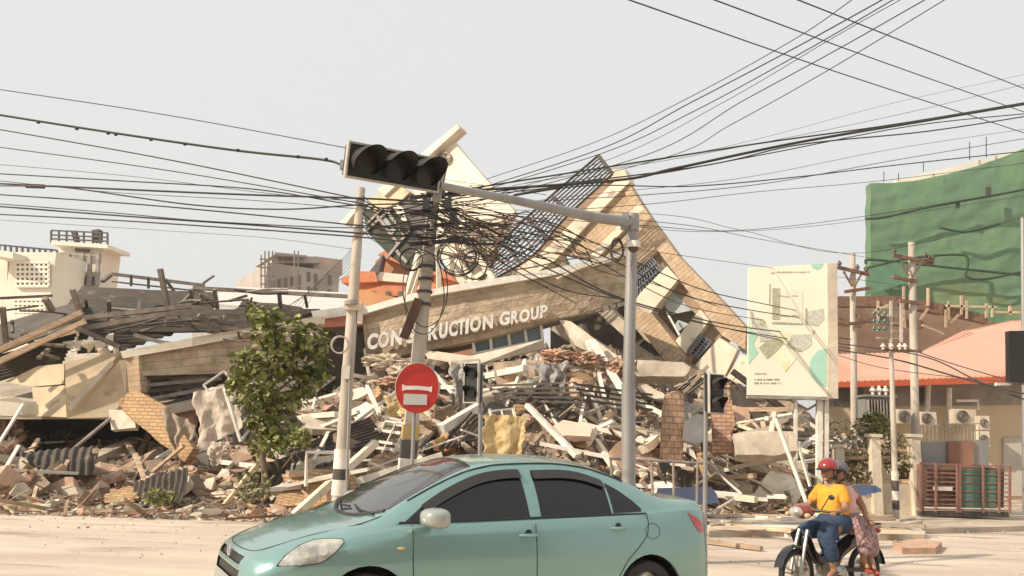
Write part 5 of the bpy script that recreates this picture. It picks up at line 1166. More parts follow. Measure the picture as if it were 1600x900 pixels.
flump(632, 580, 24, 12, pale_concrete, 'second whitish masonry lump just left of the tangled pole under the sign wall', Y=23.2)
flump(622, 598, 32, 9, brick_red, 'reddish brick lump under the whitish smashed masonry', Y=22.6)
fslab([(550, 742), (600, 716), (622, 712), (640, 728), (600, 752)], .4, brown, 'brown mound-like slab between the two concrete pole feet', lift=.4)
m = MB(); m.tube([P(478, 760, 15.4), P(479, 706, 15.4), P(545, 708, 15.4)], .035, 8); solo(m, 'pipe_frame', 'white bent pipe rail standing left of the slim pole foot', 'rail', white_paint)
m = MB(); m.tube([P(1086, 600, 20), P(1086, 604, 20)], .01, 4)
# --- right of the red sign
fcorr([(652, 664), (748, 640), (748, 616), (660, 618)], 8, .03, dark_sheet, 'dark ribbed sheet directly right of the red round sign', lift=.6, dY=(-.4, -.4, .5, .5), seed=4)
for i in range(8):
    x = 652 + i * 9; m = MB(); m.beam(S(x, 722 - i * 2, .45), S(x + 62 - i * 3, 652 + i * 3, .7), .07, .05); solo(m, 'steel_purlin', 'dark parallel purlin leaning right of the red round sign post', 'purlin', dark_sheet, group='parallel dark purlins right of the red round sign')
fbeam((692, 690), (750, 655), .20, white_paint, 'thick white pipe under the small signal box', name='white_pipe', lift=.7)
fslab([(676, 690), (692, 682), (704, 688), (702, 704), (678, 704)], .3, orange_box, 'small orange brown carton box beside the purlins', lift=.6, name='carton', cat='box', n=(-.5, -1, .3), amp=.005)
fcloth([(756, 648), (824, 650), (812, 716), (752, 714)], yel_cloth, 'yellow stained quilt draped behind the car roof', 17.3, fold=.18, nf=4, seed=6, name='quilt')
fcloth([(702, 570), (738, 566), (742, 618), (712, 622)], grey_cloth, 'grey torn plastic curtain left of the small signal box', 20.6, fold=.2, nf=4, seed=12)
fcorr([(758, 650), (900, 652), (890, 622), (758, 624)], 3, .05, dark_sheet, 'long dark folded sheet across the heap behind the car roof', lift=.7, dY=(-.5, -.5, .3, .3), seed=6)
for i in range(5):
    m = MB(); m.beam(S(762 + i * 4, 627 + i * 6, .9), S(895 + i * 4, 624 + i * 7.5, .9), .06, .05); solo(m, 'steel_purlin', 'level dark steel section lying over the long folded sheet', 'purlin', dark_steel if i % 2 else dark_sheet, group='level dark sections behind the car roof')
fcorr([(894, 652), (1012, 662), (1000, 634), (884, 622)], 5, .05, dark_sheet, 'second long dark sheet reaching the signal mast', lift=.7, dY=(-.5, -.4, .3, .3), seed=7)
for i in range(4):
    m = MB(); m.beam(S(892 + i * 4, 626 + i * 8, .9), S(1010, 640 + i * 8, .9), .06, .05); solo(m, 'steel_purlin', 'level dark steel section lying just left of the signal mast', 'purlin', dark_steel, group='level dark sections left of the signal mast')
fframe([(820, 566), (846, 572), (864, 618), (832, 620)], .07, white_paint, 'white leaning window frame on the heap under the strip window', lift=.8)
fframe([(760, 572), (788, 566), (800, 606), (768, 612)], .06, cream, 'cream leaning window frame left of the white one', lift=.6)
fframe([(900, 600), (930, 598), (942, 646), (908, 648)], .05, white_paint, 'white window frame lying by the long white planks', lift=.8)
fframe([(702, 566), (750, 562), (754, 630), (730, 632)], .07, white_paint, 'tall white window frame behind the small signal box', lift=.8)
fbeam((920, 556), (974, 650), .20, white_paint, 'longest thick white plank leaning beside the signal mast', h=.08, lift=.9); fbeam((912, 556), (926, 592), .10, white_paint, 'short white plank beside the longest plank, top', lift=.9)
fbeam((868, 588), (922, 576), .09, white_paint, 'upper of two white battens forming a narrow V left of the long plank', lift=.8); fbeam((868, 591), (924, 598), .09, white_paint, 'lower of two white battens forming a narrow V left of the long plank', lift=.8)
fbeam((928, 604), (938, 650), .09, white_paint, 'upright white batten crossing the dark sheet', lift=1.0); fbeam((958, 600), (966, 640), .06, cream, 'small cream batten next to the longest plank', lift=.9)
fbeam((762, 608), (820, 598), .16, white_paint, 'white board under the cream window frame', lift=.8); fbeam((888, 630), (950, 662), .06, white_paint, 'thin white batten sloping over the dark sheets', lift=1.0)
fslab([(858, 668), (880, 656), (926, 664), (922, 682), (860, 680)], .16, mat('pink_beige_panel', (.68, .48, .38), (.60, .42, .33)), 'pink beige flat panel resting on the heap above the car roof', lift=.7, n=(-.2, -.6, .8))
fslab([(876, 682), (918, 684), (914, 700), (878, 692)], .4, tanbrick, 'tan brick block right below the pink beige panel', lift=.5, name='brick_block', cat='brick')
fcloth([(838, 566), (884, 568), (880, 622), (846, 618)], grey_cloth, 'crumpled grey plastic sheet between the white frames', 21.3, fold=.25, nf=4, seed=15)
fslab([(770, 566), (842, 562), (838, 604), (776, 606)], .2, brown, 'shaded brown panel behind the cream window frame', lift=.2, dY=22.5)
fslab([(874, 500), (892, 502), (965, 556), (950, 566), (900, 540)], .5, pale_concrete, 'long fallen pale floor edge sloping down from the strip window to the mast', dY=24.4, name='floor_edge')
for cx, cy, rx, rz, lb in ((872, 556, 26, 10, 'left'), (916, 562, 26, 12, 'middle'), (962, 576, 24, 14, 'right')):
    flump(cx, cy, rx, rz, brick_red, lb.join(('', ' lump of three reddish brick lumps under the fallen floor edge')), Y=22.8)
fslab([(996, 562), (1068, 566), (1080, 574), (1070, 588), (994, 588)], .4, concrete, 'wide tan slab just right of the mast under the toppled block', dY=22.6)
fcorr([(1052, 612), (1068, 622), (1106, 594), (1086, 584)], 5, .04, grey_sheet, 'small ribbed grille sheet left of the two-lamp signal', lift=.9, seed=9)
fslab([(994, 604), (1010, 600), (1050, 622), (1040, 630), (1004, 616)], .2, pale_concrete, 'short grey beam piece right beside the mast', lift=.7, name='concrete_beam', cat='beam')
# brick pillar and its neighbours
pr = Plane(1050, 660, 19.4, (-.62, -.75, .05)); pr2 = Plane(1050, 660, 19.4, (.72, -.69, .05))
m = MB(); a = P(1030, 722, 19.3); b = P(1048, 612, 19.6); c = P(1068, 616, 19.7); d = P(1064, 724, 19.4)
m.prism([a, P(1034, 640, 19.35), P(1038, 618, 19.5), b, P(1058, 610, 19.6), c, P(1070, 650, 19.6), P(1066, 724, 19.5)], (.10, .45, 0)); solo(m, 'brick_pillar', 'upright broken brick pillar stub between the mast and the two-lamp signal', 'pillar', mat('pillar_brick', (.62, .42, .29), (.48, .32, .23), scale=4, bump=.8, brick=(.22, .14, .015, (.6, .52, .46), .75)), bevel=.01)
tk = Plane(1085, 672, 18.8, (.2, -1, .1))
m = MB(); m.prism([tk.at(*p) for p in ((1070, 660), (1090, 645), (1100, 650), (1100, 690), (1088, 698), (1068, 690))], (.12, .7, 0)); solo(m, 'water_tank', 'dented grey metal tank wedged behind the two-lamp signal post', 'tank', mat('grey_tank', (.34, .33, .32), (.22, .21, .20), rough=.45, bump=.1, metal=.3), bevel=.03)
fslab([(1108, 640), (1116, 622), (1130, 628), (1140, 618), (1147, 650), (1142, 676), (1148, 706), (1112, 708)], .5, mat('red_brick_face', (.54, .33, .23), (.40, .25, .18), scale=4, bump=.8, brick=(.22, .09, .014, (.6, .52, .46), .7)), 'standing stump of torn brick wall right of the two-lamp signal', dY=19.4, amp=.05, name='brick_wall_stump', cat='wall', n=(-.3, -1, .1))
fslab([(1140, 606), (1164, 612), (1214, 662), (1196, 668), (1150, 664)], .1, dark_sheet, 'dark bent sheet metal under the left corner of the billboard', lift=.7, n=(-.1, -1, .3))
fbeam((1132, 602), (1210, 660), .16, dark_sheet, 'dark steel channel along the top of the bent sheet metal', lift=.9)
fslab([(1146, 680), (1180, 672), (1240, 674), (1246, 704), (1210, 712), (1150, 710)], .45, concrete, 'broad tan slab overhanging a dark gap beneath the billboard', dY=19.0, amp=.05)
fbeam((1074, 700), (1240, 752), .18, cream, 'long cream beam sloping down to the right below the overhanging slab', lift=.9); fbeam((1100, 708), (1246, 770), .10, wood, 'thinner timber parallel below the long cream beam', lift=.9)
fbeam((1208, 732), (1276, 682), .12, white_paint, 'white batten rising to the billboard post', lift=.7); fbeam((1218, 654), (1278, 694), .10, white_paint, 'white batten descending to the billboard post', lift=.7)
fbeam((1182, 676), (1230, 670), .10, white_paint, 'short level white batten on the overhanging slab', lift=.9); fbeam((1194, 668), (1188, 704), .12, cream, 'short upright cream stub on the overhanging slab', lift=.9)
fbeam((1212, 654), (1262, 790), .07, white_paint, 'tall thin white strut crossing before the billboard posts', Ya=18.6, Yb=18.2); fbeam((1246, 690), (1266, 760), .05, white_paint, 'thin short strut beside the tall thin strut', Ya=18.9, Yb=18.6)
fbeam((1070, 706), (1090, 768), .12, tanbrick, 'tapering tan timber leaning left of the two-lamp signal post', lift=.9); fbeam((1230, 744), (1275, 736), .08, white_paint, 'level white batten joining the billboard post', lift=.9)
m = MB(); m.prism([P(1034, 774, 17.6), P(1120, 772, 17.8), P(1124, 786, 17.6), P(1030, 790, 17.4)], (0, .5, .12)); solo(m, 'blue_tarp', 'dark blue folded tarp on the ground right of the car tail', 'tarp', mat('dark_blue_tarp', (.045, .06, .12), (.035, .045, .09), bump=.4, rough=.5))
fslab([(1180, 772), (1230, 764), (1236, 784), (1184, 790)], .3, brown, 'brown boulder of debris left of the riders', lift=.2, name='debris_lump', cat='rubble lump')
m = MB(); m.prism([G(1395, 856), G(1440, 850), G(1472, 856), G(1462, 866), G(1410, 866)], (0, 0, .10)); solo(m, 'brick_block', 'flat reddish brick slab lying on the road before the caged generator', 'brick', brick_red)
m = MB(); m.prism([G(1330, 838), G(1440, 836), G(1445, 842), G(1330, 846)], (0, 0, .12)); solo(m, 'kerb_stone', 'long pale kerb stone lying on the road right of the riders', 'kerb stone', pale_concrete)
for i, (x0, y0, x1, y1, lab) in enumerate(((1100, 850, 1190, 862, 'long pale board on the road left of the motorbike front wheel'), (1370, 826, 1470, 818, 'pale timber lying on the road before the narrow banded pole'), (1440, 812, 1530, 822, 'grey pipe lying on the ground before the caged generator'), (1110, 826, 1200, 820, 'thin timber at the road edge between car tail and riders'), (1480, 832, 1560, 828, 'dusty plank on the road below the caged generator'))):
    m = MB(); a, b = G(x0, y0), G(x1, y1); m.beam(a + Vector((0, 0, .05)), b + Vector((0, 0, .05)), .10, .06); solo(m, 'timber', lab, 'board', (wood, pale_concrete, grey_steel, wood, pale_concrete)[i])
# barrier rail in front of the heap, right of the car
br = thing('pedestrian_rail', 'grey steel pedestrian railing running behind the car tail before the heap', 'railing', P(1050, 800, 15.6))
m = MB(); m.tube([P(952, 716, 15.6), P(1100, 724, 15.8)], .028, 8); m.build('top_rail', grey_steel, br)
for x0, x1 in ((954, 962), (1018, 1022), (1052, 1054), (1090, 1088)):
    a = P(x0, 717 + (x0 - 952) * .05, 15.7); b = P(x1, 800, 15.7); m = MB(); m.tube([a, Vector((b.x, b.y, 0))], .026, 8); m.build('post', grey_steel, br)

# ------------------------------------------------------------------ many more pieces, strewn over the heap
ZONES = [(-20, 190, 700, 790, 'at the far left of the heap'), (190, 380, 712, 792, 'on the heap beneath the hanging tarps'), (400, 530, 620, 786, 'between the street tree and the slim pole'), (545, 660, 600, 760, 'between the slim pole and the red sign'),
         (660, 830, 575, 715, 'behind the front half of the car roof'), (830, 985, 570, 725, 'behind the rear half of the car roof'), (985, 1100, 600, 775, 'between the mast and the two-lamp signal'), (1100, 1215, 630, 800, 'below and left of the billboard'), (1215, 1330, 690, 812, 'around the foot of the billboard')]
rng = random.Random(2024)
def big_piece(px, py, kind_, zone):
    c = S(px, py, 0.0); c = c + Vector((0, -rng.uniform(0, .3), rng.uniform(-.03, .2)))
    face = Vector((rng.gauss(-.15, .5), -rng.uniform(.2, 1), rng.uniform(.25, 1.1))).normalized()
    U = face.cross(Vector((rng.gauss(0, .4), 0, 1))).normalized(); V = U.cross(face)
    m = MB()
    if kind_ == 'slab':
        r = rng.uniform(.22, .75); n = rng.randint(4, 7); el = rng.uniform(.45, 1)
        pts = [c + U * r * math.cos(2 * math.pi * k / n + rng.uniform(-.3, .3)) * rng.uniform(.75, 1.1) + V * r * el * math.sin(2 * math.pi * k / n + rng.uniform(-.3, .3)) * rng.uniform(.75, 1.1) for k in range(n)]
        rough_slab(m, pts, -face * rng.uniform(.07, .2), rng, .025)
        mt = rng.choice((concrete, pale_concrete, pale_concrete, cream, cream, brown, tanbrick, brick_red) if px > 400 else (concrete, concrete, brown, brown, tanbrick, brick_red, brick_red, pale_concrete)); nm = 'concrete_slab'; cat = 'slab'
        lab = {'grey_concrete': 'tan broken concrete slab', 'pale_concrete': 'pale broken concrete slab', 'cream_paint': 'cream painted slab fragment', 'brown_debris': 'dirty brown slab', 'tan_brick_face': 'tan brick slab fragment', 'broken_brick': 'reddish slab fragment'}[mt.name]
    elif kind_ == 'lump':
        r = rng.uniform(.14, .36); vs, fs = hull_piece(1, rng.uniform(.6, 1), rng.uniform(.5, .8), 13, rng); q = rrot(.6, rng) @ Matrix.Diagonal((r, r, r)); m.add([q @ v + c for v in vs], fs)
        mt = rng.choice((concrete, pale_concrete, brick_red, brown)); nm = 'concrete_lump' if mt is not brick_red else 'brick_lump'; cat = 'rubble lump'; lab = {'grey_concrete': 'tan angular lump', 'pale_concrete': 'pale angular lump', 'brown_debris': 'brown angular lump', 'broken_brick': 'reddish brick lump'}[mt.name]
    elif kind_ == 'beam':
        L = rng.uniform(.7, 3.0); a = rng.uniform(-.9, .9); d = (U * math.cos(a) + V * math.sin(a)) * L / 2; w = rng.uniform(.05, .15)
        m.beam(c - d + face * .1, c + d + face * .14, w, w * rng.uniform(.4, 1.1), taper=rng.uniform(.8, 1)); mt = rng.choice((white_paint, white_paint, wood, cream, concrete) if px > 400 else (wood, wood, concrete, white_paint)); nm = 'timber'; cat = 'beam'
        lab = {'white_paint': 'white painted batten', 'weathered_wood': 'weathered brown timber', 'cream_paint': 'cream painted batten', 'grey_concrete': 'tan concrete strut'}[mt.name]
    elif kind_ == 'sheet':
        w, h = rng.uniform(.5, 1.1), rng.uniform(.3, .6); a = rng.uniform(-.5, .5); u2 = U * math.cos(a) + V * math.sin(a); v2 = -U * math.sin(a) + V * math.cos(a); c = c + face * .12
        m = corr_sheet([c - u2 * w - v2 * h, c + u2 * w - v2 * h, c + u2 * w + v2 * h, c - u2 * w + v2 * h], rng.choice((5, 7, 9)), .025, curl=rng.uniform(-.12, .16), seed=rng.random() * 50)
        mt = rng.choice((dark_sheet, dark_sheet, grey_sheet if px > 400 else dark_sheet)); nm = 'roof_sheet'; cat = 'roof sheet'; lab = {'dark_metal_sheet': 'dark torn tin sheet', 'grey_metal_sheet': 'grey torn tin sheet'}[mt.name]
    else:
        w, h = rng.uniform(.25, .5), rng.uniform(.4, .7); a = rng.uniform(-.8, .8); u2 = U * math.cos(a) + V * math.sin(a); v2 = -U * math.sin(a) + V * math.cos(a); c = c + face * .2
        q = [c - u2 * w - v2 * h, c + u2 * w - v2 * h, c + u2 * w * .9 + v2 * h, c - u2 * w * 1.1 + v2 * h]
        for i in range(4): m.beam(q[i], q[(i + 1) % 4], .05, .04)
        if rng.random() < .5: m.beam(q[0].lerp(q[1], .5), q[3].lerp(q[2], .5), .035, .03)
        mt = white_paint; nm = 'window_frame'; cat = 'window frame'; lab = 'bare white window frame'
    solo(m, nm, f'{lab} {zone}', cat, mt, group=f'{lab}s {zone}')
for (x0, x1, y0, y1, zn) in ZONES:
    area = (x1 - x0) * (y1 - y0); n = int(area / 480)
    for k in range(n):
        kd = rng.choices(('slab', 'lump', 'beam', 'sheet', 'frame'), (4.5, 3, 7 if x0 > 380 else 3, 1.0, .5 if x0 > 380 else 0))[0]
        big_piece(rng.uniform(x0, x1), rng.uniform(y0, y1), kd, zn)

# boards and blocks that slid onto the pavement and the road edge
rng = random.Random(909)
for k in range(34):
    px, py = rng.uniform(1105, 1420), rng.uniform(800, 846); g_ = G(px, py); L = rng.uniform(.4, 2.2); a = rng.gauss(.1, .45); m = MB(); z = .13 if g_.y > 13.6 else .03
    d = Vector((math.cos(a), math.sin(a), rng.uniform(-.03, .06))) * L / 2; w = rng.uniform(.05, .16); c = Vector((g_.x, g_.y, z + w * .3)); m.beam(c - d, c + d, w, w * .5)
    solo(m, 'timber', 'thin dusty board lying flat on the pavement between the car tail and the fence', 'board', rng.choice((wood, pale_concrete, white_paint, concrete)), group='dusty boards on the pavement right of the car')
for k in range(40):
    px = rng.uniform(-10, 470); yf = lerp_table(YF, px); Y = yf - rng.uniform(-.1, .9); x = (px - 786) / F_PX * Y; r = rng.uniform(.06, .2)
    m = MB(); vs, fs = hull_piece(1, rng.uniform(.6, 1), rng.uniform(.45, .8), 12, rng); q = rrot(.3, rng) @ Matrix.Diagonal((r, r, r)); m.add([q @ v + Vector((x, Y, max(0, mound(x, Y)) + r * .35)) for v in vs], fs)
    mt = rng.choice((pale_concrete, concrete, brick_red)); nm = {'pale_concrete': 'pale', 'grey_concrete': 'tan', 'broken_brick': 'reddish'}[mt.name]
    solo(m, 'rubble_block', nm + ' block that rolled onto the road edge at the left', 'block', mt, group=nm + ' blocks along the road edge at the left')
# more bent members in the collapsed roofs
for k in range(34):
    x, y = rng.uniform(-10, 410), rng.uniform(452, 530); 
    if x < 130 and y < 485: continue
    L = rng.uniform(25, 120); a = rng.gauss(.05, .35) if rng.random() < .75 else rng.uniform(.6, 2.2); Y = 21.5 + (530 - y) / 80 * 3 + rng.uniform(-.3, .6)
    if a > .55: L *= .35
    m = MB(); m.tube(spline([P(x, y, Y), P(x + L * .5 * math.cos(a), y + L * .5 * math.sin(a) * .5 + rng.gauss(0, 2.5), Y + .1), P(x + L * math.cos(a), y + L * math.sin(a) * .5 + rng.gauss(0, 3), Y + rng.uniform(-.2, .4))], 4), rng.uniform(.025, .06), 5)
    solo(m, 'steel_rafter', 'thin bent pipe member in the collapsed roof at the left', 'rafter', rng.choice((rafter_m, rafter_m, grey_steel, dark_steel)), group='thin bent pipe members at the left')
# ------------------------------------------------------------------ the green sedan
from mathutils.bvhtree import BVHTree
def herm(t, x):
    if x <= t[0][0]: return t[0][1]
    if x >= t[-1][0]: return t[-1][1]
    for i in range(len(t) - 1):
        if x <= t[i + 1][0]:
            x0, y0 = t[i]; x1, y1 = t[i + 1]; h = x1 - x0; u = (x - x0) / h
            def sl(k):
                if k == 0 or k == len(t) - 1: j = min(k, len(t) - 2); return (t[j + 1][1] - t[j][1]) / (t[j + 1][0] - t[j][0])
                a = (t[k][1] - t[k - 1][1]) / (t[k][0] - t[k - 1][0]); b = (t[k + 1][1] - t[k][1]) / (t[k + 1][0] - t[k][0])
                return 0 if a * b <= 0 else 2 * a * b / (a + b)
            m0, m1 = sl(i) * h, sl(i + 1) * h
            return (2 * u ** 3 - 3 * u ** 2 + 1) * y0 + (u ** 3 - 2 * u ** 2 + u) * m0 + (-2 * u ** 3 + 3 * u ** 2) * y1 + (u ** 3 - u ** 2) * m1
ZT = [(0, .56), (.02, .66), (.06, .71), (.15, .76), (.4, .85), (.72, .925), (.90, .955), (1.0, 1.015), (1.17, 1.115), (1.42, 1.245), (1.66, 1.36), (1.86, 1.425), (2.15, 1.46), (2.5, 1.468), (2.85, 1.45), (3.15, 1.385), (3.4, 1.285), (3.62, 1.19), (3.78, 1.145), (4.0, 1.13), (4.16, 1.115), (4.21, 1.07), (4.25, .98), (4.3, .80)]
ZS = [(0, .50), (.05, .62), (.15, .68), (.4, .77), (.8, .87), (1.2, .925), (2, .955), (3, .985), (3.5, 1.01), (3.9, 1.03), (4.15, 1.01), (4.25, .92), (4.3, .76)]
YR = [(0, .40), (.1, .52), (.3, .58), (.65, .64), (.87, .69), (1.17, .655), (1.47, .615), (1.77, .585), (2.4, .57), (2.8, .575), (3.1, .59), (3.4, .62), (3.7, .655), (4.1, .64), (4.3, .45)]
ZR = [(0, .545), (.02, .64), (.06, .69), (.15, .735), (.4, .825), (.70, .90), (.87, .935), (1.17, 1.085), (1.47, 1.23), (1.77, 1.34), (2.04, 1.388), (2.5, 1.405), (2.8, 1.385), (3.1, 1.32), (3.4, 1.215), (3.65, 1.12), (3.8, 1.10), (4.1, 1.085), (4.2, 1.03), (4.25, .95), (4.3, .79)]
WD = [(0, .46), (.03, .58), (.08, .67), (.2, .76), (.4, .81), (.8, .84), (1.5, .848), (3.2, .848), (3.7, .83), (4.0, .79), (4.15, .73), (4.25, .63), (4.3, .52)]
def section(x):
    w = herm(WD, x); zs = herm(ZS, x); yr = min(herm(YR, x), w - .03); zr = herm(ZR, x); zt = herm(ZT, x)
    k = min(1, max(0, (x - .0) / .5)); k2 = min(1, max(0, (4.3 - x) / .3))
    zb = .19
    p = [(w - .05, zb), (w - .012, zb + .09), (w, .45 * min(1, zs / .8) + .05), (w - .002, min(.66, zs - .09)), (w - .012, min(.77, zs - .05)), (w - .042, zs - .012), (w - .062, zs + .004)]
    a = Vector((w - .062, zs + .004)); b = Vector((yr, zr))
    n_ = Vector(((b - a).y, -(b - a).x)); n_ = n_.normalized() if n_.length > 1e-6 else Vector((0, 0))
    bul = min(.022, (b - a).length * .06)
    for t in (.2, .4, .6, .8): q = a.lerp(b, t) + n_ * bul * math.sin(math.pi * t); p.append((q.x, q.y))
    p.append((yr, zr))
    for f in (.93, .82, .66, .5, .33, .16, 0): p.append((yr * f, zr + (zt - zr) * (1 - f * f) ** .8))
    return p
xs = [0, .012, .03, .055, .085, .12] + [.16 + .04 * i for i in range(101)] + [4.19, 4.215, 4.235, 4.25, 4.27, 4.285, 4.3]
bm = bmesh.new(); rows = []
for x in xs:
    p = section(x)
    # refine rows
    q = []
    for i in range(len(p) - 1):
        nsub = 3 if i in (1, 2) else 2
        for s_ in range(nsub): t = s_ / nsub; q.append((p[i][0] + (p[i + 1][0] - p[i][0]) * t, p[i][1] + (p[i + 1][1] - p[i][1]) * t))
    q.append(p[-1])
    rows.append([bm.verts.new((x, -y, z)) for y, z in q] + [bm.verts.new((x, y, z)) for y, z in reversed(q[:-1])])
for a, b in zip(rows, rows[1:]):
    for j in range(len(a) - 1): bm.faces.new((a[j], b[j], b[j + 1], a[j + 1]))
nr = len(rows[0])
for R_ in (rows[0], rows[-1]):
    for j in range(nr // 2):
        k = nr - 1 - j
        if k - 1 > j + 1: bm.faces.new((R_[j], R_[j + 1], R_[k - 1], R_[k]))
        elif k - 1 == j + 1: bm.faces.new((R_[j], R_[j + 1], R_[k]))
bmesh.ops.recalc_face_normals(bm, faces=bm.faces)
bm.faces.ensure_lookup_table()
bvh = BVHTree.FromBMesh(bm)
CAR_LOC = Vector((-2.125, 6.686, 0)); CAR_RZ = .489
CARM = Matrix.Translation(CAR_LOC) @ Matrix.Rotation(CAR_RZ, 4, 'Z'); CARI = CARM.inverted()
def on_car(px, py):
    o = CARI @ CAM; d = (CARI.to_3x3() @ ray(px, py)).normalized()
    h = bvh.ray_cast(o, d); return (h[0], h[1]) if h[0] is not None else (None, None)
lay = bm.faces.layers.int.new('cls')
def inside(pt, poly):
    c = False; j = len(poly) - 1
    for i in range(len(poly)):
        if (poly[i][1] > pt[1]) != (poly[j][1] > pt[1]) and pt[0] < (poly[j][0] - poly[i][0]) * (pt[1] - poly[i][1]) / (poly[j][1] - poly[i][1]) + poly[i][0]: c = not c
        j = i
    return c
def cut(poly, d, cls, cond=lambda c, n: True):
    """mark the part of the shell inside a polygon seen along d as class cls; poly is in the 2-D frame of d"""
    d = Vector(d).normalized()
    if abs(d.y) > .99: U, V = Vector((1, 0, 0)), Vector((0, 0, 1))
    elif abs(d.z) > .99: U, V = Vector((1, 0, 0)), Vector((0, 1, 0))
    else: V = Vector((0, 0, 1)); V = (V - d * V.dot(d)).normalized(); U = V.cross(d)
    for i in range(len(poly)):
        a = U * poly[i][0] + V * poly[i][1]; b = U * poly[(i + 1) % len(poly)][0] + V * poly[(i + 1) % len(poly)][1]
        no = (b - a).cross(d).normalized()
        x0, x1 = min(p[0] for p in poly) - .05, max(p[0] for p in poly) + .05; y0, y1 = min(p[1] for p in poly) - .05, max(p[1] for p in poly) + .05
        fs = []
        for f in bm.faces:
            c = f.calc_center_median()
            if x0 < c.dot(U) < x1 and y0 < c.dot(V) < y1 and cond(c, f.normal): fs.append(f)
        ge = set(fs)
        for f in fs: ge.update(f.edges); ge.update(f.verts)
        bmesh.ops.bisect_plane(bm, geom=list(ge), plane_co=a, plane_no=no, dist=1e-5)
    for f in bm.faces:
        c = f.calc_center_median()
        if cond(c, f.normal) and inside((c.dot(U), c.dot(V)), poly): f[lay] = cls
FW = [(1.14, .95), (1.30, 1.065), (1.47, 1.16), (1.66, 1.245), (1.85, 1.308), (2.06, 1.338), (2.2, 1.343), (2.235, .972)]
RW = [(2.34, .976), (2.315, 1.337), (2.6, 1.345), (2.8, 1.325), (2.97, 1.28), (3.02, 1.262), (3.045, .998)]
QW = [(3.065, 1.0), (3.045, 1.253), (3.17, 1.19), (3.3, 1.10), (3.37, 1.035), (3.36, 1.012)]
side = lambda c, n: abs(n.y) > .4 and abs(c.y) > .45
BODY, GLASSF, GLASSR, GLASSQ, WIND, REARW, HEAD, TAIL, GRIL, ARCH, TRIM = range(11)
cut(FW, (0, 1, 0), GLASSF, side); cut(RW, (0, 1, 0), GLASSR, side); cut(QW, (0, 1, 0), GLASSQ, side)
for cx in (.86, 3.42):
    cut([(cx + .352 * math.cos(t * math.pi / 14), .305 + .352 * math.sin(t * math.pi / 14)) for t in range(15)] + [(cx - .352, .1), (cx + .352, .1)], (0, 1, 0), ARCH, lambda c, n: abs(c.y) > .5 and c.z < .72)
cut([(1.05, .93), (1.14, .95), (1.30, 1.065), (1.27, .955)], (0, 1, 0), TRIM, side)
ws = [(.90 + .15 * (y / .6) ** 2, y) for y in (-.63, -.5, -.3, -.1, .1, .3, .5, .63)] + [(1.80, .52), (1.83, .3), (1.84, 0), (1.83, -.3), (1.80, -.52)]
cut(ws, (0, 0, 1), WIND, lambda c, n: n.z > .2 and c.z > .92)
cut([(3.04, -.5), (3.0, 0), (3.04, .5), (3.6, .58), (3.66, 0), (3.6, -.58)], (0, 0, 1), REARW, lambda c, n: n.z > .2 and c.z > .93)
# headlight outline, found on the near front corner, mirrored to the other side
def outline_cut(pxs, cls, zlo=.3):
    pts = [on_car(*p)[0] for p in pxs]; pts = [p for p in pts if p is not None]
    d = Vector((0, 0, 0))
    for p in pxs:
        h = on_car(*p)[1]
        if h is not None: d += h
    d = Vector((d.x, d.y, 0)).normalized()
    for sgn in (1, -1):
        dd = Vector((d.x, d.y * sgn, 0)); V = Vector((0, 0, 1)); U = V.cross(dd)
        cut([(Vector((p.x, p.y * sgn, p.z)).dot(U), p.z) for p in pts], dd, cls, lambda c, n: n.dot(dd) > .15 and c.y * d.y * sgn > -.02 and c.z > zlo)
    return pts
hl = outline_cut([(433, 884), (446, 868), (468, 852), (490, 843), (515, 841), (536, 842), (538, 848), (528, 860), (514, 873), (500, 880), (470, 884)], HEAD)
outline_cut([(1074, 801), (1084, 806), (1098, 818), (1099, 832), (1092, 832), (1084, 820)], TAIL, .6)
front = lambda c, n: c.x < .25 and n.x < -.3
for z0, z1, hw in ((.635, .69, .40), (.52, .60, .43), (.26, .40, .50)):
    cut([(-hw, z0), (-hw * 1.03, z1), (hw * 1.03, z1), (hw, z0)], (1, 0, 0), GRIL, front)
    cut([(hw, z0), (hw * 1.03, z1), (-hw * 1.03, z1), (-hw, z0)], (-1, 0, 0), GRIL, front)
car_m = mat('sea_green_paint', (.235, .395, .375), (.215, .365, .345), rough=.24, bump=0, metal=.45, coat=.8, scale=.8)
# fine dust on the paint
gn = car_m.node_tree; 
car = thing('parked_car', 'sea green four-door sedan with tinted windows crossing the foreground', 'car', CAR_LOC, rz=CAR_RZ)
tint = mat('tinted_glass', (.012, .012, .013), (.010, .010, .011), rough=.04, bump=0, spec=.55)
wind_m = mat('windscreen_glass', (.055, .055, .055), (.045, .045, .045), rough=.06, bump=0, spec=.8)
lampm = mat('headlamp_glass', (.62, .60, .52), (.30, .30, .27), rough=.10, bump=.5, bscale=16, scale=9, coat=1, metal=.35)
tailm = mat('tail_lamp_red', (.45, .03, .03), (.38, .03, .03), rough=.15, bump=0, coat=1)
def shell_part(cls, name, m, parent, inset=0.0, cond=None):
    sel = [f for f in bm.faces if f[lay] == cls and (cond is None or cond(f.calc_center_median()))]
    if not sel: return None
    vm = {}; vs = []; fs = []
    for f in sel:
        ids = []
        for v in f.verts:
            if v not in vm: vm[v] = len(vs); vs.append(v.co - v.normal * inset)
            ids.append(vm[v])
        fs.append(ids)
    me = bpy.data.meshes.new(name); me.from_pydata(vs, [], fs); me.materials.append(m)
    for p in me.polygons: p.use_smooth = True
    o = bpy.data.objects.new(name, me); C.objects.link(o); o.parent = parent; return o
bm.normal_update()
DOORS = [(1.25, 2.27, 'door'), (2.27, 3.42, 'door')]
body = shell_part(BODY, 'body', car_m, car)
L_, R_s = (lambda c: c.y < 0), (lambda c: c.y > 0)
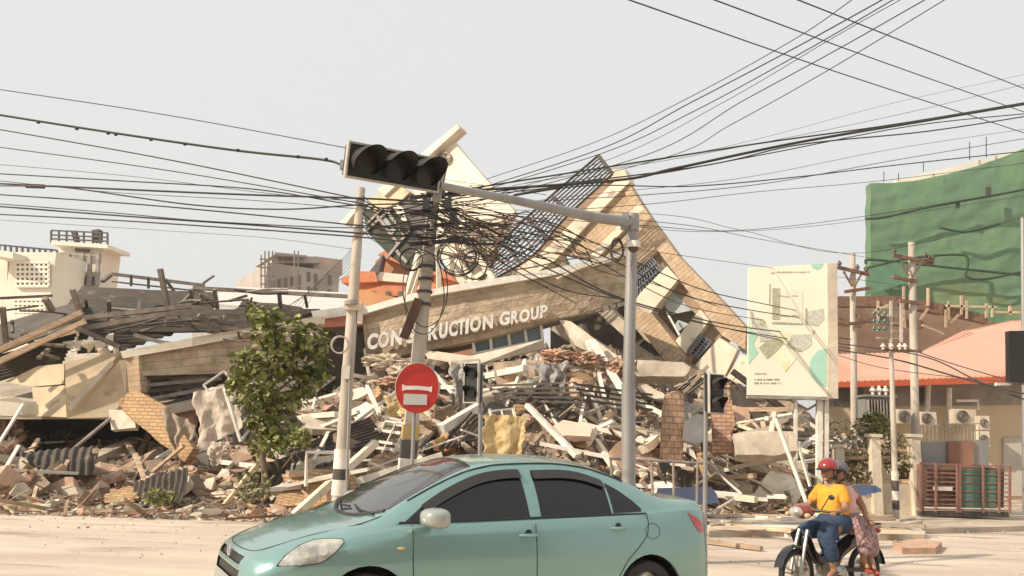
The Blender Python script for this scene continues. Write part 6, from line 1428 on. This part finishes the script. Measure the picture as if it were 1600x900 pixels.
for cnd in (L_, R_s):
    shell_part(GLASSF, 'window', tint, car, .004, cnd); shell_part(GLASSR, 'window', tint, car, .004, cnd); shell_part(GLASSQ, 'window', tint, car, .004, cnd)
    shell_part(HEAD, 'headlight', lampm, car, -.003, cnd); shell_part(TAIL, 'tail_light', tailm, car, -.003, cnd); shell_part(TRIM, 'trim', black, car, .001, cnd)
shell_part(WIND, 'windshield', wind_m, car, .003); shell_part(REARW, 'rear_window', tint, car, .003)
gr = shell_part(GRIL, 'grille', black, car, .02)
bm2 = bvh
def y_at(x, z, s_=-1):
    h = bvh.ray_cast(Vector((x, 2.0 * s_, z)), Vector((0, -s_, 0))); return h[0] if h[0] is not None else Vector((x, .8 * s_, z))
def z_at(x, y):
    h = bvh.ray_cast(Vector((x, y, 3)), Vector((0, 0, -1))); return h[0] if h[0] is not None else Vector((x, y, 1))
gapm = mat('panel_gap', (.03, .05, .045), (.025, .04, .035), bump=0)
def gapline(pts, s_=-1, r=.0035):
    q = []
    for i in range(len(pts) - 1):
        for k in range(6): t = k / 6; q.append(y_at(pts[i][0] + (pts[i + 1][0] - pts[i][0]) * t, pts[i][1] + (pts[i + 1][1] - pts[i][1]) * t, s_))
    q.append(y_at(*pts[-1], s_)); return q
for s_ in (-1, 1):
    m = MB()
    for pts in ([(1.20, .93), (1.20, .7), (1.22, .4), (1.25, .24)], [(2.272, .965), (2.275, .7), (2.28, .24)], [(3.40, 1.0), (3.42, .92), (3.40, .82), (3.30, .72), (3.18, .62), (3.06, .45), (3.0, .28)], [(1.26, .24), (2.28, .22), (3.0, .27)]):
        m.tube(gapline(pts, s_), .0045, 5)
    m.build('door_gap', gapm, car, local=True)
m = MB()
hp = [z_at(x, y) for x, y in ((1.0, .67), (.8, .63), (.5, .58), (.25, .53), (.13, .45), (.085, .25), (.075, 0), (.085, -.25), (.13, -.45), (.25, -.53), (.5, -.58), (.8, -.63), (1.0, -.67))]
m.tube(spline(hp, 4), .0042, 5); m.build('hood_gap', gapm, car, local=True)
# belt moulding and rain visors above the side windows
for s_ in (-1, 1):
    m = MB(); m.tube([y_at(x, .953 + (x - 1.27) * .0215, s_) + Vector((0, s_ * .004, 0)) for x in [1.10 + .1 * k for k in range(24)]], .009, 6); m.build('belt_moulding', black, car, local=True)
    for pts in (FW[1:7], RW[1:6]):
        up_ = [y_at(x, z + .012, s_) + Vector((0, s_ * .006, 0)) for x, z in pts]; lo_ = [y_at(x + .01, z - .055, s_) + Vector((0, s_ * .022, 0)) for x, z in pts]
        U_, D_ = spline(up_, 4), spline(lo_, 4); m = MB()
        m.grid(lambda u, v: samp(U_, u).lerp(samp(D_, u), v), 24, 3, thick=(0, s_ * .003, 0)); m.build('rain_visor', mat('smoke_visor', (.035, .028, .025), (.03, .025, .022), rough=.25, bump=0), car, smooth=True, local=True)
for s_ in (-1, 1):                                        # roof drip channel
    m = MB(); m.tube([Vector((x, s_ * (herm(YR, x) - .0), herm(ZR, x) + .004)) for x in [1.2 + .08 * k for k in range(27)]], .006, 5); m.build('roof_channel', gapm, car, local=True)
# door handles
for px, py in ((826, 836), (966, 825)):
    p0, n0 = on_car(px, py)
    for s_ in (1, -1):
        p = Vector((p0.x, p0.y * s_, p0.z)); o = Vector((0, -s_, 0)) * 1.0
        m = MB(); m.tube([p + Vector((-.085, 0, 0)), p + o * .022 + Vector((-.06, 0, 0)), p + o * .030, p + o * .022 + Vector((.06, 0, 0)), p + Vector((.085, 0, 0))], [.010, .013, .014, .013, .010], 8); h = m.build('door_handle', car_m, car, smooth=True, local=True)
        m = MB(); m.tube([p + Vector((-.0, 0, .015)) + o * -.004, p + Vector((-.0, 0, .015)) + o * .002], .03, 14); m.build('recess', gapm, h, local=True)
# mirrors
for s_ in (-1, 1):
    c = Vector((1.33, s_ * .975, 1.0)); mir = None
    bmm = bmesh.new(); bmesh.ops.create_uvsphere(bmm, u_segments=24, v_segments=16, radius=1)
    for v in bmm.verts: v.co = Vector((v.co.x * .13 * (1 if v.co.x < 0 else .6), math.copysign(abs(v.co.y) ** .6, v.co.y) * .13, math.copysign(abs(v.co.z) ** .6, v.co.z) * .075)) + c
    me = bpy.data.meshes.new('mirror'); bmm.to_mesh(me); bmm.free(); me.materials.append(mat('mirror_paint', (.36, .385, .35), (.33, .35, .32), rough=.25, bump=0, metal=.3, coat=.6))
    for p in me.polygons: p.use_smooth = True
    mir = bpy.data.objects.new('side_mirror', me); C.objects.link(mir); mir.parent = car
    m = MB(); m.beam(Vector((1.32, s_ * .80, .955)), Vector((1.35, s_ * .90, .96)), .07, .035); m.build('bracket', black, mir, local=True, bevel=.008)
    m = MB(); m.tube([c + Vector((.034, 0, 0)), c + Vector((.037, 0, 0))], .07, 18); m.build('glass', tint, mir, local=True)
# side indicator, emblem, fuel flap, wipers, antenna-free roof
p0, n0 = on_car(627, 857)
for s_ in (1, -1):
    m = MB(); m.tube([Vector((p0.x - .03, p0.y * s_, p0.z)), Vector((p0.x, (p0.y - .008) * s_, p0.z)), Vector((p0.x + .03, p0.y * s_, p0.z))], [.008, .013, .008], 10); m.build('indicator', mat('amber_lamp', (.55, .40, .22), (.50, .36, .20), rough=.15, bump=0), car, local=True, smooth=True)
p0, n0 = on_car(357, 866)
if p0 is not None:
    m = MB(); cx = Vector((p0.x - .006, 0, .685)); chrome = mat('chrome', (.75, .75, .73), (.70, .70, .68), rough=.12, metal=1, bump=0)
    for a, b in ((.055, .038), (.026, .037), (.052, .016)):
        m.tube([cx + Vector((0, a * math.cos(t * math.pi / 12), b * math.sin(t * math.pi / 12) + (.012 if b < .02 else 0))) for t in range(25)], .005, 6, caps=False)
    m.build('emblem', chrome, car, local=True)
p0, n0 = on_car(1020, 830)
if p0 is not None:
    m = MB(); m.tube([y_at(p0.x + .08 * math.cos(t * math.pi / 10), p0.z + .065 * math.sin(t * math.pi / 10)) for t in range(21)], .003, 5, caps=False); m.build('fuel_flap', gapm, car, local=True)
for y0, y1, x1 in ((-.55, -.02, .99), (.05, .52, 1.02)):
    m = MB(); m.tube([z_at(.97, y0) + Vector((0, 0, .012)), z_at(.95, (y0 + y1) / 2) + Vector((0, 0, .022)), z_at(x1, y1) + Vector((0, 0, .015))], .009, 5); m.build('wiper', black, car, local=True)
m = MB(); cw = [z_at(.89 + .15 * (y / .6) ** 2, y) + Vector((0, 0, .0)) for y in (-.6, -.4, -.2, 0, .2, .4, .6)]; m.tube(spline(cw, 3), .018, 6); m.build('cowl', black, car, local=True)
# bulb detail inside the lamps
for s_ in (1, -1):
    for (px, py, r) in ((505, 862, .034), (478, 868, .026)):
        q, nn = on_car(px, py); q = Vector((q.x, q.y * s_, q.z)); nn = Vector((nn.x, nn.y * s_, nn.z))
        m = MB(); m.tube([q + nn * .002, q + nn * .005], r, 18); lo_ = m.build('lamp_bowl', mat('lamp_chrome', (.50, .48, .43), (.38, .36, .32), rough=.15, metal=.2, bump=0), car, local=True)
# wheels
alloy = mat('alloy_rim', (.50, .49, .46), (.42, .41, .38), rough=.35, metal=.6, bump=0)
def car_wheel(cx, s_):
    y0, y1 = s_ * .80, s_ * .62; c = Vector((cx, 0, .30))
    m = MB(); prof = [(.205, y0), (.285, y0 + s_ * .004), (.30, y0 - s_ * .02), (.30, y1 + s_ * .02), (.285, y1), (.205, y1)]
    m.grid(lambda u, v: c + Vector((math.cos(u * 2 * math.pi) * prof[min(5, int(v * 5 + .001))][0], prof[min(5, int(v * 5 + .001))][1], math.sin(u * 2 * math.pi) * prof[min(5, int(v * 5 + .001))][0])), 40, 5)
    w = m.build('wheel', rubber, car, local=True)
    m = MB(); m.tube([c + Vector((0, y0 - s_ * .05, 0)), c + Vector((0, y0 - s_ * .055, 0))], .2, 30)
    for k in range(7):
        a = 2 * math.pi * k / 7; m.beam(c + Vector((0, y0 - s_ * .012, 0)), c + Vector((.195 * math.cos(a), y0 - s_ * .004, .195 * math.sin(a))), .045, .02, up=(0, 1, 0))
    m.tube([c + Vector((0, y0 - s_ * .02, 0)), c + Vector((0, y0 + s_ * .004, 0))], .045, 16); m.build('rim', alloy, w, local=True)
    m = MB(); m.grid(lambda u, v: c + Vector((math.cos(u * math.pi) * .36, s_ * (.46 + .375 * v), math.sin(u * math.pi) * .36)), 20, 1); m.grid(lambda u, v: c + Vector((math.cos(u * math.pi) * .36 * v, s_ * .46, math.sin(u * math.pi) * .36 * v)), 20, 1); m.build('wheel_well', black, car, local=True)
for cx in (.86, 3.42):
    for s_ in (-1, 1): car_wheel(cx, s_)
m = MB(); m.box((2.15, 0, .21), (3.9, 1.2, .06)); m.box((2.14, 0, .2), (1.8, 1.55, .04)); m.build('underbody', black, car, local=True)
bm.free()

# chrome edge and inner divider of the near headlight
for s_ in (1, -1):
    m = MB(); q = [Vector((p.x, p.y * s_, p.z)) + Vector((-.004, .004 * (1 if p.y * s_ > 0 else -1), 0)) for p in hl]; m.tube(q + [q[0]], .004, 5, caps=False); m.build('headlight_seal', gapm, car, local=True)
# ------------------------------------------------------------------ motorbike and its two riders
def skin_body(name, joints, edges, m, parent, sub=2, local=True, root=0, smooth=True):
    me = bpy.data.meshes.new(name); me.from_pydata([j[:3] for j in joints], edges, [])
    o = bpy.data.objects.new(name, me); C.objects.link(o)
    sk = o.modifiers.new('skin', 'SKIN'); sk.use_smooth_shade = True
    for i, j in enumerate(joints):
        r = j[3]; r = r if isinstance(r, tuple) else (r, r)
        me.skin_vertices[0].data[i].radius = r; me.skin_vertices[0].data[i].use_root = (i == root)
    ss = o.modifiers.new('sub', 'SUBSURF'); ss.levels = sub; ss.render_levels = sub
    ev = bpy.data.meshes.new_from_object(o.evaluated_get(bpy.context.evaluated_depsgraph_get()))
    ev.name = name; ev.materials.clear(); ev.materials.append(m)
    for p in ev.polygons: p.use_smooth = True
    C.objects.unlink(o); bpy.data.objects.remove(o)
    o = bpy.data.objects.new(name, ev); C.objects.link(o)
    if parent is not None: o.parent = parent
    return o
BK = G(1301, 932); BK_RZ = math.pi + R(31)                # local +x is forward, +y its left
bike = thing('motorbike', 'black underbone motorbike with red headlamp cowl carrying two riders', 'motorbike', BK, rz=BK_RZ)
blackp = mat('gloss_black', (.018, .018, .02), (.014, .014, .015), rough=.2, bump=0, coat=.5)
def bike_wheel(cx, r=.285):
    c = Vector((cx, 0, r)); n = 36
    m = MB()
    for i in range(n):
        for j in range(10):
            pass
    m.grid(lambda u, v: c + Vector(((r - .034 + .034 * math.cos(v * 2 * math.pi)) * math.cos(u * 2 * math.pi), .036 * math.sin(v * 2 * math.pi), (r - .034 + .034 * math.cos(v * 2 * math.pi)) * math.sin(u * 2 * math.pi))), n, 10)
    w = m.build('wheel', rubber, bike, local=True, smooth=True)
    m = MB(); m.tube([c + Vector(((r - .07) * math.cos(t * math.pi / 16), 0, (r - .07) * math.sin(t * math.pi / 16))) for t in range(33)], .013, 6, caps=False); m.build('rim', alloy, w, local=True)
    m = MB()
    for k in range(5):
        a = 2 * math.pi * k / 5 + .3
        for da in (-.16, .16): m.beam(c + Vector((.03 * math.cos(a), 0, .03 * math.sin(a))), c + Vector(((r - .07) * math.cos(a + da), 0, (r - .07) * math.sin(a + da))), .018, .014, up=(0, 1, 0))
    m.tube([c + Vector((0, -.06, 0)), c + Vector((0, .06, 0))], .035, 14); m.tube([c + Vector((0, .03, 0)), c + Vector((0, .034, 0))], .09, 20); m.build('spokes', alloy, w, local=True)
bike_wheel(.62); bike_wheel(-.60)
for nm, pts, r, mt in (('fork', [(.64, .07, .285), (.58, .07, .50), (.48, .06, .78)], .022, alloy), ('fork', [(.64, -.07, .285), (.58, -.07, .50), (.48, -.06, .78)], .022, alloy), ('handlebar', [(.36, .33, 1.0), (.42, .2, 1.01), (.45, 0, .98), (.42, -.2, 1.01), (.36, -.33, 1.0)], .015, black),
                       ('exhaust', [(.15, -.12, .28), (-.1, -.15, .24), (-.35, -.16, .27), (-.75, -.17, .36)], .035, alloy), ('swing_arm', [(0, .1, .32), (-.6, .09, .285)], .022, dark_steel), ('swing_arm', [(0, -.1, .32), (-.6, -.09, .285)], .022, dark_steel), ('foot_peg', [(.1, -.26, .26), (.1, .26, .26)], .014, black),
                       ('rear_rack', [(-.5, .12, .80), (-.82, .10, .83), (-.82, -.10, .83), (-.5, -.12, .80)], .011, black)):
    m = MB(); m.tube([Vector(p) for p in pts], r, 8); m.build(nm, mt, bike, local=True, smooth=True)
m = MB(); m.grid(lambda u, v: Vector((.62 + .315 * math.cos(.25 + u * 2.3), -.06 + .12 * v, .285 + .315 * math.sin(.25 + u * 2.3) + .012 * math.sin(v * math.pi))), 18, 6, thick=(0, 0, .006)); m.build('front_fender', blackp, bike, local=True, smooth=True)
m = MB(); m.grid(lambda u, v: Vector((-.60 + .33 * math.cos(1.1 + u * 1.9), -.07 + .14 * v, .285 + .33 * math.sin(1.1 + u * 1.9))), 14, 4, thick=(0, 0, .006)); m.build('rear_fender', blackp, bike, local=True, smooth=True)
def blob(name, c, r, m_, parent, rot=None, fn=None, seg=20):
    b = bmesh.new(); bmesh.ops.create_uvsphere(b, u_segments=seg, v_segments=seg // 2 + 2, radius=1)
    for v in b.verts:
        q = Vector((v.co.x * r[0], v.co.y * r[1], v.co.z * r[2]))
        if fn: q = fn(q, v.co)
        v.co = (rot @ q if rot else q) + Vector(c)
    me = bpy.data.meshes.new(name); b.to_mesh(me); b.free(); me.materials.append(m_)
    for p in me.polygons: p.use_smooth = True
    o = bpy.data.objects.new(name, me); C.objects.link(o); o.parent = parent; return o
skin_body('frame_body', [(.46, 0, .74, (.06, .07)), (.40, 0, .55, (.05, .07)), (.25, 0, .42, (.06, .08)), (.02, 0, .45, (.09, .09)), (-.2, 0, .56, (.10, .10)), (-.5, 0, .68, (.09, .09)), (-.82, 0, .75, (.05, .05)), (.1, 0, .30, (.11, .10))], [(0, 1), (1, 2), (2, 3), (3, 4), (4, 5), (5, 6), (3, 7)], blackp, bike)
m = MB()
for s_ in (-1, 1):
    m.grid(lambda u, v: Vector((.50 - .22 * v + .05 * u - .06 * (u - .5) ** 2, s_ * (.04 + .11 * u ** .8 * (1 - .2 * v)), .80 - .08 * u * (1 - v) - .46 * v)), 6, 8, thick=(.006, 0, 0))
m.build('leg_shield', blackp, bike, local=True, smooth=True)
rcowl = mat('maroon_cowl', (.22, .035, .03), (.18, .03, .03), rough=.2, bump=0, coat=.6)
blob('headlight_cowl', (.50, 0, .99), (.14, .15, .085), rcowl, bike); blob('headlight', (.60, 0, .985), (.06, .10, .06), lampm, bike); blob('indicator', (.57, .14, .95), (.04, .035, .03), mat('amber_lamp', (.55, .40, .22)), bike); blob('indicator', (.57, -.14, .95), (.04, .035, .03), mat('amber_lamp', (.55, .40, .22)), bike)
blob('engine', (.08, 0, .34), (.16, .12, .12), grey_steel, bike); blob('engine_cover', (.02, .13, .29), (.12, .04, .09), alloy, bike)
skin_body('seat', [(.05, 0, .74, (.10, .05)), (-.3, 0, .77, (.13, .055)), (-.68, 0, .79, (.11, .05))], [(0, 1), (1, 2)], black, bike)
blob('tail_light', (-.86, 0, .74), (.04, .07, .04), tailm, bike)
for s_ in (-1, 1):
    m = MB(); m.tube([Vector((.41, s_ * .2, 1.01)), Vector((.38, s_ * .27, 1.14)), Vector((.37, s_ * .30, 1.17))], .007, 6); m.build('mirror_stem', black, bike, local=True)
    blob('mirror', (.37, s_ * .32, 1.17), (.012, .045, .03), black, bike)
for s_ in (-1, 1):
    m = MB(); m.tube([Vector((.36, s_ * .33, 1.0)), Vector((.33, s_ * .40, .99))], .02, 8); m.build('grip', rubber, bike, local=True)

skin_m = mat('brown_skin', (.36, .19, .11), (.30, .155, .09), rough=.55, bump=0); hair_m = mat('dark_hair', (.02, .016, .014), (.03, .022, .018), rough=.5, bump=.2)
shirt_m = mat('yellow_orange_cotton', (.74, .36, .035), (.60, .27, .03), rough=.9, bump=.9, scale=5, bscale=9); pink_m = mat('pink_cotton', (.72, .44, .42), (.60, .36, .35), rough=.9, bump=.8, scale=5, bscale=9)
navy_m = mat('dark_blue_cloth', (.035, .065, .12), (.022, .042, .085), rough=.9, bump=.9, scale=6, bscale=10)
print_m = mat('patterned_maroon_cloth', (.42, .29, .27), (.15, .07, .08), rough=.85, bump=.2, scale=26, detail=3)
def person(name, label, J, parentloc, group=None):
    t = thing(name, label, 'person', parentloc, rz=BK_RZ); return t
def body_mesh(t, J, hd=1.0, hand_dir=None):
    """J: dict of joints; one continuous body"""
    k = [a for a in J.keys() if a != 'head']; idx = {a: i for i, a in enumerate(k)}
    rad = dict(pelvis=(.10, .09), waist=(.11, .09), chest=(.13, .10), neck0=(.06, .06), neck=(.05, .05), sh=.062, el=.042, wr=.028, hip=.07, kn=.055, an=.036, heel=.036, toe=.03)
    js = []
    for a in k:
        r = rad.get(a) or rad[a[:-1]]; js.append((*J[a], r))
    E_ = [('pelvis', 'waist'), ('waist', 'chest'), ('chest', 'neck0'), ('neck0', 'neck')]
    for s_ in 'LR': E_ += [('chest', 'sh' + s_), ('sh' + s_, 'el' + s_), ('el' + s_, 'wr' + s_), ('pelvis', 'hip' + s_), ('hip' + s_, 'kn' + s_), ('kn' + s_, 'an' + s_), ('an' + s_, 'toe' + s_)]
    o = skin_body('body', js, [(idx[a], idx[b]) for a, b in E_], skin_m, t, root=0)
    parts = [o]


    return o
def head(t, c, yaw, pitch=0.0, helmet=None, hairstyle='bun'):
    rot = Matrix.Rotation(yaw, 3, 'Z') @ Matrix.Rotation(pitch, 3, 'Y'); c = Vector(c)
    def hf(q, u):
        if q.z < 0: q.x = q.x * (1 - .12 * (-u.z)) + .012 * (-u.z); q.y *= (1 - .30 * (-u.z) ** 1.5)
        if u.x > .55 and -.35 < u.z < .15 and abs(u.y) < .5: q.x += .006 * (1 - abs(u.y) * 2)
        if u.x > .8 and .0 < u.z < .35 and .15 < abs(u.y) < .55: q.x -= .008
        return q
    h = blob('head', c, (.098, .076, .118), skin_m, t, rot, hf, 32)
    A = lambda x, y, z: c + rot @ Vector((x, y, z))
    def bl(n, p, r, mt): return blob(n, A(*p), r, mt, h, rot, seg=12)
    bl('nose', (.104, 0, -.012), (.016, .013, .022), skin_m); bl('mouth', (.092, 0, -.052), (.008, .024, .008), mat('lip', (.30, .10, .08), bump=0)); bl('chin', (.078, 0, -.092), (.022, .028, .018), skin_m)
    for s_ in (-1, 1):
        bl('ear', (.0, s_ * .076, -.01), (.018, .010, .030), skin_m); bl('eye', (.090, s_ * .030, .012), (.008, .013, .007), mat('eye_dark', (.05, .035, .03), bump=0)); bl('eyebrow', (.093, s_ * .031, .030), (.006, .018, .004), hair_m)
    def hr(q, u):
        return q
    blob('hair', A(-.018, 0, .018), (.098, .085, .115), hair_m, t, rot, lambda q, u: (q if u.z > -.2 or u.x < .1 else q * .93), 24)
    if hairstyle == 'bun': blob('hair_bun', A(-.11, 0, -.06), (.045, .05, .05), hair_m, t, rot)
    if helmet:
        def hel(q, u):
            if u.z < -.05: q.z = -.05 * .13 + (q.z + .05 * .13) * .18; 
            return q
        hh = blob('helmet', A(-.008, 0, .045), (.135, .118, .115), helmet, t, rot, hel, 32)
        def bf(u, v): a = -1.0 + 2.0 * u; return A(-.008 + math.cos(a) * (.128 + .06 * v), math.sin(a) * (.112 + .02 * v), .045 - .002 - .02 * v)
        m = MB(); m.grid(bf, 14, 4, thick=(0, 0, .006)); m.build('visor_peak', black, hh, smooth=True, local=True)
        m = MB(); m.tube([A(.01, .09, .03), A(.035, .075, -.06), A(.06, .0, -.118), A(.035, -.075, -.06), A(.01, -.09, .03)], .006, 5); m.build('chin_strap', black, hh, local=True)
def hand(t, w, d, side, curl=1.0, grip=True):
    """palm from the wrist along d with four fingers curling down and a thumb"""
    w = Vector(w); d = Vector(d).normalized(); up = Vector((0, 0, 1)); lat = d.cross(up).normalized() * side; up = lat.cross(d) * side
    up = up if up.z > 0 else -up
    js = [(*w, .022), (*(w + d * .045), (.030, .016)), (*(w + d * .08), (.034, .014))]; E_ = [(0, 1), (1, 2)]
    hm = skin_body('hand', js, E_, skin_m, t, sub=2)
    for k, ln in enumerate((.062, .072, .068, .054)):
        b = w + d * .075 + lat * (.026 - .0175 * k); c1 = b + d * ln * .45 - up * .004; c2 = c1 + d * ln * .22 - up * ln * .38; c3 = c2 - d * ln * .22 - up * ln * .28
        skin_body('finger', [(*b, .0095), (*c1, .009), (*c2, .008), (*c3, .007)], [(0, 1), (1, 2), (2, 3)], skin_m, hm, sub=1)
    b = w + d * .03 - lat * -.026; c1 = b + lat * .028 + d * .018 - up * .008; c2 = c1 + d * .028 - up * .016
    skin_body('thumb', [(*b, .011), (*c1, .010), (*c2, .008)], [(0, 1), (1, 2)], skin_m, hm, sub=1)
def foot(t, an, toe, sandal):
    m = MB(); a = Vector(an) + Vector((0, 0, -.035)); b = Vector(toe) + Vector((0, 0, -.028)); d = (b - a).normalized()
    m.beam(a - d * .05, b + d * .05, .085, .018); m.build('sandal', sandal, t, local=True, bevel=.006)
# driver
dr = thing('person', 'person in a yellow orange shirt, blue longyi and red helmet steering the motorbike', 'person', BK, rz=BK_RZ)
J = dict(pelvis=(-.10, 0, .86), waist=(-.10, 0, 1.0), chest=(-.06, 0, 1.17), neck0=(-.04, 0, 1.29), neck=(-.02, 0, 1.37),
         shL=(-.05, .17, 1.245), elL=(.06, .27, 1.03), wrL=(.28, .33, 1.01), shR=(-.05, -.17, 1.245), elR=(.06, -.27, 1.03), wrR=(.28, -.33, 1.01),
         hipL=(-.05, .10, .82), knL=(.33, .19, .70), anL=(.20, .19, .33), toeL=(.33, .21, .27), hipR=(-.05, -.10, .82), knR=(.33, -.19, .70), anR=(.20, -.19, .33), toeR=(.33, -.21, .27), head=(0, 0, 1.45))
body_mesh(dr, J)
skin_body('shirt', [(-.10, 0, .84, (.19, .175)), (-.10, 0, .98, (.185, .165)), (-.065, 0, 1.15, (.185, .145)), (-.045, 0, 1.26, (.09, .075)), (-.05, .165, 1.235, .085), (.0, .225, 1.13, .072), (.035, .25, 1.075, .066), (-.05, -.165, 1.235, .085), (.0, -.225, 1.13, .072), (.035, -.25, 1.075, .066)],
          [(0, 1), (1, 2), (2, 3), (2, 4), (4, 5), (5, 6), (2, 7), (7, 8), (8, 9)], shirt_m, dr)
skin_body('longyi', [(-.11, 0, .83, (.21, .20)), (.08, .09, .79, (.14, .135)), (.32, .17, .72, (.115, .11)), (.26, .19, .56, (.10, .10)), (.20, .19, .42, (.09, .10)), (.08, -.09, .79, (.14, .135)), (.32, -.17, .72, (.115, .11)), (.26, -.19, .56, (.10, .10)), (.20, -.19, .42, (.09, .10)), (.2, 0, .72, (.1, .06)), (-.11, 0, .93, (.15, .13))],
          [(0, 1), (1, 2), (2, 3), (3, 4), (0, 5), (5, 6), (6, 7), (7, 8), (0, 9), (0, 10)], navy_m, dr)
blob('longyi_waist', (-.08, 0, .85), (.215, .215, .15), navy_m, dr)
head(dr, (.0, 0, 1.455), R(8), R(4), mat('red_helmet', (.30, .02, .018), (.24, .018, .016), rough=.18, bump=0, coat=.8))
hand(dr, (.27, .33, 1.012), (1, .1, -.05), 1); hand(dr, (.27, -.33, 1.012), (1, -.1, -.05), -1)
foot(dr, J['anL'], J['toeL'], brown); foot(dr, J['anR'], J['toeR'], brown)
# passenger, side-saddle with legs on the near side
ps = thing('person', 'person in a pink top, patterned maroon skirt and grey helmet riding side-saddle behind the driver', 'person', BK + Matrix.Rotation(BK_RZ, 3, 'Z') @ Vector((.10, -.05, 0)), rz=BK_RZ)
J = dict(pelvis=(-.40, .05, .88), waist=(-.42, .02, 1.0), chest=(-.41, 0, 1.17), neck0=(-.40, 0, 1.28), neck=(-.38, .01, 1.35),
         shL=(-.52, .08, 1.23), elL=(-.60, .16, 1.02), wrL=(-.46, .30, .90), shR=(-.28, -.06, 1.23), elR=(-.20, -.08, 1.06), wrR=(-.16, .10, 1.0),
         hipL=(-.48, .14, .84), knL=(-.46, .33, .77), anL=(-.46, .32, .40), toeL=(-.42, .42, .34), hipR=(-.32, .14, .84), knR=(-.34, .33, .77), anR=(-.34, .32, .42), toeR=(-.29, .42, .36), head=(-.36, 0, 1.43))
body_mesh(ps, J)
skin_body('top', [(-.41, .03, .88, (.17, .18)), (-.42, .02, 1.0, (.165, .18)), (-.41, 0, 1.15, (.15, .185)), (-.40, 0, 1.26, (.085, .09)), (-.51, .07, 1.22, .088), (-.57, .12, 1.12, .075), (-.29, -.05, 1.22, .088), (-.24, -.07, 1.12, .075)],
          [(0, 1), (1, 2), (2, 3), (2, 4), (4, 5), (2, 6), (6, 7)], pink_m, ps)
skin_body('skirt', [(-.40, .0, .84, (.20, .17)), (-.40, .22, .84, (.18, .14)), (-.40, .33, .77, (.16, .11)), (-.40, .35, .62, (.165, .12)), (-.40, .34, .46, (.15, .12))], [(0, 1), (1, 2), (2, 3), (3, 4)], print_m, ps)
head(ps, (-.36, 0, 1.43), R(20), 0, mat('grey_helmet', (.13, .13, .15), (.10, .10, .11), rough=.5, bump=.1))
hand(ps, (-.46, .30, .90), (.3, .9, -.1), 1); hand(ps, (-.16, .10, 1.0), (.3, .9, -.1), -1)
foot(ps, J['anL'], J['toeL'], mat('red_sandal', (.42, .08, .05))); foot(ps, J['anR'], J['toeR'], mat('red_sandal', (.42, .08, .05)))

for o in (bike, dr, ps): o.scale = (.94, .94, .94)

# ------------------------------------------------------------------ the side of the street behind the camera (seen in the car's glass and paint)
for (x0, x1, y, h, nm, lab, mt, fl) in ((2, 15, -13, 6.5, 'shop_house', 'tan two-storey shop house across the street, mirrored in the car windows', shop_w, 2), (16, 30, -11, 9.5, 'shop_house', 'grey three-storey shop house across the street, mirrored in the car windows', gwall, 3), (-24, 0, -16, 4.5, 'shop_house', 'low cream shop across the street behind the viewer', cwall, 1)):
    t = thing(nm, lab, 'building', ((x0 + x1) / 2, y, 0))
    m = MB(); m.box(((x0 + x1) / 2, y - 4, h / 2), (x1 - x0, 8, h)); m.build('wall', mt, t)
    m = MB(); m.box(((x0 + x1) / 2, y - 4, h + .15), (x1 - x0 + .8, 8.8, .3)); m.build('roof', concrete, t)
    for f in range(fl):
        k = x0 + 1
        while k < x1 - 2:
            m = MB(); m.box((k + .9, y + .03, f * 3.1 + 1.6), (1.5, .08, 1.7)); m.build('window', dkwin, t); k += 2.6

# ------------------------------------------------------------------ the dusty air
hm = bpy.data.materials.new('haze'); hm.use_nodes = True; n_ = hm.node_tree.nodes; n_.clear()
ho = n_.new('ShaderNodeOutputMaterial'); pv_ = n_.new('ShaderNodeVolumePrincipled'); pv_.inputs['Density'].default_value = 0.0007; pv_.inputs['Color'].default_value = (.93, .90, .87, 1); pv_.inputs['Anisotropy'].default_value = .2
hm.node_tree.links.new(pv_.outputs[0], ho.inputs['Volume'])
hb = MB(); hb.box((0, 370, 19), (840, 900, 40)); ho_ = kind(hb.build('haze', hm, local=True), 'stuff'); ho_['label'] = 'thin dusty haze over the street'; ho_['category'] = 'haze'
